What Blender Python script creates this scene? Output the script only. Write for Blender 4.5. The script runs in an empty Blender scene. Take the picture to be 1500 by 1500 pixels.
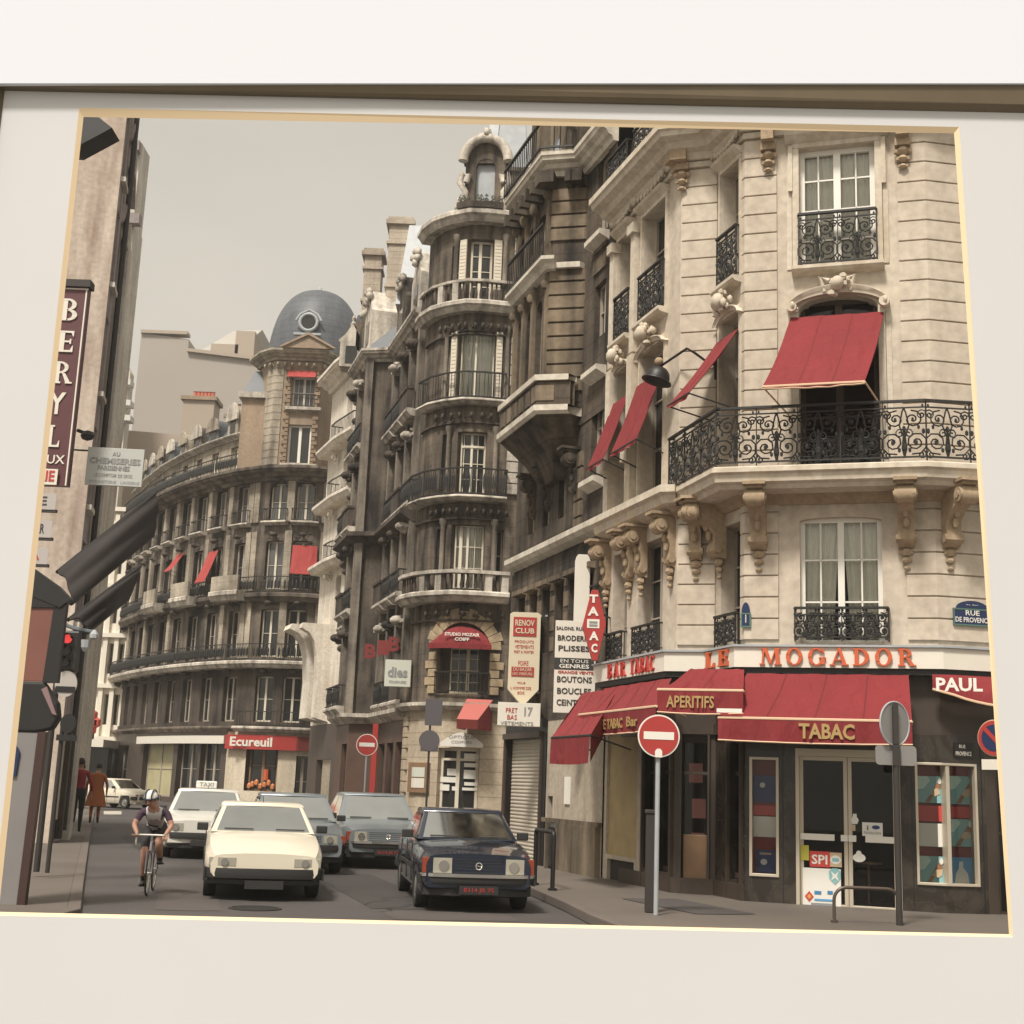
import bpy, math, random
from mathutils import Vector, Matrix
R = math.radians
sc = bpy.context.scene
COL = sc.collection
random.seed(7)

F = 1930.0
_zc = Vector((350, 9250, -F)).normalized()
_fw = Vector((0, 0, -1))
_yc = (_fw - _zc * _fw.dot(_zc)).normalized()
_xc = _yc.cross(_zc)
ROT = Matrix((_xc, _yc, _zc))            # camera space -> world
CAM = Vector((0, 0, 1.65))
RINV = ROT.transposed()

def ray(px, py):
    v = Vector((px - 750, 750 - py, -F))
    return (ROT @ v).normalized()
def gp(px, py, z=0.0):
    r = ray(px, py); t = (z - CAM.z) / r.z
    return CAM + r * t
def at_y(px, py, Y):
    r = ray(px, py); return CAM + r * (Y / r.y)
def on_plane(px, py, o, n):
    r = ray(px, py); o = Vector(o); n = Vector(n)
    return CAM + r * ((o - CAM).dot(n) / r.dot(n))
def proj(p):
    c = RINV @ (Vector(p) - CAM)
    return (750 + F * c.x / -c.z, 750 - F * c.y / -c.z)
def march(p, d, px, z=0.0):
    """walk from ground point p along d until the ground point projects to column px"""
    best = None
    lo, hi = 0.0, 120.0
    p = Vector((p[0], p[1])); d = Vector((d[0], d[1])).normalized()
    f = lambda t: proj((p.x + d.x * t, p.y + d.y * t, z))[0] - px
    a = f(0.001); n = 600; tp = 0.001
    for i in range(1, n):
        t = 60.0 * (i / n) ** 1.5 + 0.001
        b = f(t)
        if a * b <= 0:
            for _ in range(30):
                m = (tp + t) / 2
                if f(tp) * f(m) <= 0: t = m
                else: tp = m
            return Vector((p.x + d.x * t, p.y + d.y * t))
        a, tp = b, t
    raise Exception('march failed %s' % px)
def az(deg):
    return Vector((math.sin(R(deg)), math.cos(R(deg))))

MATS = {}
def newmat(name):
    m = bpy.data.materials.new(name); m.use_nodes = True
    nt = m.node_tree; b = nt.nodes['Principled BSDF']
    return m, nt, b
def N(nt, t, **k):
    n = nt.nodes.new(t)
    for a, v in k.items(): setattr(n, a, v)
    return n
def plain(name, col, rough=0.6, metal=0.0, var=0.0, scale=8.0, bump=0.0, coat=0.0, emit=None, spec=0.5):
    if name in MATS: return MATS[name]
    m, nt, b = newmat(name)
    b.inputs['Base Color'].default_value = (*col, 1)
    b.inputs['Roughness'].default_value = rough
    b.inputs['Metallic'].default_value = metal
    b.inputs['Coat Weight'].default_value = coat
    b.inputs['Specular IOR Level'].default_value = spec
    if emit:
        b.inputs['Emission Color'].default_value = (*emit[0], 1); b.inputs['Emission Strength'].default_value = emit[1]
    if var or bump:
        tc = N(nt, 'ShaderNodeTexCoord'); no = N(nt, 'ShaderNodeTexNoise')
        no.inputs['Scale'].default_value = scale; no.inputs['Detail'].default_value = 6
        nt.links.new(tc.outputs['Object'], no.inputs['Vector'])
        if var:
            mx = N(nt, 'ShaderNodeMix', data_type='RGBA')
            mx.inputs[6].default_value = (*[c * (1 - var) for c in col], 1)
            mx.inputs[7].default_value = (*[min(1, c * (1 + var)) for c in col], 1)
            nt.links.new(no.outputs['Fac'], mx.inputs[0]); nt.links.new(mx.outputs[2], b.inputs['Base Color'])
        if bump:
            bp = N(nt, 'ShaderNodeBump'); bp.inputs['Strength'].default_value = bump; bp.inputs['Distance'].default_value = 0.02
            nt.links.new(no.outputs['Fac'], bp.inputs['Height']); nt.links.new(bp.outputs['Normal'], b.inputs['Normal'])
    MATS[name] = m
    return m
def cloth(name, col):
    if name in MATS: return MATS[name]
    m = plain(name, col, .85, var=.22, scale=1.4); nt = m.node_tree; b = nt.nodes['Principled BSDF']; L = nt.links.new
    tc = N(nt, 'ShaderNodeTexCoord'); mp = N(nt, 'ShaderNodeMapping'); mp.inputs['Scale'].default_value = (2.5, 2.5, .9); L(tc.outputs['Object'], mp.inputs['Vector'])
    n1 = N(nt, 'ShaderNodeTexNoise'); n1.inputs['Scale'].default_value = 1.6; n1.inputs['Detail'].default_value = 4; n1.inputs['Distortion'].default_value = .8; L(mp.outputs[0], n1.inputs['Vector'])
    bp = N(nt, 'ShaderNodeBump'); bp.inputs['Strength'].default_value = .55; bp.inputs['Distance'].default_value = .12; L(n1.outputs['Fac'], bp.inputs['Height']); L(bp.outputs['Normal'], b.inputs['Normal'])
    return m
def stone(name, col, soot, amount=0.5, streak=0.35, joints=0.0, course=0.33, scale=1.0, rough=0.9, bump=0.4):
    """limestone with soot stains: broad patches + vertical streaks, optional thin course joints"""
    if name in MATS: return MATS[name]
    m, nt, b = newmat(name)
    L = nt.links.new
    tc = N(nt, 'ShaderNodeTexCoord')
    n1 = N(nt, 'ShaderNodeTexNoise'); n1.inputs['Scale'].default_value = 0.55 * scale; n1.inputs['Detail'].default_value = 8; n1.inputs['Roughness'].default_value = 0.62
    L(tc.outputs['Object'], n1.inputs['Vector'])
    mp = N(nt, 'ShaderNodeMapping'); mp.inputs['Scale'].default_value = (3.2 * scale, 3.2 * scale, 0.32 * scale)
    L(tc.outputs['Object'], mp.inputs['Vector'])
    n2 = N(nt, 'ShaderNodeTexNoise'); n2.inputs['Scale'].default_value = 1.0; n2.inputs['Detail'].default_value = 5
    L(mp.outputs['Vector'], n2.inputs['Vector'])
    n3 = N(nt, 'ShaderNodeTexNoise'); n3.inputs['Scale'].default_value = 9 * scale; n3.inputs['Detail'].default_value = 7
    L(tc.outputs['Object'], n3.inputs['Vector'])
    ad = N(nt, 'ShaderNodeMath', operation='MULTIPLY_ADD'); ad.inputs[1].default_value = streak
    L(n2.outputs['Fac'], ad.inputs[0])
    ml = N(nt, 'ShaderNodeMath', operation='MULTIPLY'); ml.inputs[1].default_value = 1 - streak
    L(n1.outputs['Fac'], ml.inputs[0]); L(ml.outputs[0], ad.inputs[2])
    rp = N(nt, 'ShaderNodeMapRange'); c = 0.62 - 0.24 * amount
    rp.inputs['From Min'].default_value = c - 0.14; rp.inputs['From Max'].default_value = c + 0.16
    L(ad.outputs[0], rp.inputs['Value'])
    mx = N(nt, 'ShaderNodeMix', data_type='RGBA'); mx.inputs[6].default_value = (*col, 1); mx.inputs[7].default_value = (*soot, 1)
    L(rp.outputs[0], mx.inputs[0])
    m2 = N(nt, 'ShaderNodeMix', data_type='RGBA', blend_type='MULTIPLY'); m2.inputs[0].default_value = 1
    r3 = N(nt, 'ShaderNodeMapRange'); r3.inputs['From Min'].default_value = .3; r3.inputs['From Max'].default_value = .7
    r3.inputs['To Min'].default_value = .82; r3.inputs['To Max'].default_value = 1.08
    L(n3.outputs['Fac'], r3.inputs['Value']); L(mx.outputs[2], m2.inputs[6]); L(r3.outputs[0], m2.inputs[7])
    out = m2.outputs[2]
    hgt = n3.outputs['Fac']
    if joints:
        sx = N(nt, 'ShaderNodeSeparateXYZ'); L(tc.outputs['Object'], sx.inputs[0])
        fr = N(nt, 'ShaderNodeMath', operation='MODULO'); fr.inputs[1].default_value = course
        aa = N(nt, 'ShaderNodeMath', operation='ADD'); aa.inputs[1].default_value = 50 * course
        L(sx.outputs['Z'], aa.inputs[0]); L(aa.outputs[0], fr.inputs[0])
        lt = N(nt, 'ShaderNodeMath', operation='LESS_THAN'); lt.inputs[1].default_value = 0.03
        L(fr.outputs[0], lt.inputs[0])
        m3 = N(nt, 'ShaderNodeMix', data_type='RGBA', blend_type='MULTIPLY')
        jj = N(nt, 'ShaderNodeMath', operation='MULTIPLY'); jj.inputs[1].default_value = joints
        L(lt.outputs[0], jj.inputs[0]); L(jj.outputs[0], m3.inputs[0]); L(out, m3.inputs[6]); m3.inputs[7].default_value = (.35, .3, .26, 1)
        out = m3.outputs[2]
    L(out, b.inputs['Base Color'])
    b.inputs['Roughness'].default_value = rough; b.inputs['Specular IOR Level'].default_value = 0.25
    bp = N(nt, 'ShaderNodeBump'); bp.inputs['Strength'].default_value = bump; bp.inputs['Distance'].default_value = 0.02
    L(hgt, bp.inputs['Height']); L(bp.outputs['Normal'], b.inputs['Normal'])
    MATS[name] = m
    return m
def clear_glass():
    if 'clear_glass' in MATS: return MATS['clear_glass']
    m, nt, b = newmat('clear_glass'); L = nt.links.new
    nt.nodes.remove(b); o = nt.nodes['Material Output']
    tr = N(nt, 'ShaderNodeBsdfTransparent'); tr.inputs[0].default_value = (.88, .9, .88, 1)
    gl = N(nt, 'ShaderNodeBsdfGlossy'); gl.inputs['Roughness'].default_value = .03
    fr = N(nt, 'ShaderNodeFresnel'); fr.inputs[0].default_value = 1.5
    mx = N(nt, 'ShaderNodeMixShader'); L(fr.outputs[0], mx.inputs[0]); L(tr.outputs[0], mx.inputs[1]); L(gl.outputs[0], mx.inputs[2])
    L(mx.outputs[0], o.inputs['Surface'])
    MATS['clear_glass'] = m
    return m
def marble():
    if 'marble' in MATS: return MATS['marble']
    m, nt, b = newmat('dark_shaded_marble'); L = nt.links.new  # marble colour darkened further to carry the deep shade under the awnings
    tc = N(nt, 'ShaderNodeTexCoord'); n = N(nt, 'ShaderNodeTexNoise'); n.inputs['Scale'].default_value = 2.2; n.inputs['Detail'].default_value = 9; n.inputs['Distortion'].default_value = .9
    L(tc.outputs['Object'], n.inputs['Vector'])
    cr = N(nt, 'ShaderNodeValToRGB'); e = cr.color_ramp.elements
    e[0].position = .40; e[0].color = (.024, .019, .015, 1); e[1].position = .62; e[1].color = (.05, .041, .032, 1)
    x = e.new(.50); x.color = (.030, .024, .019, 1); x = e.new(.515); x.color = (.055, .046, .038, 1); x = e.new(.53); x.color = (.034, .028, .022, 1)
    L(n.outputs['Fac'], cr.inputs[0]); L(cr.outputs[0], b.inputs['Base Color']); b.inputs['Roughness'].default_value = .25
    MATS['marble'] = m
    return m

SPLIT = dict(quoin=.08, upper_quoin=.08, pilaster=.0, column=.0, frieze=.12, keystone_carving=.25, window_bracket=.05, garland=.12, hood_stone=.0, cornice_bracket=.0, turret_frieze=.1,
    window_sill=.02, carved_panel=.3, stone_dado=.0, door_guard=.02, marble_joint=.0, baluster=.0, dormer_scroll=.1, notice=.0, sticker=.0, window_goods=.0, brake_hood=.0, pedal=.0, eye=.0, ear=.0,
    carving=.3, parapet_panel=.0, moulding_band=.0, foot_plate=.0, window_head=.2, arch_ornament=.3, shopfront_timber=.0, clamp=.0, brick_panel=.12, wiper=.0, chimney_pot=.0, bracket=.0)
class MB:
    def __init__(s): s.v = []; s.f = []; s.m = []; s.mi = 0
    def add(s, vs, fs):
        o = len(s.v); s.v += [tuple(v) for v in vs]
        for f in fs: s.f.append([i + o for i in f]); s.m.append(s.mi)
    def quad(s, a, b, c, d): s.add([a, b, c, d], [(0, 1, 2, 3)])
    def poly(s, pts): s.add(pts, [tuple(range(len(pts)))])
    def grid(s, rows, close=False):
        n = len(rows[0]); vs = [p for r in rows for p in r]; fs = []
        for i in range(len(rows) - 1):
            for j in range(n if close else n - 1):
                k = (j + 1) % n
                fs.append((i * n + j, i * n + k, (i + 1) * n + k, (i + 1) * n + j))
        s.add(vs, fs)
    def loft(s, rings, cap=True):
        s.grid(rings, True)
        if cap:
            s.poly(list(reversed(rings[0]))); s.poly(rings[-1])
    def box(s, c, d, rz=0.0):
        cx, cy, cz = c; hx, hy, hz = [q / 2 for q in d]; ca, sa = math.cos(rz), math.sin(rz)
        vs = []
        for z in (-hz, hz):
            for x, y in ((-hx, -hy), (hx, -hy), (hx, hy), (-hx, hy)):
                vs.append((cx + x * ca - y * sa, cy + x * sa + y * ca, cz + z))
        s.add(vs, [(3, 2, 1, 0), (4, 5, 6, 7), (0, 1, 5, 4), (1, 2, 6, 5), (2, 3, 7, 6), (3, 0, 4, 7)])
    def obox(s, o, X, Y, Z, x0, x1, y0, y1, z0, z1):
        """box in an arbitrary frame"""
        o = Vector(o); P = lambda a, b, c: o + X * a + Y * b + Z * c
        vs = [P(x0, y0, z0), P(x1, y0, z0), P(x1, y1, z0), P(x0, y1, z0), P(x0, y0, z1), P(x1, y0, z1), P(x1, y1, z1), P(x0, y1, z1)]
        s.add(vs, [(3, 2, 1, 0), (4, 5, 6, 7), (0, 1, 5, 4), (1, 2, 6, 5), (2, 3, 7, 6), (3, 0, 4, 7)])
    def prism(s, pts, off):
        """polygon extruded by vector off"""
        off = Vector(off); a = [Vector(p) for p in pts]; b = [p + off for p in a]; n = len(a)
        s.add(a + b, [tuple(range(n - 1, -1, -1)), tuple(range(n, 2 * n))] + [(i, (i + 1) % n, n + (i + 1) % n, n + i) for i in range(n)])
    def tube(s, pts, r, n=6, cap=True):
        pts = [Vector(p) for p in pts]; rings = []
        rs = r if isinstance(r, (list, tuple)) else [r] * len(pts)
        ref = None
        for i, p in enumerate(pts):
            t = (pts[min(i + 1, len(pts) - 1)] - pts[max(i - 1, 0)])
            if t.length < 1e-9: t = Vector((0, 0, 1))
            t.normalize()
            if ref is None:
                ref = Vector((0, 0, 1)) if abs(t.z) < .9 else Vector((1, 0, 0))
            a = (ref - t * ref.dot(t))
            if a.length < 1e-6: a = t.orthogonal()
            a.normalize(); ref = a; b = t.cross(a)
            rings.append([p + (a * math.cos(2 * math.pi * k / n) + b * math.sin(2 * math.pi * k / n)) * rs[i] for k in range(n)])
        s.loft(rings, cap)
    def cyl(s, a, b, r, n=12): s.tube([a, b], r, n)
    def lathe(s, c, prof, n=16, a0=0, a1=360):
        full = abs(a1 - a0 - 360) < 1e-6
        rows = []
        for r, z in prof:
            rows.append([(c[0] + r * math.cos(R(a0 + (a1 - a0) * k / n)), c[1] + r * math.sin(R(a0 + (a1 - a0) * k / n)), c[2] + z) for k in range(n if full else n + 1)])
        s.grid(rows, full)
    def blob(s, c, rx, ry=None, rz=None, n=8):
        ry = ry or rx; rz = rz or rx; rows = []
        for i in range(n // 2 + 1):
            a = math.pi * i / (n // 2)
            rr = max(math.sin(a), 0.02)
            rows.append([(c[0] + rx * rr * math.cos(2 * math.pi * k / n), c[1] + ry * rr * math.sin(2 * math.pi * k / n), c[2] - rz * math.cos(a)) for k in range(n)])
        s.grid(rows, True)
    def clusters(s, gap):
        n = len(s.v); par = list(range(n))
        def find(a):
            while par[a] != a: par[a] = par[par[a]]; a = par[a]
            return a
        for f in s.f:
            r = find(f[0])
            for i in f[1:]:
                q = find(i)
                if q != r: par[q] = r
        box = {}
        for i, v in enumerate(s.v):
            r = find(i); b = box.get(r)
            if b is None: box[r] = [list(v), list(v)]
            else:
                for k in range(3): b[0][k] = min(b[0][k], v[k]); b[1][k] = max(b[1][k], v[k])
        ks = list(box); g = {k: k for k in ks}
        def fg(a):
            while g[a] != a: g[a] = g[g[a]]; a = g[a]
            return a
        for i, a in enumerate(ks):
            A_ = box[a]
            for b in ks[i + 1:]:
                B_ = box[b]
                if all(A_[0][k] - gap <= B_[1][k] and B_[0][k] - gap <= A_[1][k] for k in range(3)): g[fg(b)] = fg(a)
        out = {}
        for f, m in zip(s.f, s.m): out.setdefault(fg(find(f[0])), []).append((f, m))
        res = []
        for fs in out.values():
            mb = MB(); mp_ = {}
            for f, m in fs:
                q = []
                for i in f:
                    if i not in mp_: mp_[i] = len(mb.v); mb.v.append(s.v[i])
                    q.append(mp_[i])
                mb.f.append(q); mb.m.append(m)
            res.append(mb)
        return res
    def build(s, name, mat, parent=None, **kw):
        gap = SPLIT.get(name)
        if gap is not None and parent is not None and s.f:
            c = s.clusters(gap); o = None
            if 1 < len(c) <= 90:
                for m in c: o = m.build1(name, mat, parent, **kw)
                return o
        return s.build1(name, mat, parent, **kw)
    def build1(s, name, mat, parent=None, smooth=False, bevel=0.0, subsurf=0, auto=False):
        off = Vector((0, 0, 0))
        if parent is not None:
            q = parent
            while q.parent is not None: q = q.parent
            off = Vector(q.location)
        me = bpy.data.meshes.new(name)
        me.from_pydata([(v[0] - off.x, v[1] - off.y, v[2] - off.z) for v in s.v], [], s.f)
        mats = mat if isinstance(mat, (list, tuple)) else [mat]
        for q in mats:
            if q is not None: me.materials.append(q)
        if len(mats) > 1:
            me.polygons.foreach_set('material_index', s.m)
        me.validate(); me.update()
        o = bpy.data.objects.new(name, me); COL.objects.link(o)
        if parent is not None: o.parent = parent
        if smooth:
            me.polygons.foreach_set('use_smooth', [True] * len(me.polygons))
        if bevel:
            b = o.modifiers.new('bevel', 'BEVEL'); b.width = bevel; b.segments = 2; b.limit_method = 'ANGLE'
        if subsurf:
            b = o.modifiers.new('sub', 'SUBSURF'); b.levels = subsurf; b.render_levels = subsurf
        if auto:
            me.polygons.foreach_set('use_smooth', [True] * len(me.polygons))
            es = o.modifiers.new('es', 'EDGE_SPLIT'); es.split_angle = R(auto if auto > 1 else 40)
        return o

def thing(name, label, cat, loc=(0, 0, 0), group=None):
    o = bpy.data.objects.new(name, None); COL.objects.link(o); o.location = loc
    o.empty_display_size = .2
    o['label'] = label; o['category'] = cat
    if group: o['group'] = group
    return o
def tag(o, label=None, cat=None, group=None, kind=None):
    if label: o['label'] = label
    if cat: o['category'] = cat
    if group: o['group'] = group
    if kind: o['kind'] = kind
    return o

class Path:
    """polyline footprint, left to right as seen from outside; s along, v outward, z up"""
    def __init__(s, pts):
        s.p = [Vector((p[0], p[1])) for p in pts]
        s.t = [(s.p[i + 1] - s.p[i]).normalized() for i in range(len(s.p) - 1)]
        s.n = [Vector((t.y, -t.x)) for t in s.t]
        s.c = [0.0]
        for i in range(len(s.t)): s.c.append(s.c[-1] + (s.p[i + 1] - s.p[i]).length)
        s.L = s.c[-1]
    def seg(s, ss):
        for i in range(len(s.t)):
            if ss <= s.c[i + 1] + 1e-6: return i
        return len(s.t) - 1
    def mit(s, i):
        if i == 0: return s.n[0]
        if i == len(s.p) - 1: return s.n[-1]
        a, b = s.n[i - 1], s.n[i]; d = 1 + a.dot(b)
        return (a + b) / max(d, .25)
    def at(s, ss, v=0.0):
        for i, c in enumerate(s.c):
            if abs(c - ss) < 1e-4: return s.p[i] + s.mit(i) * v
        i = s.seg(ss)
        return s.p[i] + s.t[i] * (ss - s.c[i]) + s.n[i] * v
    def pt(s, ss, v, z):
        q = s.at(ss, v); return Vector((q.x, q.y, z))
    def knots(s, s0, s1):
        return [s0] + [c for c in s.c if s0 + 1e-3 < c < s1 - 1e-3] + [s1]
    def sub(s, s0, s1, v): return [s.at(k, v) for k in s.knots(s0, s1)]
    def sz(s, px, py, v=0.0):
        best = None; r = ray(px, py)
        for i in range(len(s.t)):
            n = s.n[i]; o = s.p[i] + n * v
            den = r.x * n.x + r.y * n.y
            if abs(den) < 1e-9: continue
            k = ((o.x - CAM.x) * n.x + (o.y - CAM.y) * n.y) / den
            if k <= 0: continue
            q = Vector((CAM.x + r.x * k, CAM.y + r.y * k)); u = (q - o).dot(s.t[i]); Ls = s.c[i + 1] - s.c[i]
            e = 0 if 0 <= u <= Ls else min(abs(u), abs(u - Ls))
            key = (e > 1e-6, e if e > 1e-6 else k, k)
            if best is None or key < best[0]: best = (key, s.c[i] + u, CAM.z + r.z * k)
        return best[1], best[2]
    def S(s, px, py, v=0.0): return s.sz(px, py, v)[0]
    def Z(s, px, py, v=0.0): return s.sz(px, py, v)[1]
    def B(s, x0, y0, x1, y1, v=0.0):
        ym = (y0 + y1) / 2; xm = (x0 + x1) / 2
        return (s.S(x0, ym, v), s.S(x1, ym, v), s.Z(xm, y1, v), s.Z(xm, y0, v))
    def frame(s, ss, v=0.0, z=0.0):
        i = s.seg(ss); q = s.p[i] + s.t[i] * (ss - s.c[i]) + s.n[i] * v
        return (Vector((q.x, q.y, z)), Vector((s.t[i].x, s.t[i].y, 0)), Vector((0, 0, 1)), Vector((s.n[i].x, s.n[i].y, 0)))

def pbox(mb, P, s0, s1, v0, v1, z0, z1):
    ks = P.knots(s0, s1); rows = []
    for k in ks:
        rows.append([P.pt(k, v0, z0), P.pt(k, v1, z0), P.pt(k, v1, z1), P.pt(k, v0, z1)])
    mb.loft(rows)
def sweep(mb, P, s0, s1, prof):
    rows = [[P.pt(k, v, z) for v, z in prof] for k in P.knots(s0, s1)]
    mb.loft(rows)
def cornice(mb, P, s0, s1, z, h, v, v0=0.0):
    """moulded cornice, top at z, height h, projection v"""
    pr = [(v0 - .02, z), (v, z), (v, z - h * .22), (v * .92, z - h * .26), (v * .88, z - h * .42), (v * .62, z - h * .52), (v * .5, z - h * .7), (v * .3, z - h * .78), (v * .22, z - h), (v0 - .02, z - h)]
    sweep(mb, P, s0, s1, pr)
def wall(mb, P, s0, s1, z0, z1, ops=(), depth=.22, v=0.0):
    ks = set(P.knots(s0, s1)); zs = {z0, z1}
    for o in ops: ks.update(q for q in o[:2] if s0 < q < s1); zs.update(q for q in o[2:4] if z0 < q < z1)
    def uniq(x):
        r = []
        for q in sorted(x):
            if not r or q - r[-1] > 1e-4: r.append(q)
        return r
    ks = uniq(ks); zs = uniq(zs)
    for i in range(len(ks) - 1):
        sm = (ks[i] + ks[i + 1]) / 2
        for j in range(len(zs) - 1):
            zm = (zs[j] + zs[j + 1]) / 2
            if any(o[0] < sm < o[1] and o[2] < zm < o[3] for o in ops): continue
            mb.quad(P.pt(ks[i], v, zs[j]), P.pt(ks[i + 1], v, zs[j]), P.pt(ks[i + 1], v, zs[j + 1]), P.pt(ks[i], v, zs[j + 1]))
    for o in ops:
        a, b, c, d = o[:4]; arch = o[4] if len(o) > 4 else 0
        kk = P.knots(a, b); D = v - depth
        for x, y in zip(kk, kk[1:]):
            mb.quad(P.pt(x, v, c), P.pt(y, v, c), P.pt(y, D, c), P.pt(x, D, c))
            if not arch: mb.quad(P.pt(x, D, d), P.pt(y, D, d), P.pt(y, v, d), P.pt(x, v, d))
        e = d - arch
        for k in (a, b): mb.quad(P.pt(k, v, c), P.pt(k, D, c), P.pt(k, D, e), P.pt(k, v, e))
        if arch:
            n = 12; q = [(a + (b - a) * (1 - math.cos(math.pi * i / n)) / 2, e + arch * math.sin(math.pi * i / n)) for i in range(n + 1)]
            for (x, zx), (y, zy) in zip(q, q[1:]):
                mb.quad(P.pt(x, v, zx), P.pt(y, v, zy), P.pt(y, v, d), P.pt(x, v, d))
                mb.quad(P.pt(x, D, zx), P.pt(y, D, zy), P.pt(y, v, zy), P.pt(x, v, zx))

def curtain_mesh(P, a, b, z0, z1, v, gap=0.0, folds=7):
    mb = MB(); m = (a + b) / 2
    for (x0, x1, sgn) in ((a, m, 1), (m, b, -1)):
        n = folds * 4; rows = []
        for j in range(5):
            z = z1 + (z0 - z1) * j / 4; row = []
            pull = gap * (j / 4) ** .7
            for i in range(n + 1):
                f = i / n; xx = x0 + (x1 - x0) * f
                if sgn > 0: xx = x0 + (x1 - x0 - pull) * f
                else: xx = x0 + pull + (x1 - x0 - pull) * f
                row.append(P.pt(xx, v + .025 * math.sin(i * math.pi / 2 + j * .6), z))
            rows.append(row)
        mb.grid(rows)
    return mb
def window(P, op, parent, depth=.22, frame_mat=None, glass=None, bars=(1, 2), fw=.05, curtain=None, transom=0, name='window', gap=0.0, room=True, cmat=None):
    """bars=(vertical casement divisions per leaf, horizontal bars); two leaves with a meeting stile"""
    a, b, c, d = op[:4]; D = -depth + .02; fm = frame_mat or MATS['window_white']; gm = glass or MATS['dark_glass']
    if b - a < .05: return None
    w = MB(); nv = bars[0]
    pbox(w, P, a, a + fw, D, D + .06, c, d); pbox(w, P, b - fw, b, D, D + .06, c, d)
    pbox(w, P, a + fw, b - fw, D, D + .06, c, c + fw); pbox(w, P, a + fw, b - fw, D, D + .06, d - fw, d)
    m = (a + b) / 2
    pbox(w, P, m - fw * .7, m + fw * .7, D, D + .075, c + fw, d - fw)
    for i in range(1, nv):
        for x0, x1 in ((a, m), (m, b)):
            x = x0 + (x1 - x0) * i / nv; pbox(w, P, x - .012, x + .012, D, D + .05, c + fw, d - fw)
    for i in range(1, bars[1] + 1):
        z = c + (d - c) * i / (bars[1] + 1); pbox(w, P, a + fw, m - fw * .7, D, D + .05, z - .013, z + .013); pbox(w, P, m + fw * .7, b - fw, D, D + .05, z - .013, z + .013)
    if transom:
        z = d - transom; pbox(w, P, a + fw, b - fw, D, D + .09, z - .04, z + .04)
    wo = w.build(name, fm, parent)
    g = MB()
    for x, y in zip(P.knots(a, b), P.knots(a, b)[1:]): g.quad(P.pt(x, D + .01, c), P.pt(y, D + .01, c), P.pt(y, D + .01, d), P.pt(x, D + .01, d))
    g.build('pane', gm, wo)
    if curtain:
        curtain_mesh(P, a + .02, b - .02, c + .02, d - .02, D - .07, gap).build('curtain', cmat or MATS['curtain'], wo, smooth=True)
    if glass is MATS.get('clear_glass') and room:
        g = MB(); g.quad(P.pt(a - .3, D - .5, c - .2), P.pt(b + .3, D - .5, c - .2), P.pt(b + .3, D - .5, d + .2), P.pt(a - .3, D - .5, d + .2))
        for k, s_ in ((a, -.3), (b, .3)):
            g.quad(P.pt(k, D, c), P.pt(k + s_, D - .5, c - .2), P.pt(k + s_, D - .5, d + .2), P.pt(k, D, d))
        g.quad(P.pt(a, D, d), P.pt(b, D, d), P.pt(b + .3, D - .5, d + .2), P.pt(a - .3, D - .5, d + .2))
        g.quad(P.pt(a, D, c), P.pt(b, D, c), P.pt(b + .3, D - .5, c - .2), P.pt(a - .3, D - .5, c - .2))
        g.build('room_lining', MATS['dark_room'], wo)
    return wo

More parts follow.
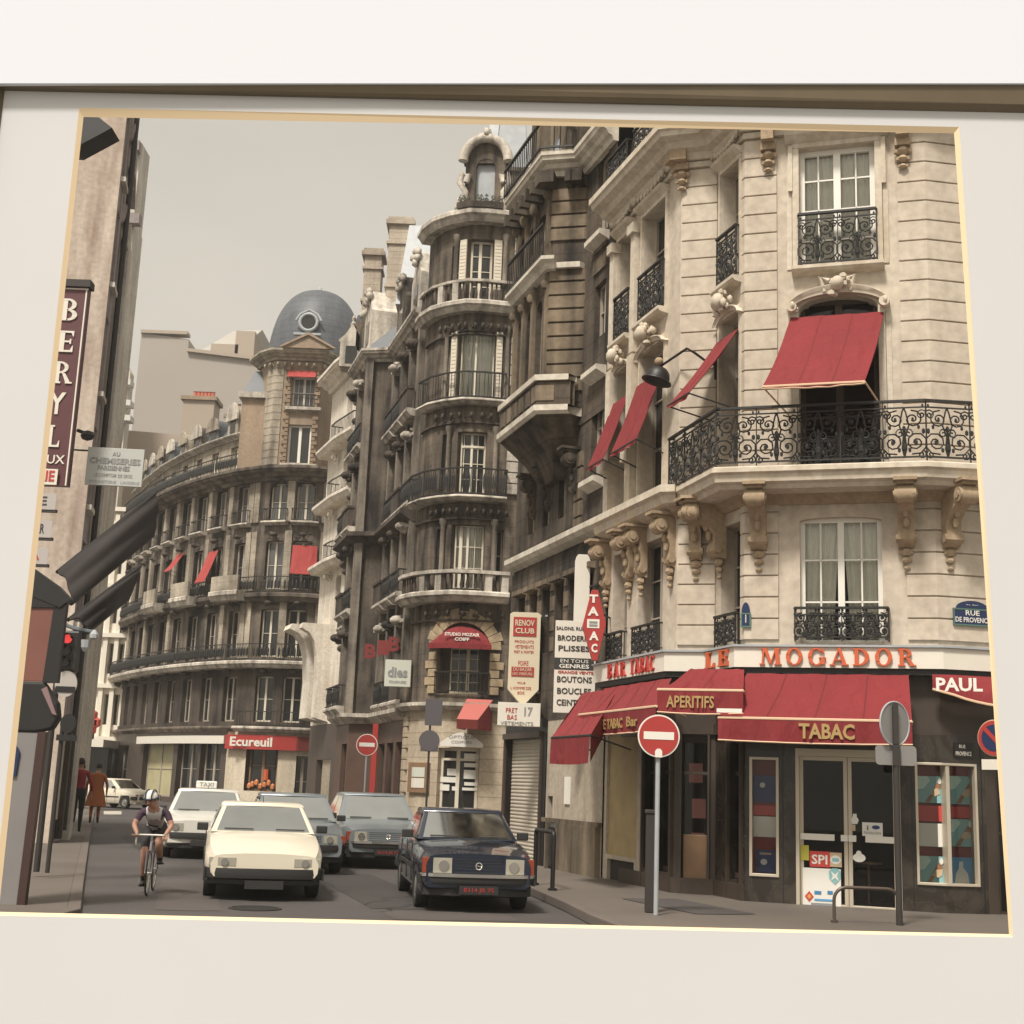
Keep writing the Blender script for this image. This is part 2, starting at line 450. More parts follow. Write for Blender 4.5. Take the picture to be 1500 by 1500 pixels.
def spiral(cx, cz, r, turns, a0, d=1, n=18, r1=.12):
    pts = []
    for i in range(n + 1):
        f = i / n; rr = r * (1 - f * (1 - r1)); a = R(a0) + d * turns * 2 * math.pi * f
        pts.append((cx + rr * math.cos(a), cz + rr * math.sin(a)))
    return pts
def scroll_rail(P, s0, s1, z0, z1, v, parent, motif=.62, name='railing', t=.013, rich=True, ends=True):
    mb = MB(); h = z1 - z0
    def line(pts, r=t):
        mb.tube([P.pt(min(max(a, s0), s1), v, b) for a, b in pts], r, 4)
    pbox(mb, P, s0, s1, v - .03, v + .03, z1 - .035, z1); pbox(mb, P, s0, s1, v - .012, v + .012, z0 + .05, z0 + .075)
    pbox(mb, P, s0, s1, v - .012, v + .012, z1 - .13, z1 - .11)
    n = max(1, round((s1 - s0) / motif)); w = (s1 - s0) / n
    for i in range(n):
        x0 = s0 + i * w; xm = x0 + w / 2
        pbox(mb, P, x0 + .002, x0 + .018, v - .012, v + .012, z0, z1)
        for sg in (-1, 1):
            q = lambda f: xm + sg * f * w
            def sp(cx, cz, r, turns, a0, d=1, n_=16):
                p = spiral(0, 0, r, turns, a0, d, n_)
                line([(q(cx) + sg * a * 1.0, z0 + cz * h + b) for a, b in p])
            sp(.27, .30, .20 * h, 1.9, 250, 1)
            sp(.20, .68, .15 * h, 1.7, 100, -1)
            sp(.40, .75, .09 * h, 1.5, 0, 1, 12)
            sp(.40, .10, .07 * h, 1.4, 60, -1, 12)
            if rich:
                sp(.10, .45, .09 * h, 1.5, 200, -1, 12)
                line([(q(.0), z0 + .06), (q(.05), z0 + .2 * h), (q(.02), z0 + .4 * h), (q(.11), z0 + .58 * h), (q(.04), z0 + .8 * h), (q(.0), z1 - .12)])
                for cx, cz, rr in ((.27, .30, .028), (.20, .68, .022), (.44, .48, .03), (.33, .55, .024), (.12, .18, .026), (.43, .90, .018)):
                    c = P.pt(min(max(q(cx), s0 + .02), s1 - .02), v, z0 + cz * h); mb.blob(c, rr, .012, rr * 1.6, 6)
        line([(xm, z0 + .05), (xm, z0 + h * .5)], t * 1.4)
        c = P.pt(xm, v, z0 + h * .52); mb.blob(c, .03, .03, .06, 6)
        c = P.pt(xm, v, z0 + h * .22); mb.blob(c, .045, .03, .07, 6)
    if ends:
        pbox(mb, P, s1 - .018, s1 - .002, v - .012, v + .012, z0, z1)
        for k in (s0, s1):
            mb.tube([P.pt(k, v, z1 - .02), P.pt(k, 0, z1 - .02)], .015, 4); mb.tube([P.pt(k, v, z0 + .06), P.pt(k, 0, z0 + .06)], .01, 4)
            nb = max(1, int(abs(v) / .12))
            for j in range(1, nb + 1): mb.tube([P.pt(k, v * j / (nb + 1), z0), P.pt(k, v * j / (nb + 1), z1 - .02)], .009, 4)
    return mb.build(name, MATS['iron'], parent)
def bar_rail(P, s0, s1, z0, z1, v, parent, step=.14, name='railing', mat=None, r=.012, ends=True, solid=False):
    mb = MB()
    pbox(mb, P, s0, s1, v - .03, v + .03, z1 - .05, z1); pbox(mb, P, s0, s1, v - .02, v + .02, z0 + .04, z0 + .08)
    n = max(2, int((s1 - s0) / step))
    for i in range(n + 1):
        k = s0 + (s1 - s0) * i / n; mb.tube([P.pt(k, v, z0), P.pt(k, v, z1)], r, 4)
        if i < n and solid:
            k2 = k + (s1 - s0) / n / 2; zm = (z0 + z1) / 2; mb.blob(P.pt(k2, v, zm), step * .33, step * .2, (z1 - z0) * .33, 6)
    if ends:
        for k in (s0, s1):
            pbox(mb, P, max(k - .02, 0), min(k + .02, P.L), -.02, v, z1 - .05, z1)
            m = max(1, int(v / step))
            for j in range(1, m): mb.tube([P.pt(k, v * j / m, z0), P.pt(k, v * j / m, z1)], r, 4)
    return mb.build(name, mat or MATS['iron'], parent)
def corbel_profile(D, H):
    pr = [(0, 0), (D, 0), (D, -.10 * H)]
    cr = .15 * H; cx, cz = D - cr * .9, -.10 * H - cr
    for i in range(7): a = R(70 - i * 35); pr.append((cx + cr * math.cos(a) * .95, cz + cr * math.sin(a)))
    pr += [(cx - cr * .9, cz - cr * .9), (.42 * D, -.47 * H), (.30 * D, -.58 * H), (.27 * D, -.70 * H), (.31 * D, -.80 * H), (.33 * D, -.88 * H), (.25 * D, -.96 * H), (.10 * D, -H), (0, -H)]
    return pr
def corbel(P, s, z, D, H, W, parent, mat, husk=True, name='corbel'):
    mb = MB(); o, X, Z, Nn = P.frame(s, 0, z)
    pr = corbel_profile(D, H)
    mb.prism([o + Nn * (v - .02) + Z * q - X * W / 2 for v, q in pr], X * W)
    cr = .15 * H; cx, cz = D - cr * .9, -.10 * H - cr
    for sg in (-1, 1):
        c = o + Nn * cx + Z * cz + X * sg * (W / 2)
        mb.cyl(c - X * sg * .02, c + X * sg * .035, cr * .78, 14); mb.cyl(c, c + X * sg * .055, cr * .4, 10)
        c = o + Nn * (.2 * D) + Z * (-.85 * H) + X * sg * (W / 2); mb.cyl(c - X * sg * .02, c + X * sg * .03, cr * .5, 10)
    mb.obox(o, X, Nn, Z, -W / 2 - .05, W / 2 + .05, -.02, D + .05, -.055 * H, -.002)
    for k in range(3):
        q = -.30 * H - k * .16 * H; vv = [.62, .40, .33][k] * D
        mb.blob(o + Nn * vv + Z * q, .05, .05, .09, 8)
    if husk:
        for k in range(3):
            c = o + Nn * .05 + Z * (-H - .06 - k * .12)
            r = .085 - k * .02
            mb.blob(c, r, r * .8, r * .85, 8); mb.blob(c + X * r * .7, r * .5, r * .5, r * .6, 6); mb.blob(c - X * r * .7, r * .5, r * .5, r * .6, 6)
    return mb.build(name, mat, parent, auto=35)

def text(s, fr, x0, x1, y0, y1, mat, parent=None, depth=.01, name='lettering', bold=0.0, n0=.002, keep=False):
    """built-in font text fitted to the box x0..x1, y0..y1 of frame (o, X, Y, N)"""
    cu = bpy.data.curves.new('t', 'FONT'); cu.body = s; cu.align_x = 'LEFT'; cu.size = 1; cu.extrude = 0.5; cu.offset = bold; cu.resolution_u = 2
    o = bpy.data.objects.new('t', cu); COL.objects.link(o)
    dg = bpy.context.evaluated_depsgraph_get(); me = bpy.data.meshes.new_from_object(o.evaluated_get(dg))
    vs = [v.co.copy() for v in me.vertices]; fs = [tuple(p.vertices) for p in me.polygons]
    bpy.data.objects.remove(o); bpy.data.curves.remove(cu); bpy.data.meshes.remove(me)
    if not vs: return None
    ax, bx = min(v.x for v in vs), max(v.x for v in vs); ay, by = min(v.y for v in vs), max(v.y for v in vs)
    O, X, Y, Nn = fr; mb = MB()
    kx = (x1 - x0) / (bx - ax); ky = (y1 - y0) / (by - ay)
    if keep: kx = min(kx, ky); 
    ox = (x0 + x1) / 2 - kx * (ax + bx) / 2
    mb.add([O + X * (ox + v.x * kx) + Y * (y0 + (v.y - ay) * ky) + Nn * (n0 + (v.z + .5) * depth) for v in vs], fs)
    return mb.build(name, mat, parent)

def serif(word, fr, x0, x1, y0, y1, mat, parent, depth=.05, gapf=.28):
    """display letters with heavy and hairline strokes and slab serifs"""
    O, X, Y, Nn = fr; H = y1 - y0; mb = MB()
    def glyph(ch):
        W = {'L': .62, 'E': .62, 'M': 1.05, 'O': .86, 'G': .86, 'A': .86, 'D': .82, 'R': .80, ' ': .55, 'T': .8, 'B': .72, 'C': .8, 'P': .7, 'U': .8}[ch]
        q = []  # polygons
        def bar(a, b, c, d): q.append([(a, c), (b, c), (b, d), (a, d)])
        def ring(cx, cy, rx, ry, ix, iy, a0, a1, n=18):
            for i in range(n):
                t0 = R(a0 + (a1 - a0) * i / n); t1 = R(a0 + (a1 - a0) * (i + 1) / n)
                q.append([(cx + ix * math.cos(t0), cy + iy * math.sin(t0)), (cx + rx * math.cos(t0), cy + ry * math.sin(t0)), (cx + rx * math.cos(t1), cy + ry * math.sin(t1)), (cx + ix * math.cos(t1), cy + iy * math.sin(t1))])
        T = .2; h = .09
        if ch in 'LERDBP':
            bar(.08, .08 + T, 0, 1); bar(0, .36, 0, h * .9); bar(0, .36, 1 - h * .9, 1)
        if ch in 'LE': bar(.28, W, 0, h); q.append([(W - .1, h), (W, h), (W, .3), (W - .03, .3)])
        if ch == 'E': bar(.28, W - .08, .46, .54); bar(.28, W, 1 - h, 1); q.append([(W - .1, 1 - h), (W - .03, .74), (W, .74), (W, 1 - h)]); bar(W - .14, W - .08, .38, .62)
        if ch in 'OG':
            ring(W / 2, .5, W / 2, .52, W / 2 - .2, .44, 40 if ch == 'G' else 0, 330 if ch == 'G' else 360, 24)
            if ch == 'G': bar(W - .2, W, .05, .42); bar(W - .3, W + .05, .4, .47); bar(W - .12, W - .04, .7, .95)
        if ch == 'C': ring(W / 2, .5, W / 2, .52, W / 2 - .2, .44, 40, 320, 22)
        if ch == 'D': ring(.28, .5, W - .28, .5, W - .5, .42, -90, 90)
        if ch in 'RP': ring(.28, .73, .40, .27, .22, .19, -90, 90)
        if ch == 'R': q.append([(.40, .48), (.55, .46), (W + .05, .0), (W - .18, 0)]); bar(W - .22, W + .1, 0, h * .8)
        if ch == 'A':
            q.append([(.06, 0), (.14, 0), (.46, .95), (.40, 1)]); q.append([(.62, 0), (.84, 0), (.52, 1.03), (.38, 1.03)]); bar(.2, .68, .28, .35); bar(-.04, .24, 0, h * .8); bar(.54, .92, 0, h * .8)
        if ch == 'M':
            q.append([(.06, 0), (.14, 0), (.24, 1), (.14, 1)]); q.append([(.14, 1), (.34, 1), (.60, .12), (.50, .02)]); q.append([(.50, .02), (.56, .1), (.86, 1), (.78, 1)]); q.append([(.76, 1), (.96, 1), (1.02, 0), (.80, 0)])
            bar(-.04, .24, 0, h * .8); bar(.72, 1.1, 0, h * .8); bar(.04, .24, 1 - h * .8, 1); bar(.8, 1.04, 1 - h * .8, 1)
        if ch == 'T': bar(.3, .5, 0, 1); bar(0, W, 1 - h, 1); bar(.2, .6, 0, h)
        if ch == 'B': ring(.28, .73, .36, .27, .18, .19, -90, 90); ring(.28, .26, .42, .27, .22, .19, -90, 90)
        if ch == 'U': bar(.06, .26, .3, 1); bar(.62, .7, .3, 1); ring(.38, .32, .32, .33, .12, .26, 180, 360); bar(0, .34, 1 - h, 1); bar(.54, .78, 1 - h, 1)
        return W, q
    gl = [glyph(c) for c in word]; tot = sum(g[0] for g in gl) + gapf * (len(word) - 1); k = (x1 - x0) / tot; x = x0
    e = 0
    for W, q in gl:
        for p in q:
            e = (e + 1) % 5
            mb.prism([O + X * (x + a * k) + Y * (y0 + b * H) + Nn * .004 for a, b in p], Nn * (depth + e * .0015))
        x += (W + gapf) * k
    return mb.build('lettering', mat, parent)
sc.view_settings.view_transform = 'Standard'; sc.view_settings.look = 'None'
sc.view_settings.gamma = 1; sc.view_settings.exposure = 0.57
sc.view_settings.use_curve_mapping = False
SUN_EL, SUN_AZ = 56, 208     # azimuth from +Y, clockwise: behind the camera and a little to its left
w = bpy.data.worlds.new('World'); sc.world = w; w.use_nodes = True
nt = w.node_tree; bg = nt.nodes['Background']
sk = N(nt, 'ShaderNodeTexSky'); sk.sky_type = 'NISHITA'; sk.sun_disc = False
sk.sun_elevation = R(SUN_EL); sk.sun_rotation = R(SUN_AZ); sk.air_density = 1.0; sk.dust_density = 6.0; sk.ozone_density = 1.0
hs = N(nt, 'ShaderNodeHueSaturation'); hs.inputs['Saturation'].default_value = 0.22
tn = N(nt, 'ShaderNodeMix', data_type='RGBA', blend_type='MULTIPLY'); tn.inputs[0].default_value = 1; tn.inputs[7].default_value = (1.0, .95, .86, 1)
nt.links.new(sk.outputs[0], hs.inputs['Color']); nt.links.new(hs.outputs[0], tn.inputs[6]); cl = N(nt, 'ShaderNodeMix', data_type='RGBA'); cl.inputs[0].default_value = .72; cl.inputs[7].default_value = (2.95, 2.66, 2.2, 1)
tcw = N(nt, 'ShaderNodeTexCoord'); mpw = N(nt, 'ShaderNodeMapping'); mpw.inputs['Scale'].default_value = (1.2, 1.2, 3.2); nzw = N(nt, 'ShaderNodeTexNoise'); nzw.inputs['Scale'].default_value = 2.3; nzw.inputs['Detail'].default_value = 6; nzw.inputs['Roughness'].default_value = .45
nt.links.new(tcw.outputs['Generated'], mpw.inputs[0]); nt.links.new(mpw.outputs[0], nzw.inputs[0])
cc_ = N(nt, 'ShaderNodeMix', data_type='RGBA'); cc_.inputs[6].default_value = (2.72, 2.52, 2.16, 1); cc_.inputs[7].default_value = (4.0, 3.6, 2.98, 1); nt.links.new(nzw.outputs['Fac'], cc_.inputs[0]); nt.links.new(cc_.outputs[2], cl.inputs[7])
nt.links.new(tn.outputs[2], cl.inputs[6]); nt.links.new(cl.outputs[2], bg.inputs['Color'])
bg.inputs['Strength'].default_value = 0.145
ld = bpy.data.lights.new('sun', 'SUN'); ld.energy = 3.0; ld.angle = R(9); ld.color = (1, .94, .86)
lo = bpy.data.objects.new('sun', ld); COL.objects.link(lo)
sd = Vector((math.sin(R(SUN_AZ)) * math.cos(R(SUN_EL)), math.cos(R(SUN_AZ)) * math.cos(R(SUN_EL)), math.sin(R(SUN_EL))))
lo.rotation_euler = sd.to_track_quat('Z', 'Y').to_euler(); lo.location = sd * 60

cd = bpy.data.cameras.new('camera'); co = bpy.data.objects.new('camera', cd); COL.objects.link(co)
cd.sensor_width = 36; cd.lens = F / 1500 * 36; cd.clip_end = 2000; cd.clip_start = .1
co.matrix_world = Matrix.Translation(CAM) @ ROT.to_4x4()
sc.camera = co
sc.cycles.max_bounces = 6; sc.cycles.transparent_max_bounces = 12
sc.cycles.use_denoising = True

plain('window_white', (.62, .56, .45), .5, var=.12, scale=3)
plain('window_dim', (.36, .31, .25), .6, var=.2, scale=3)
plain('dark_glass', (.025, .025, .024), .06, var=.5, scale=.8)
plain('grey_glass', (.10, .10, .095), .12, var=.6, scale=.7)
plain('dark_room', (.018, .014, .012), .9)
plain('curtain', (.86, .82, .73), .85, var=.1, scale=6)
plain('iron', (.012, .011, .010), .55, var=.3, scale=30)
plain('iron_dark', (.03, .025, .022), .7)
plain('slate', (.085, .095, .105), .55, var=.25, scale=2.5, bump=.2)
plain('zinc', (.34, .36, .37), .45, var=.25, scale=3)
cloth('awning_red', (.185, .015, .018))
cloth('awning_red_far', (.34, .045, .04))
plain('awning_seam', (.12, .012, .012), .9)
plain('trim_cream', (.60, .42, .28), .7)
plain('gold', (.36, .235, .09), .6)
plain('sign_white', (.66, .62, .54), .5, var=.06, scale=6)
plain('paint_white', (.72, .69, .62), .45)
plain('sign_red', (.36, .035, .03), .45, var=.1, scale=4)
plain('letter_orange', (.52, .10, .035), .5)
plain('letter_black', (.03, .03, .028), .5)
plain('letter_red', (.42, .04, .03), .5)
plain('letter_grey', (.25, .25, .24), .6)
plain('aluminium', (.52, .46, .36), .4, metal=.3)
plain('black_paint', (.010, .009, .009), .5)
plain('wood_dark', (.05, .035, .025), .5, var=.4, scale=5)
plain('brown_door', (.22, .13, .07), .5, var=.3, scale=5)
plain('enamel_blue', (.012, .024, .075), .35)
plain('rust', (.18, .08, .05), .7, var=.3)
stone('cream_stone', (.55, .48, .39), (.43, .36, .285), .28, .5, bump=.25, scale=.8)
stone('cream_light', (.60, .535, .44), (.46, .38, .28), .3, .5, bump=.2)
stone('corbel_stone', (.42, .32, .215), (.27, .20, .13), .45, .4, bump=.35, scale=1.6)  # browner than the walls, with deep shade under the balconies painted in
stone('joint_stone', (.25, .20, .15), (.17, .14, .11), .4)

def mk_corner():
    D = gp(1092, 1333); D = Vector((D.x, D.y))
    fdir = Vector((math.cos(R(17)), -math.sin(R(17)))); sdir = az(-17.5)
    E = march(D, fdir, 1386); Fp = E + Vector((math.cos(R(9)), math.sin(R(9)))) * 4.0
    C = march(D, sdir, 1047); B = march(C, -fdir, 986); A = march(B, sdir, 882)
    return Path([A, B, C, D, E, Fp])
Q = mk_corner()
sA, sB, sC, sD, sE, sF = Q.c
for n_, p_ in zip('ABCDEF', Q.p): print('corner', n_, tuple(round(c, 2) for c in p_))
zl = dict(
  sb=Q.Z(1230, 978, .3), st=Q.Z(1230, 948, .3), w1b=Q.Z(1230, 943), w1t=Q.Z(1230, 757),
  slb=Q.Z(1230, 700, .9), slt=Q.Z(1230, 674, .9), rt=Q.Z(1230, 588, .85), w2t=Q.Z(1230, 432), sill3=Q.Z(1225, 396), w3t=Q.Z(1225, 214),
  cor=Q.Z(930, 290, .3), ledge=Q.Z(925, 760, .3))
print({k: round(v, 2) for k, v in zl.items()}, [round(c, 2) for c in Q.c])
CG = clear_glass()
cb = thing('corner_building', 'cream stone corner building with red awnings above the tobacco cafe and wrought iron balconies', 'building', (Q.p[3].x, Q.p[3].y, 0))
ST = MATS['cream_stone']; CL = MATS['cream_light']; CS = MATS['corbel_stone']
z1b, z1t, zsb, zst = zl['w1b'], zl['w1t'], zl['slb'], zl['slt']
z2b, z2t, z3b, z3t = zst + .02, zl['w2t'], zl['sill3'] + .06, zl['w3t']
ZC = 12.95                                # main cornice top
S = Q.S
fw = {}                                   # openings by storey
fw['f1'] = (S(1172, 850), S(1293, 850), z1b, z1t, .06)
fw['f2'] = (S(1171, 560), S(1288, 560), z2b, z2t, .22)
fw['f3'] = (S(1171, 300), S(1282, 300), z3b, z3t)
fw['c1'] = (sC + .16, sC + .84, z1b, z1t)
fw['c2'] = (sC + .16, sC + .84, z2b, z2t - .1)
fw['c3'] = (sC + .16, sC + .84, z3b, z3t)
a1, a2, b1, b2 = S(893, 460), S(925, 460), S(946, 420), S(976, 420)
print('bays', a1, a2, b1, b2)
a1, a2, b1, b2 = max(.22, a1), a2 + .06, b1 - .1, min(b2 + .02, sB - .12)
for k, zz in (('1', (z1b, z1t)), ('2', (z2b + .15, z2t - .1)), ('3', (z3b, z3t))):
    fw['a' + k] = (a1, a2, *zz); fw['b' + k] = (b1, b2, *zz)
ops = list(fw.values())
GF = 3.5
mb = MB()
wall(mb, Q, 0, Q.L, GF, ZC, ops, .3)
mb.build('wall', ST, cb)
mb = MB(); ch = .333
k0 = 4.0; rows = int((ZC - .6 - k0) / ch)
def blocks(s0, s1, skip=()):
    for i in range(rows):
        z0 = k0 + i * ch; zz = z0 + ch - .022
        if any(a < z0 + ch / 2 < b for a, b in skip): continue
        pbox(mb, Q, s0, s1, -.01, .035, z0, zz)
f2 = fw['f2']; f1 = fw['f1']
blocks(sB + .02, sC - .02); blocks(sD - .12, f2[0] - .34); blocks(f2[1] + .34, sF)

mb.build('quoin', ST, cb, bevel=.008)
mb = MB()
for x in (.10, (a2 + b1) / 2, ):
    pbox(mb, Q, max(0, x - .12), x + .12, -.01, .16, zst + .05, z3b - .5); pbox(mb, Q, max(0, x - .15), x + .15, -.01, .24, zst + .9, zst + 1.12)
    pbox(mb, Q, max(0, x - .1), x + .1, -.01, .13, z3b - .45, ZC - .95); pbox(mb, Q, max(0, x - .14), x + .14, -.01, .2, ZC - 1.1, ZC - .9)
mb.build('pilaster', CL, cb, bevel=.012)
for k, o in fw.items():
    if k[1] == '1': continue
    mb = MB(); t = .11 if k[0] == 'f' else .07
    tz = o[3] - (o[4] if len(o) > 4 else 0)
    pbox(mb, Q, o[0] - t, o[0] - .005, -.01, .055, o[2], tz); pbox(mb, Q, o[1] + .005, o[1] + t, -.01, .055, o[2], tz)
    if k[0] == 'f':
        pbox(mb, Q, o[0] - .2, o[0] - t - .01, -.01, .02, o[2], tz - .1); pbox(mb, Q, o[1] + t + .01, o[1] + .2, -.01, .02, o[2], tz - .1)
    if len(o) <= 4: pbox(mb, Q, o[0] - t, o[1] + t, -.01, .06, tz + .004, tz + .1)
    mb.build('window_surround', CL, cb)
def hood(P, o, z, parent, mat, v=.22, ext=.2, tilt=0):
    mb = MB(); sweep(mb, P, o[0] - ext, o[1] + ext, [(-.01, z), (-.01, z - .14), (.06, z - .12), (v, z - .04), (v + .03, z)])
    return mb.build('window_hood', mat, parent)
for k in ('f3', 'c3', 'a3', 'b3'): hood(Q, fw[k], z3t + .2, cb, CL, .25 if k[0] == 'f' else .18, .22 if k[0] == 'f' else .1)
for k in ('f3', 'c3', 'a3', 'b3'):
    mb = MB(); o = fw[k]; e = .12 if k[0] == 'f' else .08
    sweep(mb, Q, o[0] - e, o[1] + e, [(-.01, z3b - .005), (-.01, z3b - .13), (.16, z3b - .10), (.2, z3b - .06), (.2, z3b - .005)])
    mb.build('window_sill', CL, cb)
mb = MB()
for x in (fw['f3'][0] - .14, fw['f3'][1] + .14): pbox(mb, Q, x - .035, x + .035, -.01, .08, z3t - .75, z3t + .05)
mb.build('window_bracket', CL, cb)
def arch_band(P, o, rise, z, th, v, mb, ext=.12, n=20):
    a, b = o[0] - ext, o[1] + ext; m = (a + b) / 2; hw = (b - a) / 2
    rows = []
    for i in range(n + 1):
        t = math.pi * (.06 + .88 * i / n); c, s_ = math.cos(t), math.sin(t)
        i0 = (m - hw * c, z + rise * s_); i1 = (m - (hw + th * .6) * c, z + (rise + th) * s_)
        rows.append([P.pt(i0[0], -.01, i0[1]), P.pt(i0[0], v * .7, i0[1]), P.pt((i0[0] + i1[0]) / 2, v * .75, (i0[1] + i1[1]) / 2), P.pt(i1[0], v, i1[1] - .02), P.pt(i1[0], v, i1[1]), P.pt(i1[0], -.01, i1[1])])
    mb.loft(rows)
def ornament(P, s, z, w, h, v, mb, rnd, n=14):
    for i in range(n):
        a = rnd.uniform(0, 6.28); q = rnd.uniform(.2, 1)
        mb.blob(P.pt(s + w / 2 * q * math.cos(a), v * rnd.uniform(.4, 1), z + h / 2 * q * math.sin(a)), w * rnd.uniform(.08, .17), .05, h * rnd.uniform(.1, .2), 6)
    mb.blob(P.pt(s, v, z), w * .24, v * .7, h * .36, 10)
rnd = random.Random(3)
mb = MB(); o = fw['f2']
arch_band(Q, o, .26, z2t - .26, .13, .17, mb)
m = (o[0] + o[1]) / 2
ornament(Q, m, z2t + .12, .42, .34, .2, mb, rnd, 16)
for sg in (-1, 1):
    x = (o[0] if sg < 0 else o[1]) + sg * .1
    ornament(Q, x, z2t - .2, .18, .22, .16, mb, rnd, 6)
    c = Q.frame(x, .1, z2t - .22); mb.cyl(c[0], c[0] + c[3] * .12, .08, 12)
    mb.tube([Q.pt(m + sg * .12, .16, z2t + .2), Q.pt(m + sg * .26, .14, z2t + .27), Q.pt(m + sg * .2, .12, z2t + .02)], .035, 6)
mb.build('arch_ornament', CL, cb, auto=50)
mb = MB()
for k in ('c2', 'a2', 'b2'):
    o = fw[k]; m = (o[0] + o[1]) / 2; ornament(Q, m, z2t + .12, .5, .42, .26, mb, rnd, 16); arch_band(Q, o, .16, z2t - .2, .1, .14, mb, .06, 10)
mb.build('keystone_carving', CL, cb, auto=50)
mb = MB()
for k in ('a3', 'b3', 'c3'):
    o = fw[k]
    for i in range(9):
        f = i / 8; s_ = o[0] - .1 + (o[1] - o[0] + .2) * f
        ornament(Q, s_, z3t + .38 - .1 * math.sin(math.pi * f), .15, .15, .16, mb, rnd, 4)
mb.build('garland', CL, cb, auto=50)
mb = MB(); cornice(mb, Q, 0, Q.L, ZC, .5, .6); mb.build('cornice', CL, cb)
mb = MB()
pbox(mb, Q, 0, Q.L, -.01, .08, ZC - .62, ZC - .52)
mb.build('frieze', CL, cb)
def pendant(s, z):
    mb = MB(); pbox(mb, Q, s - .1, s + .1, -.01, .3, z, z + .35); pbox(mb, Q, s - .12, s + .12, -.01, .16, z - .12, z)
    for k in range(3):
        r = .1 - .022 * k; c = Q.pt(s, .08, z - .2 - .13 * k); mb.blob(c, r, r, r * .8, 8)
        fr_ = Q.frame(s)[1]; mb.blob(c + fr_ * r, r * .5, r * .5, r * .6, 6); mb.blob(c - fr_ * r, r * .5, r * .5, r * .6, 6)
    mb.build('cornice_bracket', CS, cb, auto=50)
pendant(S(1126, 215), Q.Z(1126, 215) ); pendant(S(1322, 215), Q.Z(1322, 208)); pendant(sB + .02, ZC - .55)
mb = MB(); sweep(mb, Q, 0, sB + .02, [(-.01, zst + .02), (.42, zst + .02), (.42, zst - .1), (.34, zst - .14), (.30, zst - .26), (.12, zst - .34), (-.01, zst - .36)]); mb.build('ledge', CL, cb)
VB = .88
_bp = [gp(971, 722, zst), gp(1043, 683, zst), gp(1358, 673, zst), gp(1432, 677, zst)]
_e = Vector((_bp[3].x - _bp[2].x, _bp[3].y - _bp[2].y)).normalized()
BP = Path([(q.x, q.y) for q in _bp[:3]] + [(_bp[2].x + _e.x * 4, _bp[2].y + _e.y * 4)])
mb = MB()
sweep(mb, BP, 0, BP.L, [(-1.3, zst), (-.06, zst), (0, zst - .03), (0, zst - .10), (-.05, zst - .13), (-.07, zst - .24), (-.15, zst - .27), (-.19, zst - .33), (-1.3, zst - .33)])
bal = mb.build('balcony', CL, cb)
rl = None
for i in range(len(BP.t)):
    P1 = Path([BP.p[i], BP.p[i + 1]]); r_ = scroll_rail(P1, .03 if i else .0, P1.L, zst + .01, zst + .95, -.10, bal, .62, t=.0125, ends=(False))
P0_ = Path([Vector((BP.p[0].x, BP.p[0].y)) + BP.n[0] * -1.0, Vector((BP.p[0].x, BP.p[0].y))]); scroll_rail(P0_, 0, P0_.L - .1, zst + .01, zst + .95, -.08, bal, .5, ends=False)
Qf = Path([Q.p[3] - (Q.p[4] - Q.p[3]).normalized() * 4, Q.p[4] + (Q.p[4] - Q.p[3]).normalized() * 3])
Qs = Path([Q.p[0] - (Q.p[1] - Q.p[0]).normalized() * 6, Q.p[1] + (Q.p[1] - Q.p[0]).normalized() * 3])
for px in (1112, 1058): corbel(Q, S(px, 760), zsb + .03, .74, .95, .24, cb, CS)
for px in (1327, 1388): corbel(Q, S(px, 760), zsb + .03, .74, .95, .24, cb, CS)
corbel(Q, sB + .32, zsb + .03, .7, .95, .2, cb, CS)
for x in (S(893, 800), S(926, 800), S(944, 800), S(986, 800)): corbel(Q, x, zst - .36, .40, .92, .2, cb, CS)
mb = MB(); sweep(mb, Q, sB, Q.L, [(-.02, zsb - .03), (.22, zsb - .03), (.16, zsb - .12), (.05, zsb - .2), (-.02, zsb - .2)]); mb.build('cove', CS, cb)
for k, o in fw.items():
    gap = .12 if k == 'f1' else 0
    if k == 'f1': window(Q, o, cb, .2, MATS['paint_white'], CG, (2, 2), .07, curtain=True, gap=.13)
    elif k == 'f3': window(Q, o, cb, .2, MATS['paint_white'], CG, (2, 3), .08, curtain=True, gap=.0)
    elif k == 'f2': window(Q, o, cb, .3, MATS['wood_dark'], CG, (1, 2), .08)
    elif k[0] == 'c': window(Q, o, cb, .3, MATS['window_dim'], MATS['dark_glass'], (1, 2), .05)
    else: window(Q, o, cb, .3, MATS['window_dim'], MATS['dark_glass'], (1, 2), .05)
def window_rail(o, h, v=.08, m=.5, dz=0, ext=.02):
    scroll_rail(Q, o[0] - ext, o[1] + ext, o[2] + dz, o[2] + h + dz, v, cb, m, 'window_railing', .011, True, True)
window_rail(fw['f3'], .92, .1, .52); window_rail(fw['f1'], .52, .16, .36, .02, .08)
for k in ('c3', 'a3', 'b3'): window_rail(fw[k], .92, .1, .4)
for k in ('c1', 'a1', 'b1'): window_rail(fw[k], .5, .1, .4)
QU = Path([Q.at(0, -.35), Q.at(sB, -.35), Q.at(sC, -.35), Q.at(sD, -.35), Q.at(sE, -.35), Q.at(sF, -.35)])
uo = [(.35, 1.1, ZC + .1, ZC + 2.2), (1.6, 2.4, ZC + .1, ZC + 2.2), (QU.c[3] + .9, QU.c[3] + 1.9, ZC + .1, ZC + 2.3)]
mb = MB(); wall(mb, QU, 0, QU.L, ZC - .1, ZC + 3.0, uo, .25); mb.build('upper_wall', ST, cb)
for o in uo: window(QU, o, cb, .25, MATS['window_dim'], MATS['dark_glass'], (1, 2))
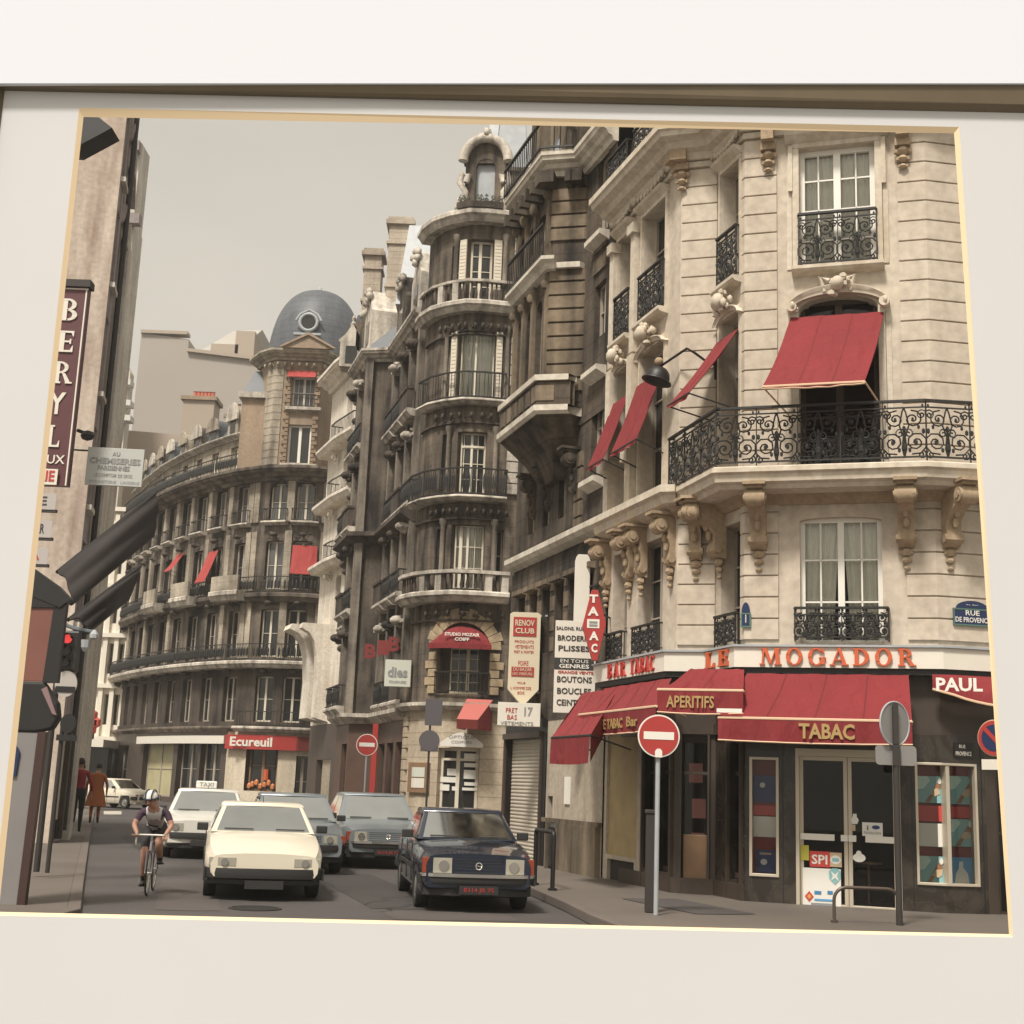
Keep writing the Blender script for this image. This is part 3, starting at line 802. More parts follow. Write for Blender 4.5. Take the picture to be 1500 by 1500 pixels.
mb = MB(); cornice(mb, QU, 0, QU.L, ZC + 3.0, .35, .4); mb.build('upper_cornice', CL, cb)
mb = MB()
for i in range(8): pbox(mb, QU, 0.02, QU.L, -.02, .03, ZC + .1 + i * .36, ZC + .1 + i * .36 + .335) if False else None
for x0, x1 in ((0, .28), (1.2, 1.5), (2.5, QU.c[2] + .1)):
    for i in range(7): pbox(mb, QU, x0 + .01, x1, -.01, .03, ZC + .12 + i * .36, ZC + .12 + i * .36 + .335)
mb.build('upper_quoin', ST, cb)
scroll_rail(Q, .2, 1.2, ZC, ZC + .8, .30, cb, .5, 'attic_railing'); scroll_rail(Q, 1.5, 2.5, ZC, ZC + .8, .30, cb, .5, 'attic_railing')
mb = MB(); mb.loft([[QU.pt(k, .1, ZC + 3.0) for k in QU.c] + [Vector((14, 28, ZC + 3)), Vector((3, 30, ZC + 3))], [QU.pt(k, -1.6, ZC + 6) for k in QU.c] + [Vector((13, 29, ZC + 6)), Vector((4, 30, ZC + 6))]]); mb.build('roof', MATS['slate'], cb)

zaw = Q.Z(1200, 988, .25)
mb = MB()
SH = [(-.25)]
dpx = lambda x, y: S(x, y)
d0, d1 = S(1166, 1220), S(1320, 1220); dzt = Q.Z(1240, 1098)
l0, l1 = S(1098, 1200), S(1141, 1200); lz0, lz1 = Q.Z(1120, 1284), Q.Z(1120, 1109)
r0, r1 = S(1342, 1210), S(1432, 1210); rz0, rz1 = Q.Z(1390, 1298), Q.Z(1390, 1118)
gops = [(d0, d1, .02, dzt), (l0, l1, lz0, lz1), (r0, r1, rz0, rz1)]
bays = []
x = 1.8
while x < sD - .25:
    bays.append((x, min(x + .50, sD - .12), .42, 2.55)); x += .58
bays = [b for b in bays if b[1] - b[0] > .3 and not any(b[0] - .05 < c < b[1] + .05 for c in (sB, sC))]
bays = [b for b in bays if b[1] < sB or b[0] > sC] + [(sB + .12, sC - .12, .13, 2.55)]
HB = plain('header_brown', (.048, .034, .025), .5, var=.35, scale=2)
wall(mb, Q, 1.7, sC + .02, 0, 2.62, gops + bays, .16); mb.build('shopfront', HB, cb); mb = MB(); wall(mb, Q, sC + .02, r1 + .14, 0, 2.62, gops + bays, .16); mb.build('shopfront', marble(), cb); mb = MB(); wall(mb, Q, r1 + .14, Q.L, 0, 2.62, [(r1 + .3, r1 + 1.2, .1, 2.4)], .16); mb.build('shopfront', HB, cb)
window(Q, (r1 + .3, r1 + 1.2, .1, 2.4), cb, .14, MATS['wood_dark'], CG, (1, 1), .06, name='side_door')
mb = MB(); wall(mb, Q, 1.7, Q.L, 2.62, GF + .02, [], .16); mb.build('shopfront_header', plain('header_brown', (.035, .028, .022), .5, var=.3, scale=2), cb)
mb = MB(); wall(mb, Q, 0, 1.7, 0, GF + .02, [(.12, 1.5, .55, 2.7), (.2, 1.4, .12, .48)], .12)
mb.build('ground_floor_wall', ST, cb)
mb = MB(); pbox(mb, Q, .12, 1.5, -.12, -.05, .55, 2.7); mb.build('shutter_panel', plain('ochre_panel', (.42, .32, .16), .7, var=.3, scale=3), cb)
mb = MB(); pbox(mb, Q, .2, 1.4, -.11, -.07, .12, .48); mb.build('cellar_grille', MATS['iron_dark'], cb)
mb = MB()
for b in bays:
    pbox(mb, Q, b[0] - .045, b[0], -.1, .05, .1, 2.75); pbox(mb, Q, b[1], b[1] + .035, -.1, .05, .1, 2.75)
pbox(mb, Q, .85, sD - .03, -.01, .055, 2.58, 2.74); pbox(mb, Q, .85, sD - .03, -.01, .045, .1, .36)
mb.build('shopfront_timber', MATS['wood_dark'], cb)
for i, b in enumerate(bays):
    mb = MB()
    pbox(mb, Q, b[0], b[1], -.12, -.09, b[2], b[2] + .08); pbox(mb, Q, b[0], b[1], -.12, -.09, 2.45, 2.55); pbox(mb, Q, b[0], b[1], -.12, -.10, 1.95, 2.0)
    o = mb.build('shop_window', MATS['wood_dark'], cb)
    g = MB(); g.quad(Q.pt(b[0], -.115, b[2]), Q.pt(b[1], -.115, b[2]), Q.pt(b[1], -.115, 2.55), Q.pt(b[0], -.115, 2.55)); g.build('pane', CG, o)
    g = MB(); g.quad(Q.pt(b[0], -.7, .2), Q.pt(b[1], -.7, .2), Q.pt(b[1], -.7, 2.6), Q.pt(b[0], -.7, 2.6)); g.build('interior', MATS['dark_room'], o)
    g = MB(); rr = random.Random(i)
    for k in range(3):
        z = .8 + k * .5 + rr.uniform(-.1, .1); a = b[0] + .08 + rr.uniform(0, .1); g.add([Q.pt(a, -.14, z), Q.pt(a + .22, -.14, z), Q.pt(a + .22, -.14, z + .3), Q.pt(a, -.14, z + .3)], [(0, 1, 2, 3)])
    g.build('notice', [MATS['letter_red'], plain('poster_blue', (.05, .09, .2), .5), plain('poster_grey', (.25, .25, .26), .5), plain('poster_pink', (.42, .16, .14), .5)][i % 4], o)
mb = MB(); pbox(mb, Q, sB + .14, sC - .14, -.11, -.06, .15, 1.02); mb.build('door_panel', MATS['brown_door'], cb, bevel=.01)
mb = MB(); pbox(mb, Q, .85, Q.L, -.01, .06, 0.0, .1); mb.build('plinth', MATS['joint_stone'], cb)
mb = MB(); 
for k in (sD + .02, l1 + .06, r0 - .05, r1 + .08): pbox(mb, Q, k - .006, k + .006, -.01, .004, .1, 2.6)
mb.build('marble_joint', MATS['black_paint'], cb)

AL = MATS['aluminium']
dm = (d0 + d1) / 2
fr_ = MB(); pbox(fr_, Q, d0, d0 + .05, -.14, .03, .02, dzt); pbox(fr_, Q, d1 - .05, d1, -.14, .03, .02, dzt); pbox(fr_, Q, d0 + .05, d1 - .05, -.14, .03, dzt - .11, dzt)
dfr = fr_.build('door_frame', AL, cb, bevel=.004)
for (a, b) in ((d0 + .05, dm - .004), (dm + .004, d1 - .05)):
    mb = MB(); v0, v1 = -.12, -.06; t = .055
    pbox(mb, Q, a, a + t, v0, v1, .03, dzt - .11); pbox(mb, Q, b - t, b, v0, v1, .03, dzt - .11); pbox(mb, Q, a + t, b - t, v0, v1, .03, .15); pbox(mb, Q, a + t, b - t, v0, v1, dzt - .17, dzt - .11)
    dr = mb.build('door', AL, cb, bevel=.004)
    g = MB(); g.quad(Q.pt(a, -.09, .1), Q.pt(b, -.09, .1), Q.pt(b, -.09, dzt - .15), Q.pt(a, -.09, dzt - .15)); g.build('pane', CG, dr)
    z = Q.Z(1240, 1228)
    g = MB()
    if a < dm - .1 and b < dm: pbox(g, Q, a + .01, b - .19, -.06, -.01, z - .045, z + .045); pbox(g, Q, b - .10, b, -.06, -.01, z - .045, z + .045)
    else: pbox(g, Q, a, a + .11, -.06, -.01, z - .045, z + .045); pbox(g, Q, a + .24, b, -.06, -.01, z - .045, z + .045)
    g.build('push_bar', MATS['paint_white'], dr)
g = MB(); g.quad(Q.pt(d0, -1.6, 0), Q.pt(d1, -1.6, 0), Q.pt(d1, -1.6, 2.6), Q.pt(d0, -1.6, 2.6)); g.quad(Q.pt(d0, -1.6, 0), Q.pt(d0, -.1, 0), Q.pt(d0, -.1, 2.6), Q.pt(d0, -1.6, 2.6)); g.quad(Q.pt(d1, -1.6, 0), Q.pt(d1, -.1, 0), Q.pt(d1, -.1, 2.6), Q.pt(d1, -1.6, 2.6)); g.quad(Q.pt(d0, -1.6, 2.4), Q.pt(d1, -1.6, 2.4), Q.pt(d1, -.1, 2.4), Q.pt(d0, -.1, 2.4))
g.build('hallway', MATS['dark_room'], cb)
g = MB(); k = Q.S(1270, 1280); g.lathe(Q.pt(k, -.7, 0), [(.0, .72), (.22, .72), (.22, .75), (0, .75)], 16); g.cyl(Q.pt(k, -.7, 0), Q.pt(k, -.7, .72), .02, 8); g.build('bistro_table', MATS['brown_door'], cb)
STK = {c: plain('sticker_' + c, v, .5) for c, v in dict(yellow=(.45, .42, .06), red=(.5, .05, .04), white=(.7, .68, .62), blue=(.05, .2, .38), teal=(.22, .42, .43), cyan=(.50, .66, .60), orange=(.6, .3, .08), sand=(.5, .38, .25), brown=(.28, .13, .06), navy=(.02, .04, .16), sky=(.10, .30, .52)).items()}
def sticker(x0, y0, x1, y1, col, parent, v=-.052, name='sticker', P=Q, pts=None):
    a, b, c, d = P.B(x0, y0, x1, y1, v); g = MB()
    if pts: g.prism([P.pt(a + (b - a) * u, v, c + (d - c) * w_) for u, w_ in pts], P.frame((a + b) / 2)[3] * .003)
    else: pbox(g, P, a, b, v, v + .003, c, d)
    return g.build(name, STK[col] if isinstance(col, str) else col, parent)
hexa = [(.5 + .5 * math.cos(R(a)), .5 + .5 * math.sin(R(a))) for a in range(0, 360, 24)]
sticker(1172, 1238, 1185, 1260, 'yellow', dfr); s_ = sticker(1186, 1247, 1216, 1270, 'red', dfr)
o_, X_, Z_, N_ = Q.frame((d0 + d1) / 2, -.048, 0)
def on_front(P, x0, y0, x1, y1, v):
    a, b, c, d = P.B(x0, y0, x1, y1, v); m = (a + b) / 2; o, X, Z, Nn = P.frame(m, v, c)
    return (o, X, Z, Nn), -(b - a) / 2, (b - a) / 2, 0, d - c
def ptext(s, P, x0, y0, x1, y1, v, mat, parent, depth=.006, bold=0.0):
    fr, a, b, c, d = on_front(P, x0, y0, x1, y1, v)
    return text(s, fr, a, b, c, d, mat, parent, depth, bold=bold)
ptext('SPI', Q, 1189, 1252, 1212, 1266, -.048, MATS['paint_white'], dfr, .003, .02)
sticker(1216, 1249, 1233, 1270, 'sand', dfr); sticker(1216, 1253, 1232, 1266, 'white', dfr, -.048, pts=hexa); sticker(1219, 1257, 1229, 1262, 'teal', dfr, -.044)
sticker(1176, 1272, 1232, 1330, 'white', dfr, -.053)
sticker(1214, 1272, 1232, 1296, 'teal', dfr, -.046, pts=[(.5, 0), (.95, .35), (1, .8), (.7, 1), (.3, 1), (0, .8), (.05, .35)]); sticker(1217, 1276, 1229, 1291, 'white', dfr, -.042, pts=[(0, 0), (.5, .35), (1, 0), (.75, .5), (1, 1), (.5, .65), (0, 1), (.25, .5)])
sticker(1179, 1305, 1192, 1321, 'red', dfr, -.046, pts=[(.5, 0), (1, .5), (.5, 1), (0, .5)]); sticker(1182, 1309, 1189, 1317, 'orange', dfr, -.042, pts=[(.5, 0), (1, .5), (.5, 1), (0, .5)])
sticker(1193, 1305, 1203, 1310, 'blue', dfr, -.046); sticker(1212, 1305, 1220, 1310, 'blue', dfr, -.046); sticker(1193, 1317, 1222, 1320, 'sky', dfr, -.046); sticker(1188, 1323, 1222, 1330, plain('poster_grey', (.25, .25, .26), .5), dfr, -.046)
sticker(1246, 1192, 1258, 1207, 'white', dfr, pts=[(.2, 0), (.8, 0), (1, .4), (.75, .7), (.75, 1), (.3, 1), (.25, .7), (0, .4)]); sticker(1247, 1208, 1253, 1217, 'sand', dfr)
sticker(1263, 1205, 1293, 1225, 'white', dfr); sticker(1277, 1209, 1289, 1215, 'navy', dfr, -.046, pts=hexa); ptext('i', Q, 1270, 1209, 1272, 1216, -.046, MATS['letter_black'], dfr, .003, .02); ptext('PAVILLON', Q, 1266, 1218, 1290, 1222, -.046, MATS['letter_grey'], dfr, .003)
sticker(1249, 1250, 1268, 1263, 'white', dfr, pts=hexa); sticker(1254, 1246, 1262, 1254, 'white', dfr, -.05, pts=hexa)

def framed(o, parent, name, fr=.04, mull=False):
    a, b, c, d = o; mb = MB(); t = fr
    pbox(mb, Q, a, a + t, -.15, .03, c, d); pbox(mb, Q, b - t, b, -.15, .03, c, d); pbox(mb, Q, a + t, b - t, -.15, .03, c, c + t); pbox(mb, Q, a + t, b - t, -.15, .03, d - t, d)
    if mull: m = (a + b) / 2; pbox(mb, Q, m - t * .8, m + t * .8, -.15, .02, c + t, d - t)
    r = mb.build(name, AL, parent, bevel=.004)
    g = MB(); g.quad(Q.pt(a, -.05, c), Q.pt(b, -.05, c), Q.pt(b, -.05, d), Q.pt(a, -.05, d)); g.build('pane', CG, r)
    g = MB(); g.quad(Q.pt(a, -.15, c), Q.pt(b, -.15, c), Q.pt(b, -.15, d), Q.pt(a, -.15, d)); g.build('backing', plain('case_red', (.20, .025, .02), .7), r)
    return r
dc = framed((l0, l1, lz0, lz1), cb, 'display_case')
for (x0, y0, x1, y1, c) in ((1103, 1136, 1136, 1175, 'navy'), (1103, 1180, 1136, 1194, 'red'), (1103, 1196, 1138, 1226, 'white'), (1108, 1245, 1136, 1278, 'navy')):
    sticker(x0, y0, x1, y1, c, dc, -.135, 'poster')
sticker(1113, 1146, 1121, 1154, 'white', dc, -.125, 'poster', pts=hexa); sticker(1114, 1258, 1124, 1267, 'white', dc, -.125, 'poster', pts=hexa); sticker(1113, 1249, 1130, 1252, 'sand', dc, -.125, 'poster')
tw = framed((r0, r1, rz0, rz1), cb, 'travel_window', .035, True)
def beach(x0, y0, x1, y1):
    sticker(x0, y0, x1, y1, 'teal', tw, -.135, 'poster'); w_ = x1 - x0; h = y1 - y0
    sticker(x0 + w_ * .3, y0 + h * .2, x0 + w_ * .95, y1 - h * .02, 'brown', tw, -.13, 'poster', pts=[(0, 0), (.28, .0), (.5, .35), (1, .75), (.8, 1), (.55, .7)])
    sticker(x0 + w_ * .5, y0 + h * .45, x0 + w_ * .9, y0 + h * .75, 'sand', tw, -.126, 'poster', pts=[(0, .2), (.5, 0), (1, .3), (.8, 1), (.3, .9)])
    sticker(x0 + w_ * .8, y0 + h * .08, x0 + w_ * .95, y0 + h * .3, 'white', tw, -.122, 'poster', pts=hexa)
    sticker(x0, y0, x0 + w_ * .5, y0 + h * .5, 'cyan', tw, -.131, 'poster', pts=[(0, 0), (.5, .1), (1, .7), (.8, 1), (0, 1)])
for b_ in ((1344, 1137, 1381, 1176), (1388, 1137, 1428, 1178), (1388, 1200, 1426, 1240), (1344, 1254, 1384, 1296)): beach(*b_)
sticker(1344, 1206, 1384, 1240, 'white', tw, -.135, 'poster')
sticker(1394, 1256, 1426, 1297, 'sky', tw, -.135, 'poster'); sticker(1398, 1262, 1420, 1297, 'white', tw, -.13, 'poster', pts=[(0, 0), (1, 0), (.9, .5), (.6, .75), (.6, 1), (.35, 1), (.3, .7), (.1, .5)])
sticker(1345, 1180, 1381, 1203, 'red', tw, -.14, 'poster'); sticker(1388, 1182, 1427, 1198, 'red', tw, -.142, 'poster')
mb = MB(); a, b, c, d = Q.B(1398, 1088, 1425, 1110, .02); pbox(mb, Q, a, b, -.01, .02, c, d); pl = mb.build('name_plate', MATS['black_paint'], cb)
ptext('RUE', Q, 1405, 1091, 1414, 1096, .022, MATS['sign_white'], pl, .004); ptext('PROVENCE', Q, 1400, 1101, 1423, 1107, .022, MATS['sign_white'], pl, .004)
def street_plate(x0, y0, x1, y1, lines, label, topo=None, col='enamel_blue'):
    a, b, c, d = Q.B(x0, y0, x1, y1, .05); m = (a + b) / 2; o, X, Z, Nn = Q.frame(m, .045, c); w_ = (b - a); h = d - c
    t = thing('street_name_sign', label, 'street sign', o)
    mb = MB(); mb.prism([o + X * (-w_ / 2) , o + X * (w_ / 2), o + X * (w_ / 2) + Z * h, o - X * (w_ / 2) + Z * h], Nn * .02); mb.build('panel', MATS[col], t)
    mb = MB(); hh = topo or h * .45
    mb.prism([o + X * (w_ * .42 * math.cos(R(q))) + Z * (h + .004 + hh * math.sin(R(q))) for q in range(0, 181, 15)], Nn * .02); mb.build('number_panel', MATS['enamel_blue'], t)
    mb = MB()
    for z in (0.0, h - .02): mb.obox(o + Nn * .021, X, Z, Nn, -w_ / 2, w_ / 2, z, z + .02, 0, .004)
    for x in (-w_ / 2, w_ / 2 - .02): mb.obox(o + Nn * .021, X, Z, Nn, x, x + .02, 0.021, h - .021, 0, .004)
    mb.build('border', plain('enamel_green', (.08, .16, .12), .4), t)
    for i, l in enumerate(lines):
        k = len(lines); z1 = h * (1 - .1 - i * (.82 / k)); z0 = z1 - h * .6 / k
        ww = w_ * min(.9, .12 * len(l)); text(l, (o, X, Z, Nn), -ww / 2, ww / 2, z0, z1, MATS['paint_white'], t, .004, n0=.022, bold=.01)
    return t, (o, X, Z, Nn), w_, h, hh
r = street_plate(1396, 892, 1452, 917, ['RUE', 'DE PROVENCE'], 'blue enamel street name sign reading Rue de Provence on the cream wall above the cafe')
text('9e Arr', r[1], -.1, .1, r[3] + .05, r[3] + r[4] * .55, MATS['paint_white'], r[0], .004, n0=.022)
r = street_plate(1085, 898, 1100, 919, ['8'], 'small blue enamel street sign with a narrow pointed top between the corner windows', topo=.16)

fb = thing('cafe_fascia_sign', 'white fascia board with big orange serif letters running round the cafe corner above the awnings', 'shop sign', (Q.p[3].x, Q.p[3].y, zl['sb']))
mb = MB(); pbox(mb, Q, .02, Q.L, .03, .27, zl['sb'], zl['st']); mb.build('board', MATS['sign_white'], fb)
mb = MB(); pbox(mb, Q, .02, Q.L, .03, .31, zl['st'] + .003, zl['st'] + .035); mb.build('top_trim', MATS['zinc'], fb)
mb = MB(); pbox(mb, Q, .02, Q.L, .06, .22, zl['sb'] - .09, zl['sb'] - .003); mb.build('lower_trim', MATS['black_paint'], fb)
def serif_on(word, x0, y0, x1, y1, v, mat, parent, depth):
    fr, a, b, c, d = on_front(Q, x0, y0, x1, y1, v); serif(word, fr, a, b, c, d, mat, parent, depth)
serif_on('MOGADOR', 1114, 950, 1339, 975, .27, MATS['letter_orange'], fb, .04)
serif_on('LE', 1102, 950, 1106, 975, .27, MATS['letter_orange'], fb, .04) if False else None
fr = Q.frame(sC + .62, .27, zl['sb'] + .03); serif('LE', fr, -.40, .36, 0, .25, MATS['letter_orange'], fb, .04)
fr = Q.frame(S(942, 985, .27), .27, zl['sb'] + .03); serif('TABAC', fr, -.5, .5, 0, .25, MATS['letter_red'], fb, .03)
fr = Q.frame(S(904, 992, .27), .27, zl['sb'] + .03); serif('BAR', fr, -.4, .4, 0, .25, MATS['letter_red'], fb, .03)
mb = MB(); k = sE + .75; pbox(mb, Q, k, k + .8, .27, .285, zl['sb'] + .02, zl['st'] - .02); mb.build('emblem', plain('emblem_maroon', (.16, .02, .03), .5), fb)
mb = MB(); pbox(mb, Q, k + .25, k + .7, .285, .295, zl['sb'] + .12, zl['sb'] + .2); mb.build('emblem_stripe', MATS['sign_white'], fb)

def awning(P, s0, s1, zt, v0, zf, vf, val, label, name='awning', mat=None, group=None, sides=True, inset=0.0, trim=True, arms=True, sag=.02, valsc=False, cat='awning', s0f=None, s1f=None):
    s0f = s0 + inset if s0f is None else s0f; s1f = s1 - inset if s1f is None else s1f
    o = P.frame((s0 + s1) / 2, 0, zf)[0]
    t = thing(name, label, cat, o, group); mat = mat or MATS['awning_red']
    mb = MB(); n = 36; rows = []; under = []; ph_ = s0 * 3.7
    for j in range(13):
        f = j / 12; row = []; un = []
        for i in range(n + 1):
            g = i / n; s_ = (s0 + (s1 - s0) * g) * (1 - f) + (s0f + (s1f - s0f) * g) * f
            z = zt + (zf - zt) * f - sag * 1.6 * math.sin(math.pi * f) - (.012 * math.sin(g * 21 + ph_ + f * 3) + .008 * math.sin(g * 43 + ph_ * 2 - f * 5)) * math.sin(math.pi * min(f * .8 + .1, 1)) - .02 * f * math.sin(math.pi * g)
            row.append(P.pt(s_, v0 + (vf - v0) * f, z)); un.append(P.pt(s_, v0 + (vf - v0) * f, z - .015))
        rows.append(row); under.append(un)
    mb.grid(rows); mb.grid([list(reversed(r_)) for r_ in under])
    mb.build('canvas', mat, t, smooth=True)
    sm_ = MB(); ns = max(2, int(round((s1 - s0) / .55)))
    for q in range(1, ns):
        i = int(n * q / ns); sm_.grid([[r_[i] + Vector((0, 0, .004)), r_[i].lerp(r_[i + 1], .28) + Vector((0, 0, .006))] for r_ in rows])
    sm_.build1('seam', MATS['awning_seam'], t)
    if val:
        mb = MB(); rows = []
        m = max(8, int((s1f - s0f) / .05))
        for j in range(4):
            rows.append([P.pt(s0f + (s1f - s0f) * i / m, vf + .012 + (.014 * math.sin(i * .9) + .012 * math.sin(i * .37 + ph_)) * j / 3, zf - .012 - .02 * math.sin(math.pi * i / m) - val * j / 3) for i in range(m + 1)])
        mb.grid(rows); va = mb.build('valance', mat, t, smooth=True)
        if trim:
            mb = MB(); mb.tube([P.pt(s0f + (s1f - s0f) * i / m, vf + .014 + .014 * math.sin(i * .9) + .012 * math.sin(i * .37 + ph_), zf - .012 - .02 * math.sin(math.pi * i / m) - val) for i in range(m + 1)], .012, 4); mb.build('hem', MATS['trim_cream'], t)
    mb = MB(); mb.tube([P.pt(s0f, vf, zf - .01), P.pt(s1f, vf, zf - .01)], .022, 6)
    if arms:
        for a, b in ((s0, s0f), (s1, s1f)): mb.tube([P.pt(a, .05, zt - (zt - zf) * 1.15), P.pt(b, vf, zf - .01)], .014, 6)
    mb.build('awning_frame', MATS['iron'] if not trim else MATS['trim_cream'], t)
    if sides:
        for a, b in ((s0, s0f), (s1, s1f)):
            mb = MB(); mb.poly([P.pt(a, v0, zt), P.pt(b, vf, zf - val), P.pt(b, vf, zf), ]) ; mb.poly([P.pt(a, v0, zt), P.pt(a, v0, zt - .35), P.pt(b, vf, zf - val)]); mb.build('side_panel', mat, t)
    return t
VA = 1.05
za_f = Qf.Z(1190, 1053, VA); za_b = Qf.Z(1190, 1086, VA)
tb = awning(Qf, Qf.S(1094, 990, .3), Qf.S(1331, 990, .3), zaw, .3, za_f, VA, za_f - za_b, 'wide red awning with gold letters reading Tabac over the cafe doors', s0f=Qf.S(1052, 1055, VA), s1f=Qf.S(1336, 1055, VA), sides=False)
ptext('TABAC', Qf, 1170, 1060, 1252, 1083, VA + .03, MATS['gold'], tb, .012, .03)
mb = MB(); a, b, c, d = Qf.B(1050, 1038, 1087, 1044, VA + .03); pbox(mb, Qf, a, b, VA + .03, VA + .05, c, d); mb.build('white_tube', MATS['paint_white'], tb)
V2 = .95
za_f = Qf.Z(1030, 1010, V2); za_b = Qf.Z(1030, 1043, V2)
ta = awning(Qf, Qf.S(1012, 980, .3), Qf.S(1090, 980, .3), Qf.Z(1050, 980, .3), .3, za_f, V2, za_f - za_b, 'short red awning with faded gold lettering at the canted corner of the cafe', s0f=Qf.S(963, 1010, V2), s1f=Qf.S(1089, 1010, V2), sides=False)
ptext('APERITIFS', Qf, 976, 1019, 1046, 1037, V2 + .03, MATS['gold'], ta, .008, .02)
V3 = 1.0
za_f = Qs.Z(905, 1040, V3); za_b = Qs.Z(905, 1072, V3)
tc_ = awning(Qs, Qs.S(886, 1012, .3), Qs.S(984, 988, .3), Qs.Z(940, 1000, .3), .3, za_f, V3, za_f - za_b, 'red awning with gold glasses and letters on the street side of the cafe', s0f=Qs.S(848, 1050, V3), s1f=Qs.S(962, 1028, V3), sides=False)
def ptext2(s_, P, x0, y0, x1, y1, v, mat, parent):
    a, b = P.S(x0, (y0 + y1) / 2, v), P.S(x1, (y0 + y1) / 2, v); xm = (x0 + x1) / 2; c, d = P.Z(xm, y1, v), P.Z(xm, y0, v)
    m = (a + b) / 2; text(s_, P.frame(m, v, c), -(b - a) / 2, (b - a) / 2, 0, d - c, mat, parent, .008, bold=.02)
ptext2('Bar', Qs, 852, 1058, 866, 1072, V3 + .03, MATS['gold'], tc_); ptext2('CAFE TABAC', Qs, 872, 1053, 912, 1068, V3 + .03, MATS['gold'], tc_); ptext2('Bar', Qs, 918, 1049, 934, 1064, V3 + .03, MATS['gold'], tc_)
V4 = 1.55
za_f = Qs.Z(810, 1080, V4)
awning(Qs, 5.55, 7.3, Qs.Z(888, 1010, .3), .3, za_f, V4, .42, 'deep red awning in shade at the far end of the cafe beside the pale doorway', s0f=Qs.S(808, 1082, V4), s1f=Qs.S(808, 1082, V4) + 1.8, trim=False)
k0_ = Q.S(1366, 992, .5); k1_ = k0_ + 2.1
ap = thing('awning', 'rounded red awning with white letters at the right end of the cafe', 'awning', Q.frame(k0_, .3, 3.0)[0])
mb = MB(); rows = []
for i in range(17):
    f = i / 16; k = k0_ + (k1_ - k0_) * f; dr = .36 * math.sin(math.pi * min(f * 1.1 + .04, .96)) ** .55
    rows.append([Q.pt(k, .28 + .45 * math.sin(math.pi * f) * math.sin(g * math.pi / 12), zl['sb'] - .08 - .10 * g / 6 - dr * (1 - math.cos(g * math.pi / 12))) for g in range(7)])
mb.grid(rows); mb.build('canvas', MATS['awning_red'], ap, smooth=True)
mb = MB(); mb.tube([r_[-1] for r_ in rows], .02, 6); mb.build('hem', MATS['trim_cream'], ap)
k = Q.S(1407, 1002, .74); text('PAUL', Q.frame(k, .76, zl['sb'] - .44), .0, .62, .08, .27, MATS['paint_white'], ap, .012, bold=.03)

def win_awning(P, o, x_top, ytop, xb, yb, v, label, grp=None, ext=.06, val=.05):
    zt = P.Z(x_top, ytop, .08); zf = P.Z(xb, yb, v)
    return awning(P, o[0] - ext, o[1] + ext, zt, .08, zf, v, val, label, sides=False, trim=False, arms=True, group=grp, sag=.03)
o = fw['f2']; of = (Qf.S(1158, 463, .08), Qf.S(1295, 463, .08))
wa = awning(Qf, of[0], of[1], Qf.Z(1225, 461, .08), .08, Qf.Z(1190, 562, 1.1), 1.1, .03, 'large square red awning over the arched second floor corner window', sides=False, trim=True, sag=.05, s0f=Qf.S(1117, 562, 1.1), s1f=Qf.S(1267, 562, 1.1))
for (xt, yt, xb, yb, v, d0_, d1_, lab) in ((911, 583, 860, 686, .55, a1, a2, 'red window awning on the second floor street side, farther of the pair beside the lamp'), (949, 555, 908, 657, .55, b1, b2, 'red window awning on the second floor street side, just left of the black lamp')):
    win_awning(Qs, (d0_ + 6.0, d1_ + 6.0), xt, yt, xb, yb, v, lab, 'red window awnings on the street side')
Qc = Path([Q.p[2], Q.p[3]])
win_awning(Qc, (.16, .84), 1068, 490, 985, 590, .95, 'red window awning seen edge on behind the wall lamp')

wl = thing('wall_lamp', 'black dome wall lamp on a curved arm fixed to the cream corner building', 'wall lamp', Qc.pt(.1, 0, Q.Z(1037, 545)))
zlm = Qc.Z(1037, 545); bs = Qc.pt(.02, .03, zlm)
mb = MB(); mb.box(bs, (.07, .07, .5), R(-17)); mb.build('wall_plate', MATS['iron'], wl)
hd = on_plane(965, 548, Qc.frame(.02, .82)[0], Qc.frame(.02)[3])
e1 = on_plane(984, 528, Qc.frame(.02, .82)[0], Qc.frame(.02)[3])
nn = Qc.frame(.02)[3]
mb = MB(); mb.tube([bs, bs + nn * .15 + Vector((0, 0, .02)), bs + nn * .4 + Vector((0, 0, .16)), (bs + nn * .55 + Vector((0, 0, .22))), hd + Vector((0, 0, .16)) - nn * .05, hd + Vector((0, 0, .1))], .022, 8); mb.build('arm', MATS['iron'], wl)
mb = MB(); prof = [(.02, .14), (.05, .13), (.12, .10), (.18, .04), (.205, -.03), (.21, -.10), (.26, -.125), (.265, -.14), (.20, -.13), (.17, -.05), (.1, .04), (.02, .07)]
q_ = Matrix.Rotation(R(16), 3, Vector((0, 1, 0)))
mb.lathe((0, 0, 0), prof, 20); mb.v = [tuple(Vector(hd) + q_ @ Vector(v)) for v in mb.v]; mb.build('lamp_shade', MATS['black_paint'], wl, auto=40)
mb = MB(); mb.blob(hd + Vector((0, 0, .22)), .08, .08, .08, 10); mb.build('finial', CS, wl, smooth=True)
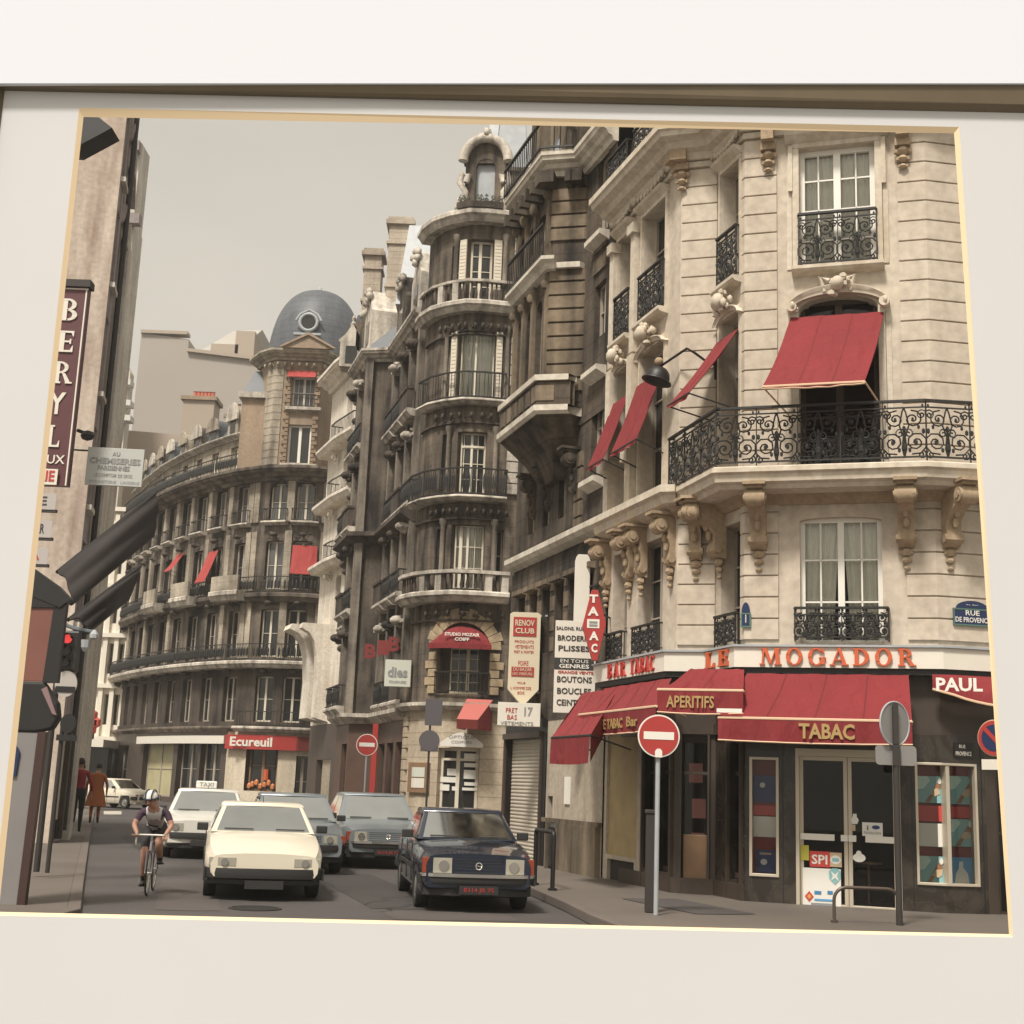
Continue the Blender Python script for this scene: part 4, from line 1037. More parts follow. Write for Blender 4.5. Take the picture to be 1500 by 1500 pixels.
def asphalt(name, c, k=1.0):
    m, nt, b = newmat(name); L = nt.links.new
    tc = N(nt, 'ShaderNodeTexCoord'); n1 = N(nt, 'ShaderNodeTexNoise'); n1.inputs['Scale'].default_value = .35; n1.inputs['Detail'].default_value = 8
    n2 = N(nt, 'ShaderNodeTexNoise'); n2.inputs['Scale'].default_value = 60; n2.inputs['Detail'].default_value = 3
    L(tc.outputs['Object'], n1.inputs['Vector']); L(tc.outputs['Object'], n2.inputs['Vector'])
    a = N(nt, 'ShaderNodeMath', operation='MULTIPLY_ADD'); a.inputs[1].default_value = .3; L(n2.outputs['Fac'], a.inputs[0]); 
    q = N(nt, 'ShaderNodeMath', operation='MULTIPLY'); q.inputs[1].default_value = .7; L(n1.outputs['Fac'], q.inputs[0]); L(q.outputs[0], a.inputs[2])
    r = N(nt, 'ShaderNodeMapRange'); r.inputs['From Min'].default_value = .3; r.inputs['From Max'].default_value = .7; L(a.outputs[0], r.inputs['Value'])
    mx = N(nt, 'ShaderNodeMix', data_type='RGBA'); mx.inputs[6].default_value = (*[x * .72 for x in c], 1); mx.inputs[7].default_value = (*[x * 1.3 for x in c], 1)
    L(r.outputs[0], mx.inputs[0]); L(mx.outputs[2], b.inputs['Base Color']); b.inputs['Roughness'].default_value = .75
    bp = N(nt, 'ShaderNodeBump'); bp.inputs['Strength'].default_value = .3; bp.inputs['Distance'].default_value = .01; L(n2.outputs['Fac'], bp.inputs['Height']); L(bp.outputs['Normal'], b.inputs['Normal'])
    MATS[name] = m; return m
asphalt('asphalt', (.066, .059, .056)); asphalt('pavement', (.115, .098, .082)); asphalt('kerbstone', (.12, .10, .085)); asphalt('pale_paint', (.42, .38, .32))
Y0 = 9.2
mb = MB(); mb.quad((-260, Y0, 0), (200, Y0, 0), (200, 700, 0), (-260, 700, 0)); tag(mb.build('ground', MATS['asphalt']), kind='structure')
G2 = lambda x, y: Vector((gp(x, y).x, gp(x, y).y))
kr = [G2(905, 1372), G2(862, 1354), G2(828, 1336), G2(800, 1323), G2(765, 1307)]
d_ = az(-17.5)
kr = [Vector((kr[0].x + 1.2, Y0 + .02)), Vector((kr[0].x + .25, Y0 + 1.0))] + kr
kr += [kr[-1] + d_ * 10, kr[-1] + d_ * 24 + Vector((-.2, 0)), kr[-1] + d_ * 42 + Vector((-1.5, 0))]
def pavement(line, side, name, width, H=.13):
    """line: kerb polyline; the pavement lies on the given side (+1 = right of walking direction)"""
    P = Path(line)
    outer = [P.at(c, 0) for c in P.c]; inner = [P.at(c, -.15 * side) if False else P.p[i] + (Vector((P.mit(i).x, P.mit(i).y)) * (.16 * side)) for i, c in enumerate(P.c)]
    k = MB(); k.loft([[Vector((a.x, a.y, 0.0)), Vector((a.x, a.y, H)), Vector((b.x, b.y, H)), Vector((b.x, b.y, 0.0))] for a, b in zip(outer, inner)])
    k.build(name[0], MATS['kerbstone'], None, bevel=.015)['kind'] = 'structure'
    s_ = MB()
    far = [Vector((b.x + side * width, b.y)) for b in inner]
    s_.grid([[Vector((b.x, b.y, H - .004)), Vector((f.x, f.y, H - .004))] for b, f in zip(inner, far)])
    o = s_.build(name[1], MATS['pavement']); o['kind'] = 'structure'
pavement(kr, 1, ('kerb_right', 'pavement_right'), 30)
kl = [G2(118, 1338), G2(122, 1300), G2(130, 1240), G2(136, 1205)]
kl = [Vector((kl[0].x - .1, Y0 + .02))] + kl
kl += [kl[-1] + (kl[-1] - kl[-2]).normalized() * 12, kl[-1] + Vector((-8, 26))]
pavement(kl, -1, ('kerb_left', 'pavement_left'), 30, .06)
rr_ = random.Random(12)
asphalt('asphalt_new', (.042, .037, .035)); asphalt('asphalt_old', (.078, .067, .062))
def patch(cx, cy, w_, l_, mat, z, name):
    mb = MB(); d0_ = az(-15 + rr_.uniform(-6, 6)); e0 = Vector((d0_.y, -d0_.x)); pts = []
    for a, b in ((-1, -1), (0, -1.03), (1, -1), (1.02, 0), (1, 1), (.1, 1.02), (-1, 1), (-1.03, .2)): q = Vector((cx, cy)) + e0 * a * w_ / 2 + d0_ * b * l_ / 2; pts.append((q.x, q.y, z))
    mb.poly(pts); tag(mb.build(name, mat), kind='structure')
patch(-2.0, 21.5, 1.1, 6.5, MATS['asphalt_new'], .004, 'road_patch'); patch(-4.4, 19.5, .8, 5.0, MATS['asphalt_old'], .004, 'road_patch'); patch(-.6, 17.6, 1.6, 1.1, MATS['asphalt_old'], .004, 'road_patch'); patch(-7.6, 32, 2.0, 9, MATS['asphalt_new'], .004, 'road_patch'); patch(2.6, 18.9, .9, 2.2, MATS['asphalt'], .134, 'pavement_patch')
mb = MB()
for k in range(7):
    p = Vector((rr_.uniform(-5, 0), rr_.uniform(16.5, 26), .0)); pts = []
    for i in range(9): pts.append(Vector((p.x, p.y, .006))); p = p + Vector((rr_.uniform(-.22, .22), rr_.uniform(.15, .4), 0))
    for a, b in zip(pts, pts[1:]): w_ = .008; mb.quad(a + Vector((-w_, 0, 0)), a + Vector((w_, 0, 0)), b + Vector((w_, 0, 0)), b + Vector((-w_, 0, 0)))
tag(mb.build('road_crack', MATS['black_paint']), kind='structure')
for n_, (cx, cy) in enumerate(((-3.1, 17.6), (-.2, 22.8))):
    t = thing('manhole_cover', 'round iron manhole cover in the road ' + ('before the cyclist' if n_ == 0 else 'under the following traffic'), 'manhole cover', (cx, cy, 0)); mb = MB(); mb.lathe((cx, cy, .004), [(.34, 0), (.34, .008), (.30, .008), (.30, .003), (.0, .004)], 24); mb.build('ring', MATS['iron_dark'], t); mb = MB(); mb.lathe((cx, cy, .012), [(.28, 0), (.2, .002), (.001, .002)], 24); mb.build('lid', MATS['iron'], t)
mb = MB()
for (x0, y0, x1, y1) in ((152, 1188, 178, 1193), (203, 1188, 224, 1193), (246, 1188, 262, 1193)):
    a, b, c, d = gp(x0, y1, .004), gp(x1, y1, .004), gp(x1, y0, .004), gp(x0, y0, .004); mb.quad(a, b, c, d)
tag(mb.build('road_markings', MATS['pale_paint']), kind='structure')

def FY(Y, rot=0.0, x=0.0):
    c, s_ = math.cos(R(rot)), math.sin(R(rot))
    return Path([(x - 60 * c, Y - 60 * s_), (x + 60 * c, Y + 60 * s_)])
def flat_sign(name, label, P, x0, y0, x1, y1, mat, cat='sign', th=.08, group=None, pts=None, part='panel'):
    a, b, c, d = P.B(x0, y0, x1, y1); t = thing(name, label, cat, P.pt((a + b) / 2, 0, c), group); mb = MB()
    if pts: mb.prism([P.pt(a + (b - a) * u, -th / 2, c + (d - c) * w_) for u, w_ in pts], P.frame(a)[3] * th)
    else: pbox(mb, P, a, b, -th / 2, th / 2, c, d)
    mb.build(part, mat, t, bevel=.004); return t
def rect(P, x0, y0, x1, y1, v, mat, parent, name='panel', th=.006):
    a, b, c, d = P.B(x0, y0, x1, y1, v); mb = MB(); pbox(mb, P, a, b, v - th, v, c, d); return mb.build(name, mat, parent)
def ftext(s_, P, x0, y0, x1, y1, v, mat, parent, depth=.006, bold=.0):
    fr, a, b, c, d = on_front(P, x0, y0, x1, y1, v); return text(s_, fr, a, b, c, d, mat, parent, depth, bold=bold)
def pole(P, x, y0, v, r, parent, z0=0.13, mat=None, name='pole', y_at=None):
    s_, z = P.sz(x, y0, v); mb = MB(); mb.cyl(P.pt(s_, v, z0), P.pt(s_, v, z), r, 10); return mb.build(name, mat or MATS['zinc'], parent)
def disc(P, cx, cy, r_m, v, mat, parent, name, th=.03, n=28, sy=1.0, rx=None):
    s_, z = P.sz(cx, cy, v); fr = P.frame(s_, v, z); mb = MB(); rx = rx or r_m
    mb.prism([fr[0] + fr[1] * rx * math.cos(2 * math.pi * i / n) + fr[2] * r_m * math.sin(2 * math.pi * i / n) for i in range(n)], fr[3] * th); return mb.build(name, mat, parent)

P = FY(23.6)
t = flat_sign('tobacco_sign', 'red lozenge shaped sign with white letters reading Tabac on the street front', P, 853, 865, 887, 968, MATS['sign_red'], 'shop sign', .16, pts=[(.36, 1), (.64, 1), (1, .52), (.66, 0), (.46, 0), (0, .48)], part='carrot')
for ch, x0, y0, x1, y1 in (('T', 863, 871, 876, 883), ('A', 861, 889, 877, 902), ('A', 863, 925, 877, 938), ('C', 866, 943, 875, 956)): ftext(ch, P, x0, y0, x1, y1, .08, MATS['paint_white'], t, .01, .04)
rect(P, 860, 907, 878, 920, .087, MATS['paint_white'], t, 'letter_plate'); ftext('=', P, 863, 910, 875, 917, .09, MATS['letter_grey'], t, .004, .02)
mb = MB(); s_, z = P.sz(884, 900); e = Q.pt(.1, 0, z); mb.tube([P.pt(s_, 0, z), e], .02, 6); mb.tube([P.pt(s_, 0, z - .35), e - Vector((0, 0, .35))], .02, 6); mb.build('bracket', MATS['iron'], t)
P = FY(24.9)
t = flat_sign('blank_sign', 'tall blank off-white sign with rounded top above the trimmings shop board', P, 841, 813, 863, 940, MATS['sign_white'], 'shop sign', .14, pts=[(0, 0), (1, 0), (1, .93), (.93, .97), (.8, 1), (.2, 1), (.07, .97), (0, .93)])
mb = MB(); s_, z = P.sz(862, 860); e = Q.pt(.05, 0, z); mb.tube([P.pt(s_, 0, z), e], .025, 6); mb.build('bracket', MATS['iron'], t)
P = FY(24.6)
t = flat_sign('trimmings_sign', 'tall white board listing embroidery, buttons, buckles and belts in dark capitals', P, 812, 910, 872, 1045, MATS['sign_white'], 'shop sign', .1)
rect(P, 812, 964, 870, 981, .058, MATS['letter_black'], t, 'black_band')
for s__, x0, y0, x1, y1, m in (('SALONS. RUE', 815, 918, 856, 923, 'letter_black'), ('BRODERIES', 817, 931, 868, 939, 'letter_black'), ('PLISSES', 818, 946, 864, 954, 'letter_black'), ('BOUTONS', 816, 991, 867, 1000, 'letter_black'), ('BOUCLES', 816, 1008, 866, 1017, 'letter_black'), ('CEINTURES', 815, 1025, 868, 1034, 'letter_black'), ('GRANDE VENTE', 817, 983, 869, 987, 'letter_red')):
    ftext(s__, P, x0, y0, x1, y1, .052, MATS[m], t, .006, .02)
ftext('EN TOUS', P, 821, 966, 862, 971, .058, MATS['paint_white'], t); ftext('GENRES', P, 819, 973, 863, 979, .058, MATS['paint_white'], t, .006, .02)
mb = MB(); s_, z = P.sz(868, 990); e = Q.pt(.02, 0, z); mb.tube([P.pt(s_, 0, z), e], .025, 6); mb.build('bracket', MATS['iron'], t)
P = FY(27.7)
t = flat_sign('club_sign', 'cream box sign ending in a downward arrow with red panels and small lettering', P, 745, 899, 790, 1036, plain('cream_plastic', (.60, .52, .38), .5), 'shop sign', .45, pts=[(0, .18), (.5, 0), (1, .18), (1, .98), (.9, 1), (.1, 1), (0, .98)])
P2 = FY(27.7 - .225)
rect(P2, 752, 904, 786, 932, .012, MATS['sign_red'], t, 'red_panel'); ftext('RENOV', P2, 755, 908, 783, 917, .014, MATS['cream_plastic'], t, .006, .02); ftext('CLUB', P2, 755, 920, 783, 928, .014, MATS['cream_plastic'], t, .006, .02)
for s__, x0, y0, x1, y1 in (('PRODUITS', 754, 938, 782, 942), ('VETEMENTS', 754, 945, 782, 950), ('PRET A PORTER', 753, 953, 782, 957), ('FOIRE', 759, 968, 774, 975), ('POUR', 758, 999, 770, 1002), ('L HOMME DES', 748, 1006, 778, 1010), ('BOIS', 758, 1013, 768, 1017)): ftext(s__, P2, x0, y0, x1, y1, .002, MATS['letter_red'], t, .004)
rect(P2, 749, 977, 782, 991, .012, MATS['sign_red'], t, 'red_panel'); ftext('DU BAZAR', P2, 752, 978, 779, 983, .014, MATS['cream_plastic'], t, .004); ftext('LES VIREURS', P2, 751, 985, 780, 989, .014, MATS['cream_plastic'], t, .004)
mb = MB(); s_, z = P.sz(790, 903); mb.tube([P.pt(s_, 0, z), P.pt(s_ + 1.0, .0, z + .1)], .03, 6); mb.tube([P.pt(s_, 0, z - 1.6), P.pt(s_ + .8, .0, z - 1.5)], .03, 6); mb.build('bracket', MATS['zinc'], t)
P = FY(27.3)
t = flat_sign('shop_fascia_sign', 'small white fascia box with faded red and grey lettering above the roller shutter', P, 729, 1030, 791, 1064, MATS['sign_white'], 'shop sign', .3)
ftext('PRET', P, 741, 1037, 758, 1044, .152, MATS['letter_red'], t); ftext('BAS', P, 743, 1047, 757, 1054, .152, MATS['letter_red'], t); ftext('17', P, 768, 1036, 780, 1049, .152, MATS['letter_grey'], t, .006, .02); ftext('VETEMENTS', P, 733, 1057, 781, 1062, .152, MATS['letter_grey'], t)
P = FY(47.0)
t = flat_sign('square_sign', 'square pale sign with grey script lettering hung on the dark ornate facade', P, 564, 967, 602, 1006, plain('pale_green', (.55, .56, .48), .5), 'shop sign', .25)
ftext('dies', P, 568, 977, 597, 992, .13, MATS['letter_grey'], t, .01, .03); ftext('FOURRURES', P, 570, 997, 595, 1001, .13, MATS['letter_grey'], t)
mb = MB(); s_, z = P.sz(600, 975); mb.tube([P.pt(s_, 0, z), P.pt(s_ + .2, -3.2, z)], .04, 6); mb.build('bracket', MATS['iron'], t)

def no_entry(P, cx, cy, r, base_z, label, notch=True, post=True, group=None):
    s_, z = P.sz(cx, cy); t = thing('no_entry_sign', label, 'traffic sign', P.pt(s_, 0, base_z), group)
    if post:
        mb = MB(); mb.cyl(P.pt(s_, -.05, base_z), P.pt(s_, -.05, z + r * .6), .03, 10); mb.build('pole', MATS['zinc'], t)
    mb = MB(); mb.cyl(P.pt(s_, -.015, z), P.pt(s_, .0, z), r, 40); mb.build('disc', MATS['paint_white'], t)
    mb = MB(); mb.cyl(P.pt(s_, .0, z), P.pt(s_, .006, z), r * .93, 40); mb.build('red_face', MATS['sign_red'], t)
    fr = P.frame(s_, .007, z); mb = MB(); mb.obox(*fr, -r * .72, r * .72, -r * .18, r * .18, 0, .004) if False else mb.prism([fr[0] + fr[1] * a + fr[2] * b for a, b in ((-r * .72, -r * .17), (r * .72, -r * .17), (r * .72, r * .19), (-r * .72, r * .19))], fr[3] * .004)
    mb.build('white_bar', MATS['paint_white'], t)
    if notch:
        mb = MB(); mb.prism([fr[0] + fr[1] * a * r + fr[2] * b * r for a, b in ((-.17, -1), (.17, -1), (.17, -.72), (.08, -.6), (-.08, -.6), (-.17, -.72))], fr[3] * .008); mb.build('maker_label', MATS['paint_white'], t)
    return t
yb = gp(958, 1341, .13).y
t = no_entry(FY(yb), 965, 1078, 30.5 / F * yb, .13, 'red no entry sign on a thin grey pole at the pavement edge before the cafe')
s_ = FY(yb).S(965, 1078)
p = gp(953, 1340, .13); t = thing('bollard', 'tall dark square post standing right behind the no entry sign pole', 'post', p + Vector((0, .35, 0)))
mb = MB(); mb.box(p + Vector((.03, .35, .62)), (.13, .13, 1.24)); mb.build('post', MATS['iron_dark'], t, bevel=.01)
mb = MB(); mb.box(p + Vector((.03, .35, 1.27)), (.16, .16, .05)); mb.build('cap', MATS['iron_dark'], t, bevel=.01)
Pr = FY(17.25); s_, z = Pr.sz(1310, 1060)
t = thing('parking_sign', 'round sign and small plate seen from behind on a dark pole before the cafe doors', 'traffic sign', Pr.pt(s_, 0, .13))
mb = MB(); mb.cyl(Pr.pt(s_ + .01, .0, .13), Pr.pt(s_ + .01, .0, z + .22), .042, 12); mb.build('pole', MATS['iron_dark'], t)
fr = (Pr.pt(s_, -.03, z), Vector((1, 0, 0)), Vector((0, 0, 1)), Vector((0, -1, 0)))
mb = MB(); ex = Vector((math.cos(R(28)), math.sin(R(28)), 0)); ny = Vector((ex.y, -ex.x, 0))
mb.prism([fr[0] + ex * .25 * math.cos(R(a)) + Vector((0, 0, .28 * math.sin(R(a)))) for a in range(0, 360, 10)], ny * .02); dd = mb.build('disc_back', plain('grey_metal', (.25, .24, .23), .45, metal=.3), t)
mb = MB(); ring = [fr[0] + ny * .02 + ex * .252 * math.cos(R(a)) + Vector((0, 0, .282 * math.sin(R(a)))) for a in range(0, 361, 10)]; mb.tube(ring, .012, 6, False); mb.build('rim', MATS['zinc'], t)
a, b, c, d = Pr.B(1283, 1092, 1343, 1121); mb = MB(); zc_ = (c + d) / 2; hh = (d - c) / 2; ww = (b - a) / 2
pts = []
for cx, cz, a0 in ((1, 1, 0), (-1, 1, 90), (-1, -1, 180), (1, -1, 270)):
    for q in (0, 30, 60, 90): pts.append(Vector(((s_ * 0 + Pr.pt((a + b) / 2, 0, 0).x) + cx * (ww - .05) + .05 * math.cos(R(a0 + q)), 17.25 + .03, zc_ + cz * (hh - .05) + .05 * math.sin(R(a0 + q)))))
mb.prism(pts, (0, -.02, 0)); mb.build('plate_back', MATS['grey_metal'], t)
mb = MB(); mb.box((Pr.pt(s_, 0, 0).x + .01, 17.215, z), (.07, .02, .52)); mb.box((Pr.pt(s_, 0, 0).x + .01, 17.215, zc_), (.1, .02, hh * 2.1)); mb.build('clamp', MATS['iron_dark'], t)
Pk = FY(18.3); s_, z = Pk.sz(1457, 1081)
t = thing('no_parking_sign', 'round no parking sign with dark blue face and red rim at the right edge', 'traffic sign', Pk.pt(s_, 0, .13))
mb = MB(); mb.cyl(Pk.pt(s_ + .17, -.04, .13), Pk.pt(s_ + .17, -.04, z + .2), .03, 10); mb.cyl(Pk.pt(s_ - .05, -.04, z), Pk.pt(s_ + .17, -.04, z), .015, 6); mb.build('pole', MATS['zinc'], t)
ex = Vector((math.cos(R(-50)), math.sin(R(-50)), 0)); ny = Vector((ex.y, -ex.x, 0)); c0 = Pk.pt(s_, 0, z)
for r_, mt, nm, k in ((.25, MATS['trim_cream'], 'rim', 0), (.235, MATS['sign_red'], 'red_ring', .014), (.18, MATS['enamel_blue'], 'blue_face', .02)):
    mb = MB(); mb.prism([c0 + ny * k + ex * r_ * math.cos(R(a)) + Vector((0, 0, r_ * math.sin(R(a)))) for a in range(0, 360, 12)], ny * .012); mb.build(nm, mt, t)
mb = MB(); c1 = c0 + ny * .034; mb.prism([c1 + (ex * a + Vector((0, 0, b))) for a, b in ((-.15, .11), (-.11, .15), (.15, -.11), (.11, -.15))], ny * .004); mb.build('red_slash', MATS['sign_red'], t)
mb = MB(); c1 = c0 + Vector((0, 0, -.36)); mb.prism([c1 + ex * a + Vector((0, 0, b)) for a, b in ((-.2, -.07), (.2, -.07), (.2, .07), (-.2, .07))], ny * .015); mb.build('plate', MATS['sign_white'], t)
def hoop(p0, p1, h, rad, r, label, mat):
    t = thing('hoop_barrier', label, 'barrier', (p0 + p1) / 2); d = (p1 - p0); L_ = d.length; d.normalize(); pts = [p0]
    for q in range(0, 91, 15): pts.append(p0 + d * (rad - rad * math.cos(R(q))) + Vector((0, 0, h - rad + rad * math.sin(R(q)))))
    for q in range(90, -1, -15): pts.append(p1 - d * (rad - rad * math.cos(R(q))) + Vector((0, 0, h - rad + rad * math.sin(R(q)))))
    pts.append(p1); mb = MB(); mb.tube(pts, r, 10); mb.build('hoop', mat, t, smooth=True); 
    mb = MB()
    for p in (p0, p1): mb.cyl(p, p + Vector((0, 0, .03)), r * 2, 12)
    mb.build('foot_plate', mat, t); return t
Ph = 17.3
hp = lambda x, Y, z: Vector((FY(Y).pt(FY(Y).S(x, 1340), 0, z)))
hoop(hp(1222, Ph, .13), hp(1318, Ph, .13), Vector((0, 0, FY(Ph).Z(1270, 1301))).z - .13 + .0, .16, .022, 'rounded brown metal hoop barrier in front of the cafe doors', plain('brown_metal', (.10, .075, .06), .4, metal=.4)) 
a_, b_ = gp(783, 1296, .13), gp(809, 1304, .13)
hoop(a_, b_, .86, .06, .035, 'square cornered black hoop barrier on the kerb beside the dark blue car', MATS['black_paint'])
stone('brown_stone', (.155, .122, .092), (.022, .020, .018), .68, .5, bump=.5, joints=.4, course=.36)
stone('brown_light', (.27, .21, .145), (.035, .03, .025), .55, .5, bump=.4)
stone('dressed_white', (.62, .57, .48), (.30, .25, .2), .15, .5, bump=.2)
sdir = az(-17.5)
A = Q.p[0]; G0 = march(A, sdir, 737)
GL = (G0 - A).length
bb = thing('brown_building', 'tall sooty brown stone building with a corbelled balcony beside the cream corner building', 'building', (A.x, A.y, 0))
G = Path([G0, A])
print('brown', G0, GL)
BS, BL, DW = MATS['brown_stone'], MATS['brown_light'], MATS['dressed_white']
zs1 = G.Z(785, 810, .2)           # string course
zbal = None
off = .62
k1 = GL * .62 + .17
n_ = G.n[0]; t_ = G.t[0]
U = Path([G0 + t_ * 1.45 + n_ * off, G0 + t_ * k1 + n_ * off, G0 + t_ * (k1 + .35) + n_ * .02, A + n_ * .02])
u1, u2, u3 = U.c[1:]
yz = lambda y, v=0: U.Z(826, y, v)
zc_t, zband, zrail, zslab, zslb, zcb = yz(222, .3), yz(386, .05), yz(553, .1), yz(592, .1), yz(604, .1), yz(688)
zbay0 = zslb - .25
LF = lambda a, b: (a, b)
ops_u = []
for i, x in enumerate((.15, .80, 1.42)):
    ops_u.append((x, x + .38, zrail - .55, zband - .55, .21))
    ops_u.append((x - .03, x + .41, zband + .75, zc_t - 1.0, .1))
mid = (u2 + u3) / 2 + .1
zz = [zslab + .6, zband + .3, zband + 2.7]
for z in zz: ops_u.append((mid - .3, mid + .3, z, z + 1.7))
mb = MB(); wall(mb, U, 0, U.L, zbay0, zc_t + .1, ops_u, .2); mb.build('wall', BS, bb)
mb = MB(); zt_g = zbay0
og = [(k1 + .95 + i * .0, k1 + 1.55, zs1 + 1.1, zs1 + 2.6) for i in range(1)] + [(.9 + i * 1.0, 1.35 + i * 1.0, zs1 + .6, zs1 + 2.3) for i in range(3)]
lo_ops = [(.55 + i * .82, 1.0 + i * .82, 4.4, 5.75) for i in range(6)]
wall(mb, G, 0, GL, zs1 - .2, zbay0 + 1.6, og, .2)
mb.build('wall', BS, bb)
mb = MB(); wall(mb, G, 0, GL, 3.0, zs1 - .2, lo_ops, .2, v=.04); mb.build('wall', BS, bb)
for o in ops_u + og: window(U if o in ops_u else G, o, bb, .2, MATS['window_dim'], MATS['dark_glass'], (1, 2), .035)
for o in lo_ops: window(G, o, bb, .16, MATS['wood_dark'], MATS['dark_glass'], (1, 1), .035)
mb = MB(); z = zslab + .3
while z < zc_t - .9:
    if abs(z - zband) > .3: pbox(mb, U, u1 - .10, u2 + .05, -.01, .045, z, z + .26)
    z += .30
mb.build('quoin', BL, bb, bevel=.01)
mb = MB(); z = zs1 + .1
while z < zbay0 - .8:
    pbox(mb, G, k1 + .15, k1 + .55, -.01, .05, z, z + .3); z += .34
mb.build('quoin', BL, bb, bevel=.01)
mb = MB()
pbox(mb, U, 0, u2, -.02, .14, zband - .12, zband); 
mb.build('string_course', DW, bb)
mb = MB(); sweep(mb, U, 0, u1 + .1, [(-.01, zband + .10), (.30, zband + .10), (.30, zband + .02), (.2, zband - .05), (.15, zband - .14), (-.01, zband - .16)]); ldg = mb.build('ledge', DW, bb)
bar_rail(U, .05, u1, zband + .1, zband + .85, .26, ldg, .12, ends=False)
mb = MB(); cornice(mb, U, 0, U.L, zc_t, .45, .40); mb.build('cornice', DW, bb)
mb = MB()
for i in range(9): pbox(mb, U, .1 + i * .36, .22 + i * .36, -.01, .42, zc_t - .72, zc_t - .45)
mb.build('cornice_bracket', BS, bb)
mb = MB(); sweep(mb, U, 0, 1.2, [(-.01, zband + 2.9), (.2, zband + 2.9), (.2, zband + 2.78), (-.01, zband + 2.7)]) if False else None
UB = Path([U.p[0], U.p[1], U.p[2]])
mb = MB(); sweep(mb, U, -0.0, u2 + .05, [(-.01, zslb + .10), (.36, zslb + .10), (.36, zslb - .02), (.30, zslb - .08), (-.01, zslb - .08)])
bl_ = mb.build('balcony', DW, bb)
mb = MB(); pbox(mb, U, 0, u2 + .04, .18, .30, zslb + .10, zrail - .12); mb.build('parapet', BS, bl_)
mb = MB(); pbox(mb, U, 0, u2 + .06, .14, .36, zrail - .12, zrail); mb.build('coping', DW, bl_)
mb = MB()
for i in range(6): pbox(mb, U, .12 + i * .42, .42 + i * .42, .30, .32, zslb + .2, zrail - .22)
mb.build('parapet_panel', BL, bl_)
mb = MB()
c_ = Vector(G.pt(k1 * .62, 0, 0)); n3 = Vector((n_.x, n_.y, 0))
ring0 = [U.pt(s_, .28, zslb - .08) for s_ in (0, u1, u2)] + [G.pt(k1 + .3, -.05, zslb - .08), G.pt(1.45, -.05, zslb - .08)]
z2_ = zslb - .6; ring1 = [G.pt(1.7, .4, z2_), G.pt(k1 - .25, .4, z2_), G.pt(k1 + .1, .0, z2_), G.pt(k1 + .1, -.05, z2_), G.pt(1.7, -.05, z2_)]
z3_ = zslb - 1.15; ring2 = [G.pt(2.1, .12, z3_), G.pt(k1 - .8, .16, z3_), G.pt(k1 - .6, .0, z3_), G.pt(k1 - .6, -.05, z3_), G.pt(2.1, -.05, z3_)]
mb.loft([ring0, ring1, ring2]); mb.build('corbelling', MATS['brown_stone'], bl_)
for x in (1.3, 2.3, k1 + .2): corbel(G, x, zslb - .7, .35, 1.0, .2, bb, BS, husk=False)
mb = MB(); sweep(mb, G, 0, GL - .02, [(-.01, zs1 + .14), (.24, zs1 + .14), (.24, zs1 + .03), (.16, zs1 - .05), (-.01, zs1 - .12)]); mb.build('string_course', DW, bb)
mb = MB()
for o in lo_ops: sweep(mb, G, o[0] - .12, o[1] + .12, [(.0, o[3] + .18), (.18, o[3] + .16), (.18, o[3] + .06), (.0, o[3] + .03)])
mb.build('hood_stone', BL, bb)
mb = MB()
for i in range(5): 
    a = 1.0 + i * .82
    for j in range(4): pbox(mb, G, a + .06, a + .32, .03, .055, 4.4 + j * .42, 4.4 + j * .42 + .3)
mb.build('brick_panel', BL, bb)
for i, z in enumerate((zs1 + 1.0, zslab + .45, zband + .2, zband + 2.6)):
    mb = MB(); sweep(mb, U if z > zbay0 else G, (mid - .42) if z > zbay0 else k1 + .85, (mid + .42) if z > zbay0 else k1 + 1.65, [(.0, z), (.22, z), (.22, z - .1), (0, z - .2)]); mb.build('window_sill', DW, bb)
mb = MB()
for z in [zslab + 2.55 + i * .45 for i in range(int((zc_t - zslab - 3.2) / .45))]:
    if any(zz_ - .3 < z < zz_ + 1.8 for zz_ in zz): continue
    pbox(mb, U, mid - .36, mid + .36, -.01, .04, z, z + .3)
mb.build('carved_panel', BL, bb)
mb = MB()
for x in (.07, .66, 1.30, u1 - .12):
    pbox(mb, U, x - .07, x + .07, -.01, .08, zslb + .1, zc_t - .6); mb.blob(U.pt(x, .1, zc_t - .75), .12, .1, .16, 8); mb.blob(U.pt(x, .1, zband - .4), .1, .08, .12, 8)
mb.build('pilaster', BL, bb, auto=40)
mb = MB(); top = zc_t
rA = [U.pt(s_, .1, top) for s_ in U.c] + [Vector((A.x + 6, A.y + 2, top)), Vector((G0.x + 6, G0.y + 2, top))]
rB = [U.pt(s_, -1.2, top + 3.4) for s_ in U.c] + [Vector((A.x + 5, A.y + 2, top + 3.4)), Vector((G0.x + 5, G0.y + 2, top + 3.4))]
mb.loft([rA, rB]); mb.build('roof', MATS['slate'], bb)
mb = MB(); ww_ = []
for i in range(3):
    a = .3 + i * .95; mb.obox(*[(lambda f: (f[0], f[1], f[3], f[2]))(U.frame(a, -.2, top))][0], 0, .6, -.9, .1, 0, 1.9)
dm_ = mb.build('dormer', BL, bb)
bar_rail(U, .02, u2, top, top + .7, .42, bb, .13, ends=False)
mb = MB(); e = Vector((math.cos(R(-17.5)), math.sin(R(17.5)) * 0 + .3)); mb.loft([[Vector((G0.x, G0.y, z)), Vector((A.x, A.y, z)), Vector((A.x + 6, A.y + 2.2, z)), Vector((G0.x + 6, G0.y + 2.2, z))] for z in (0, zc_t - .3)]); 
mb.v = [(v[0] + .35, v[1] + .12, v[2]) for v in mb.v]; mb.build('party_wall', BS, bb)

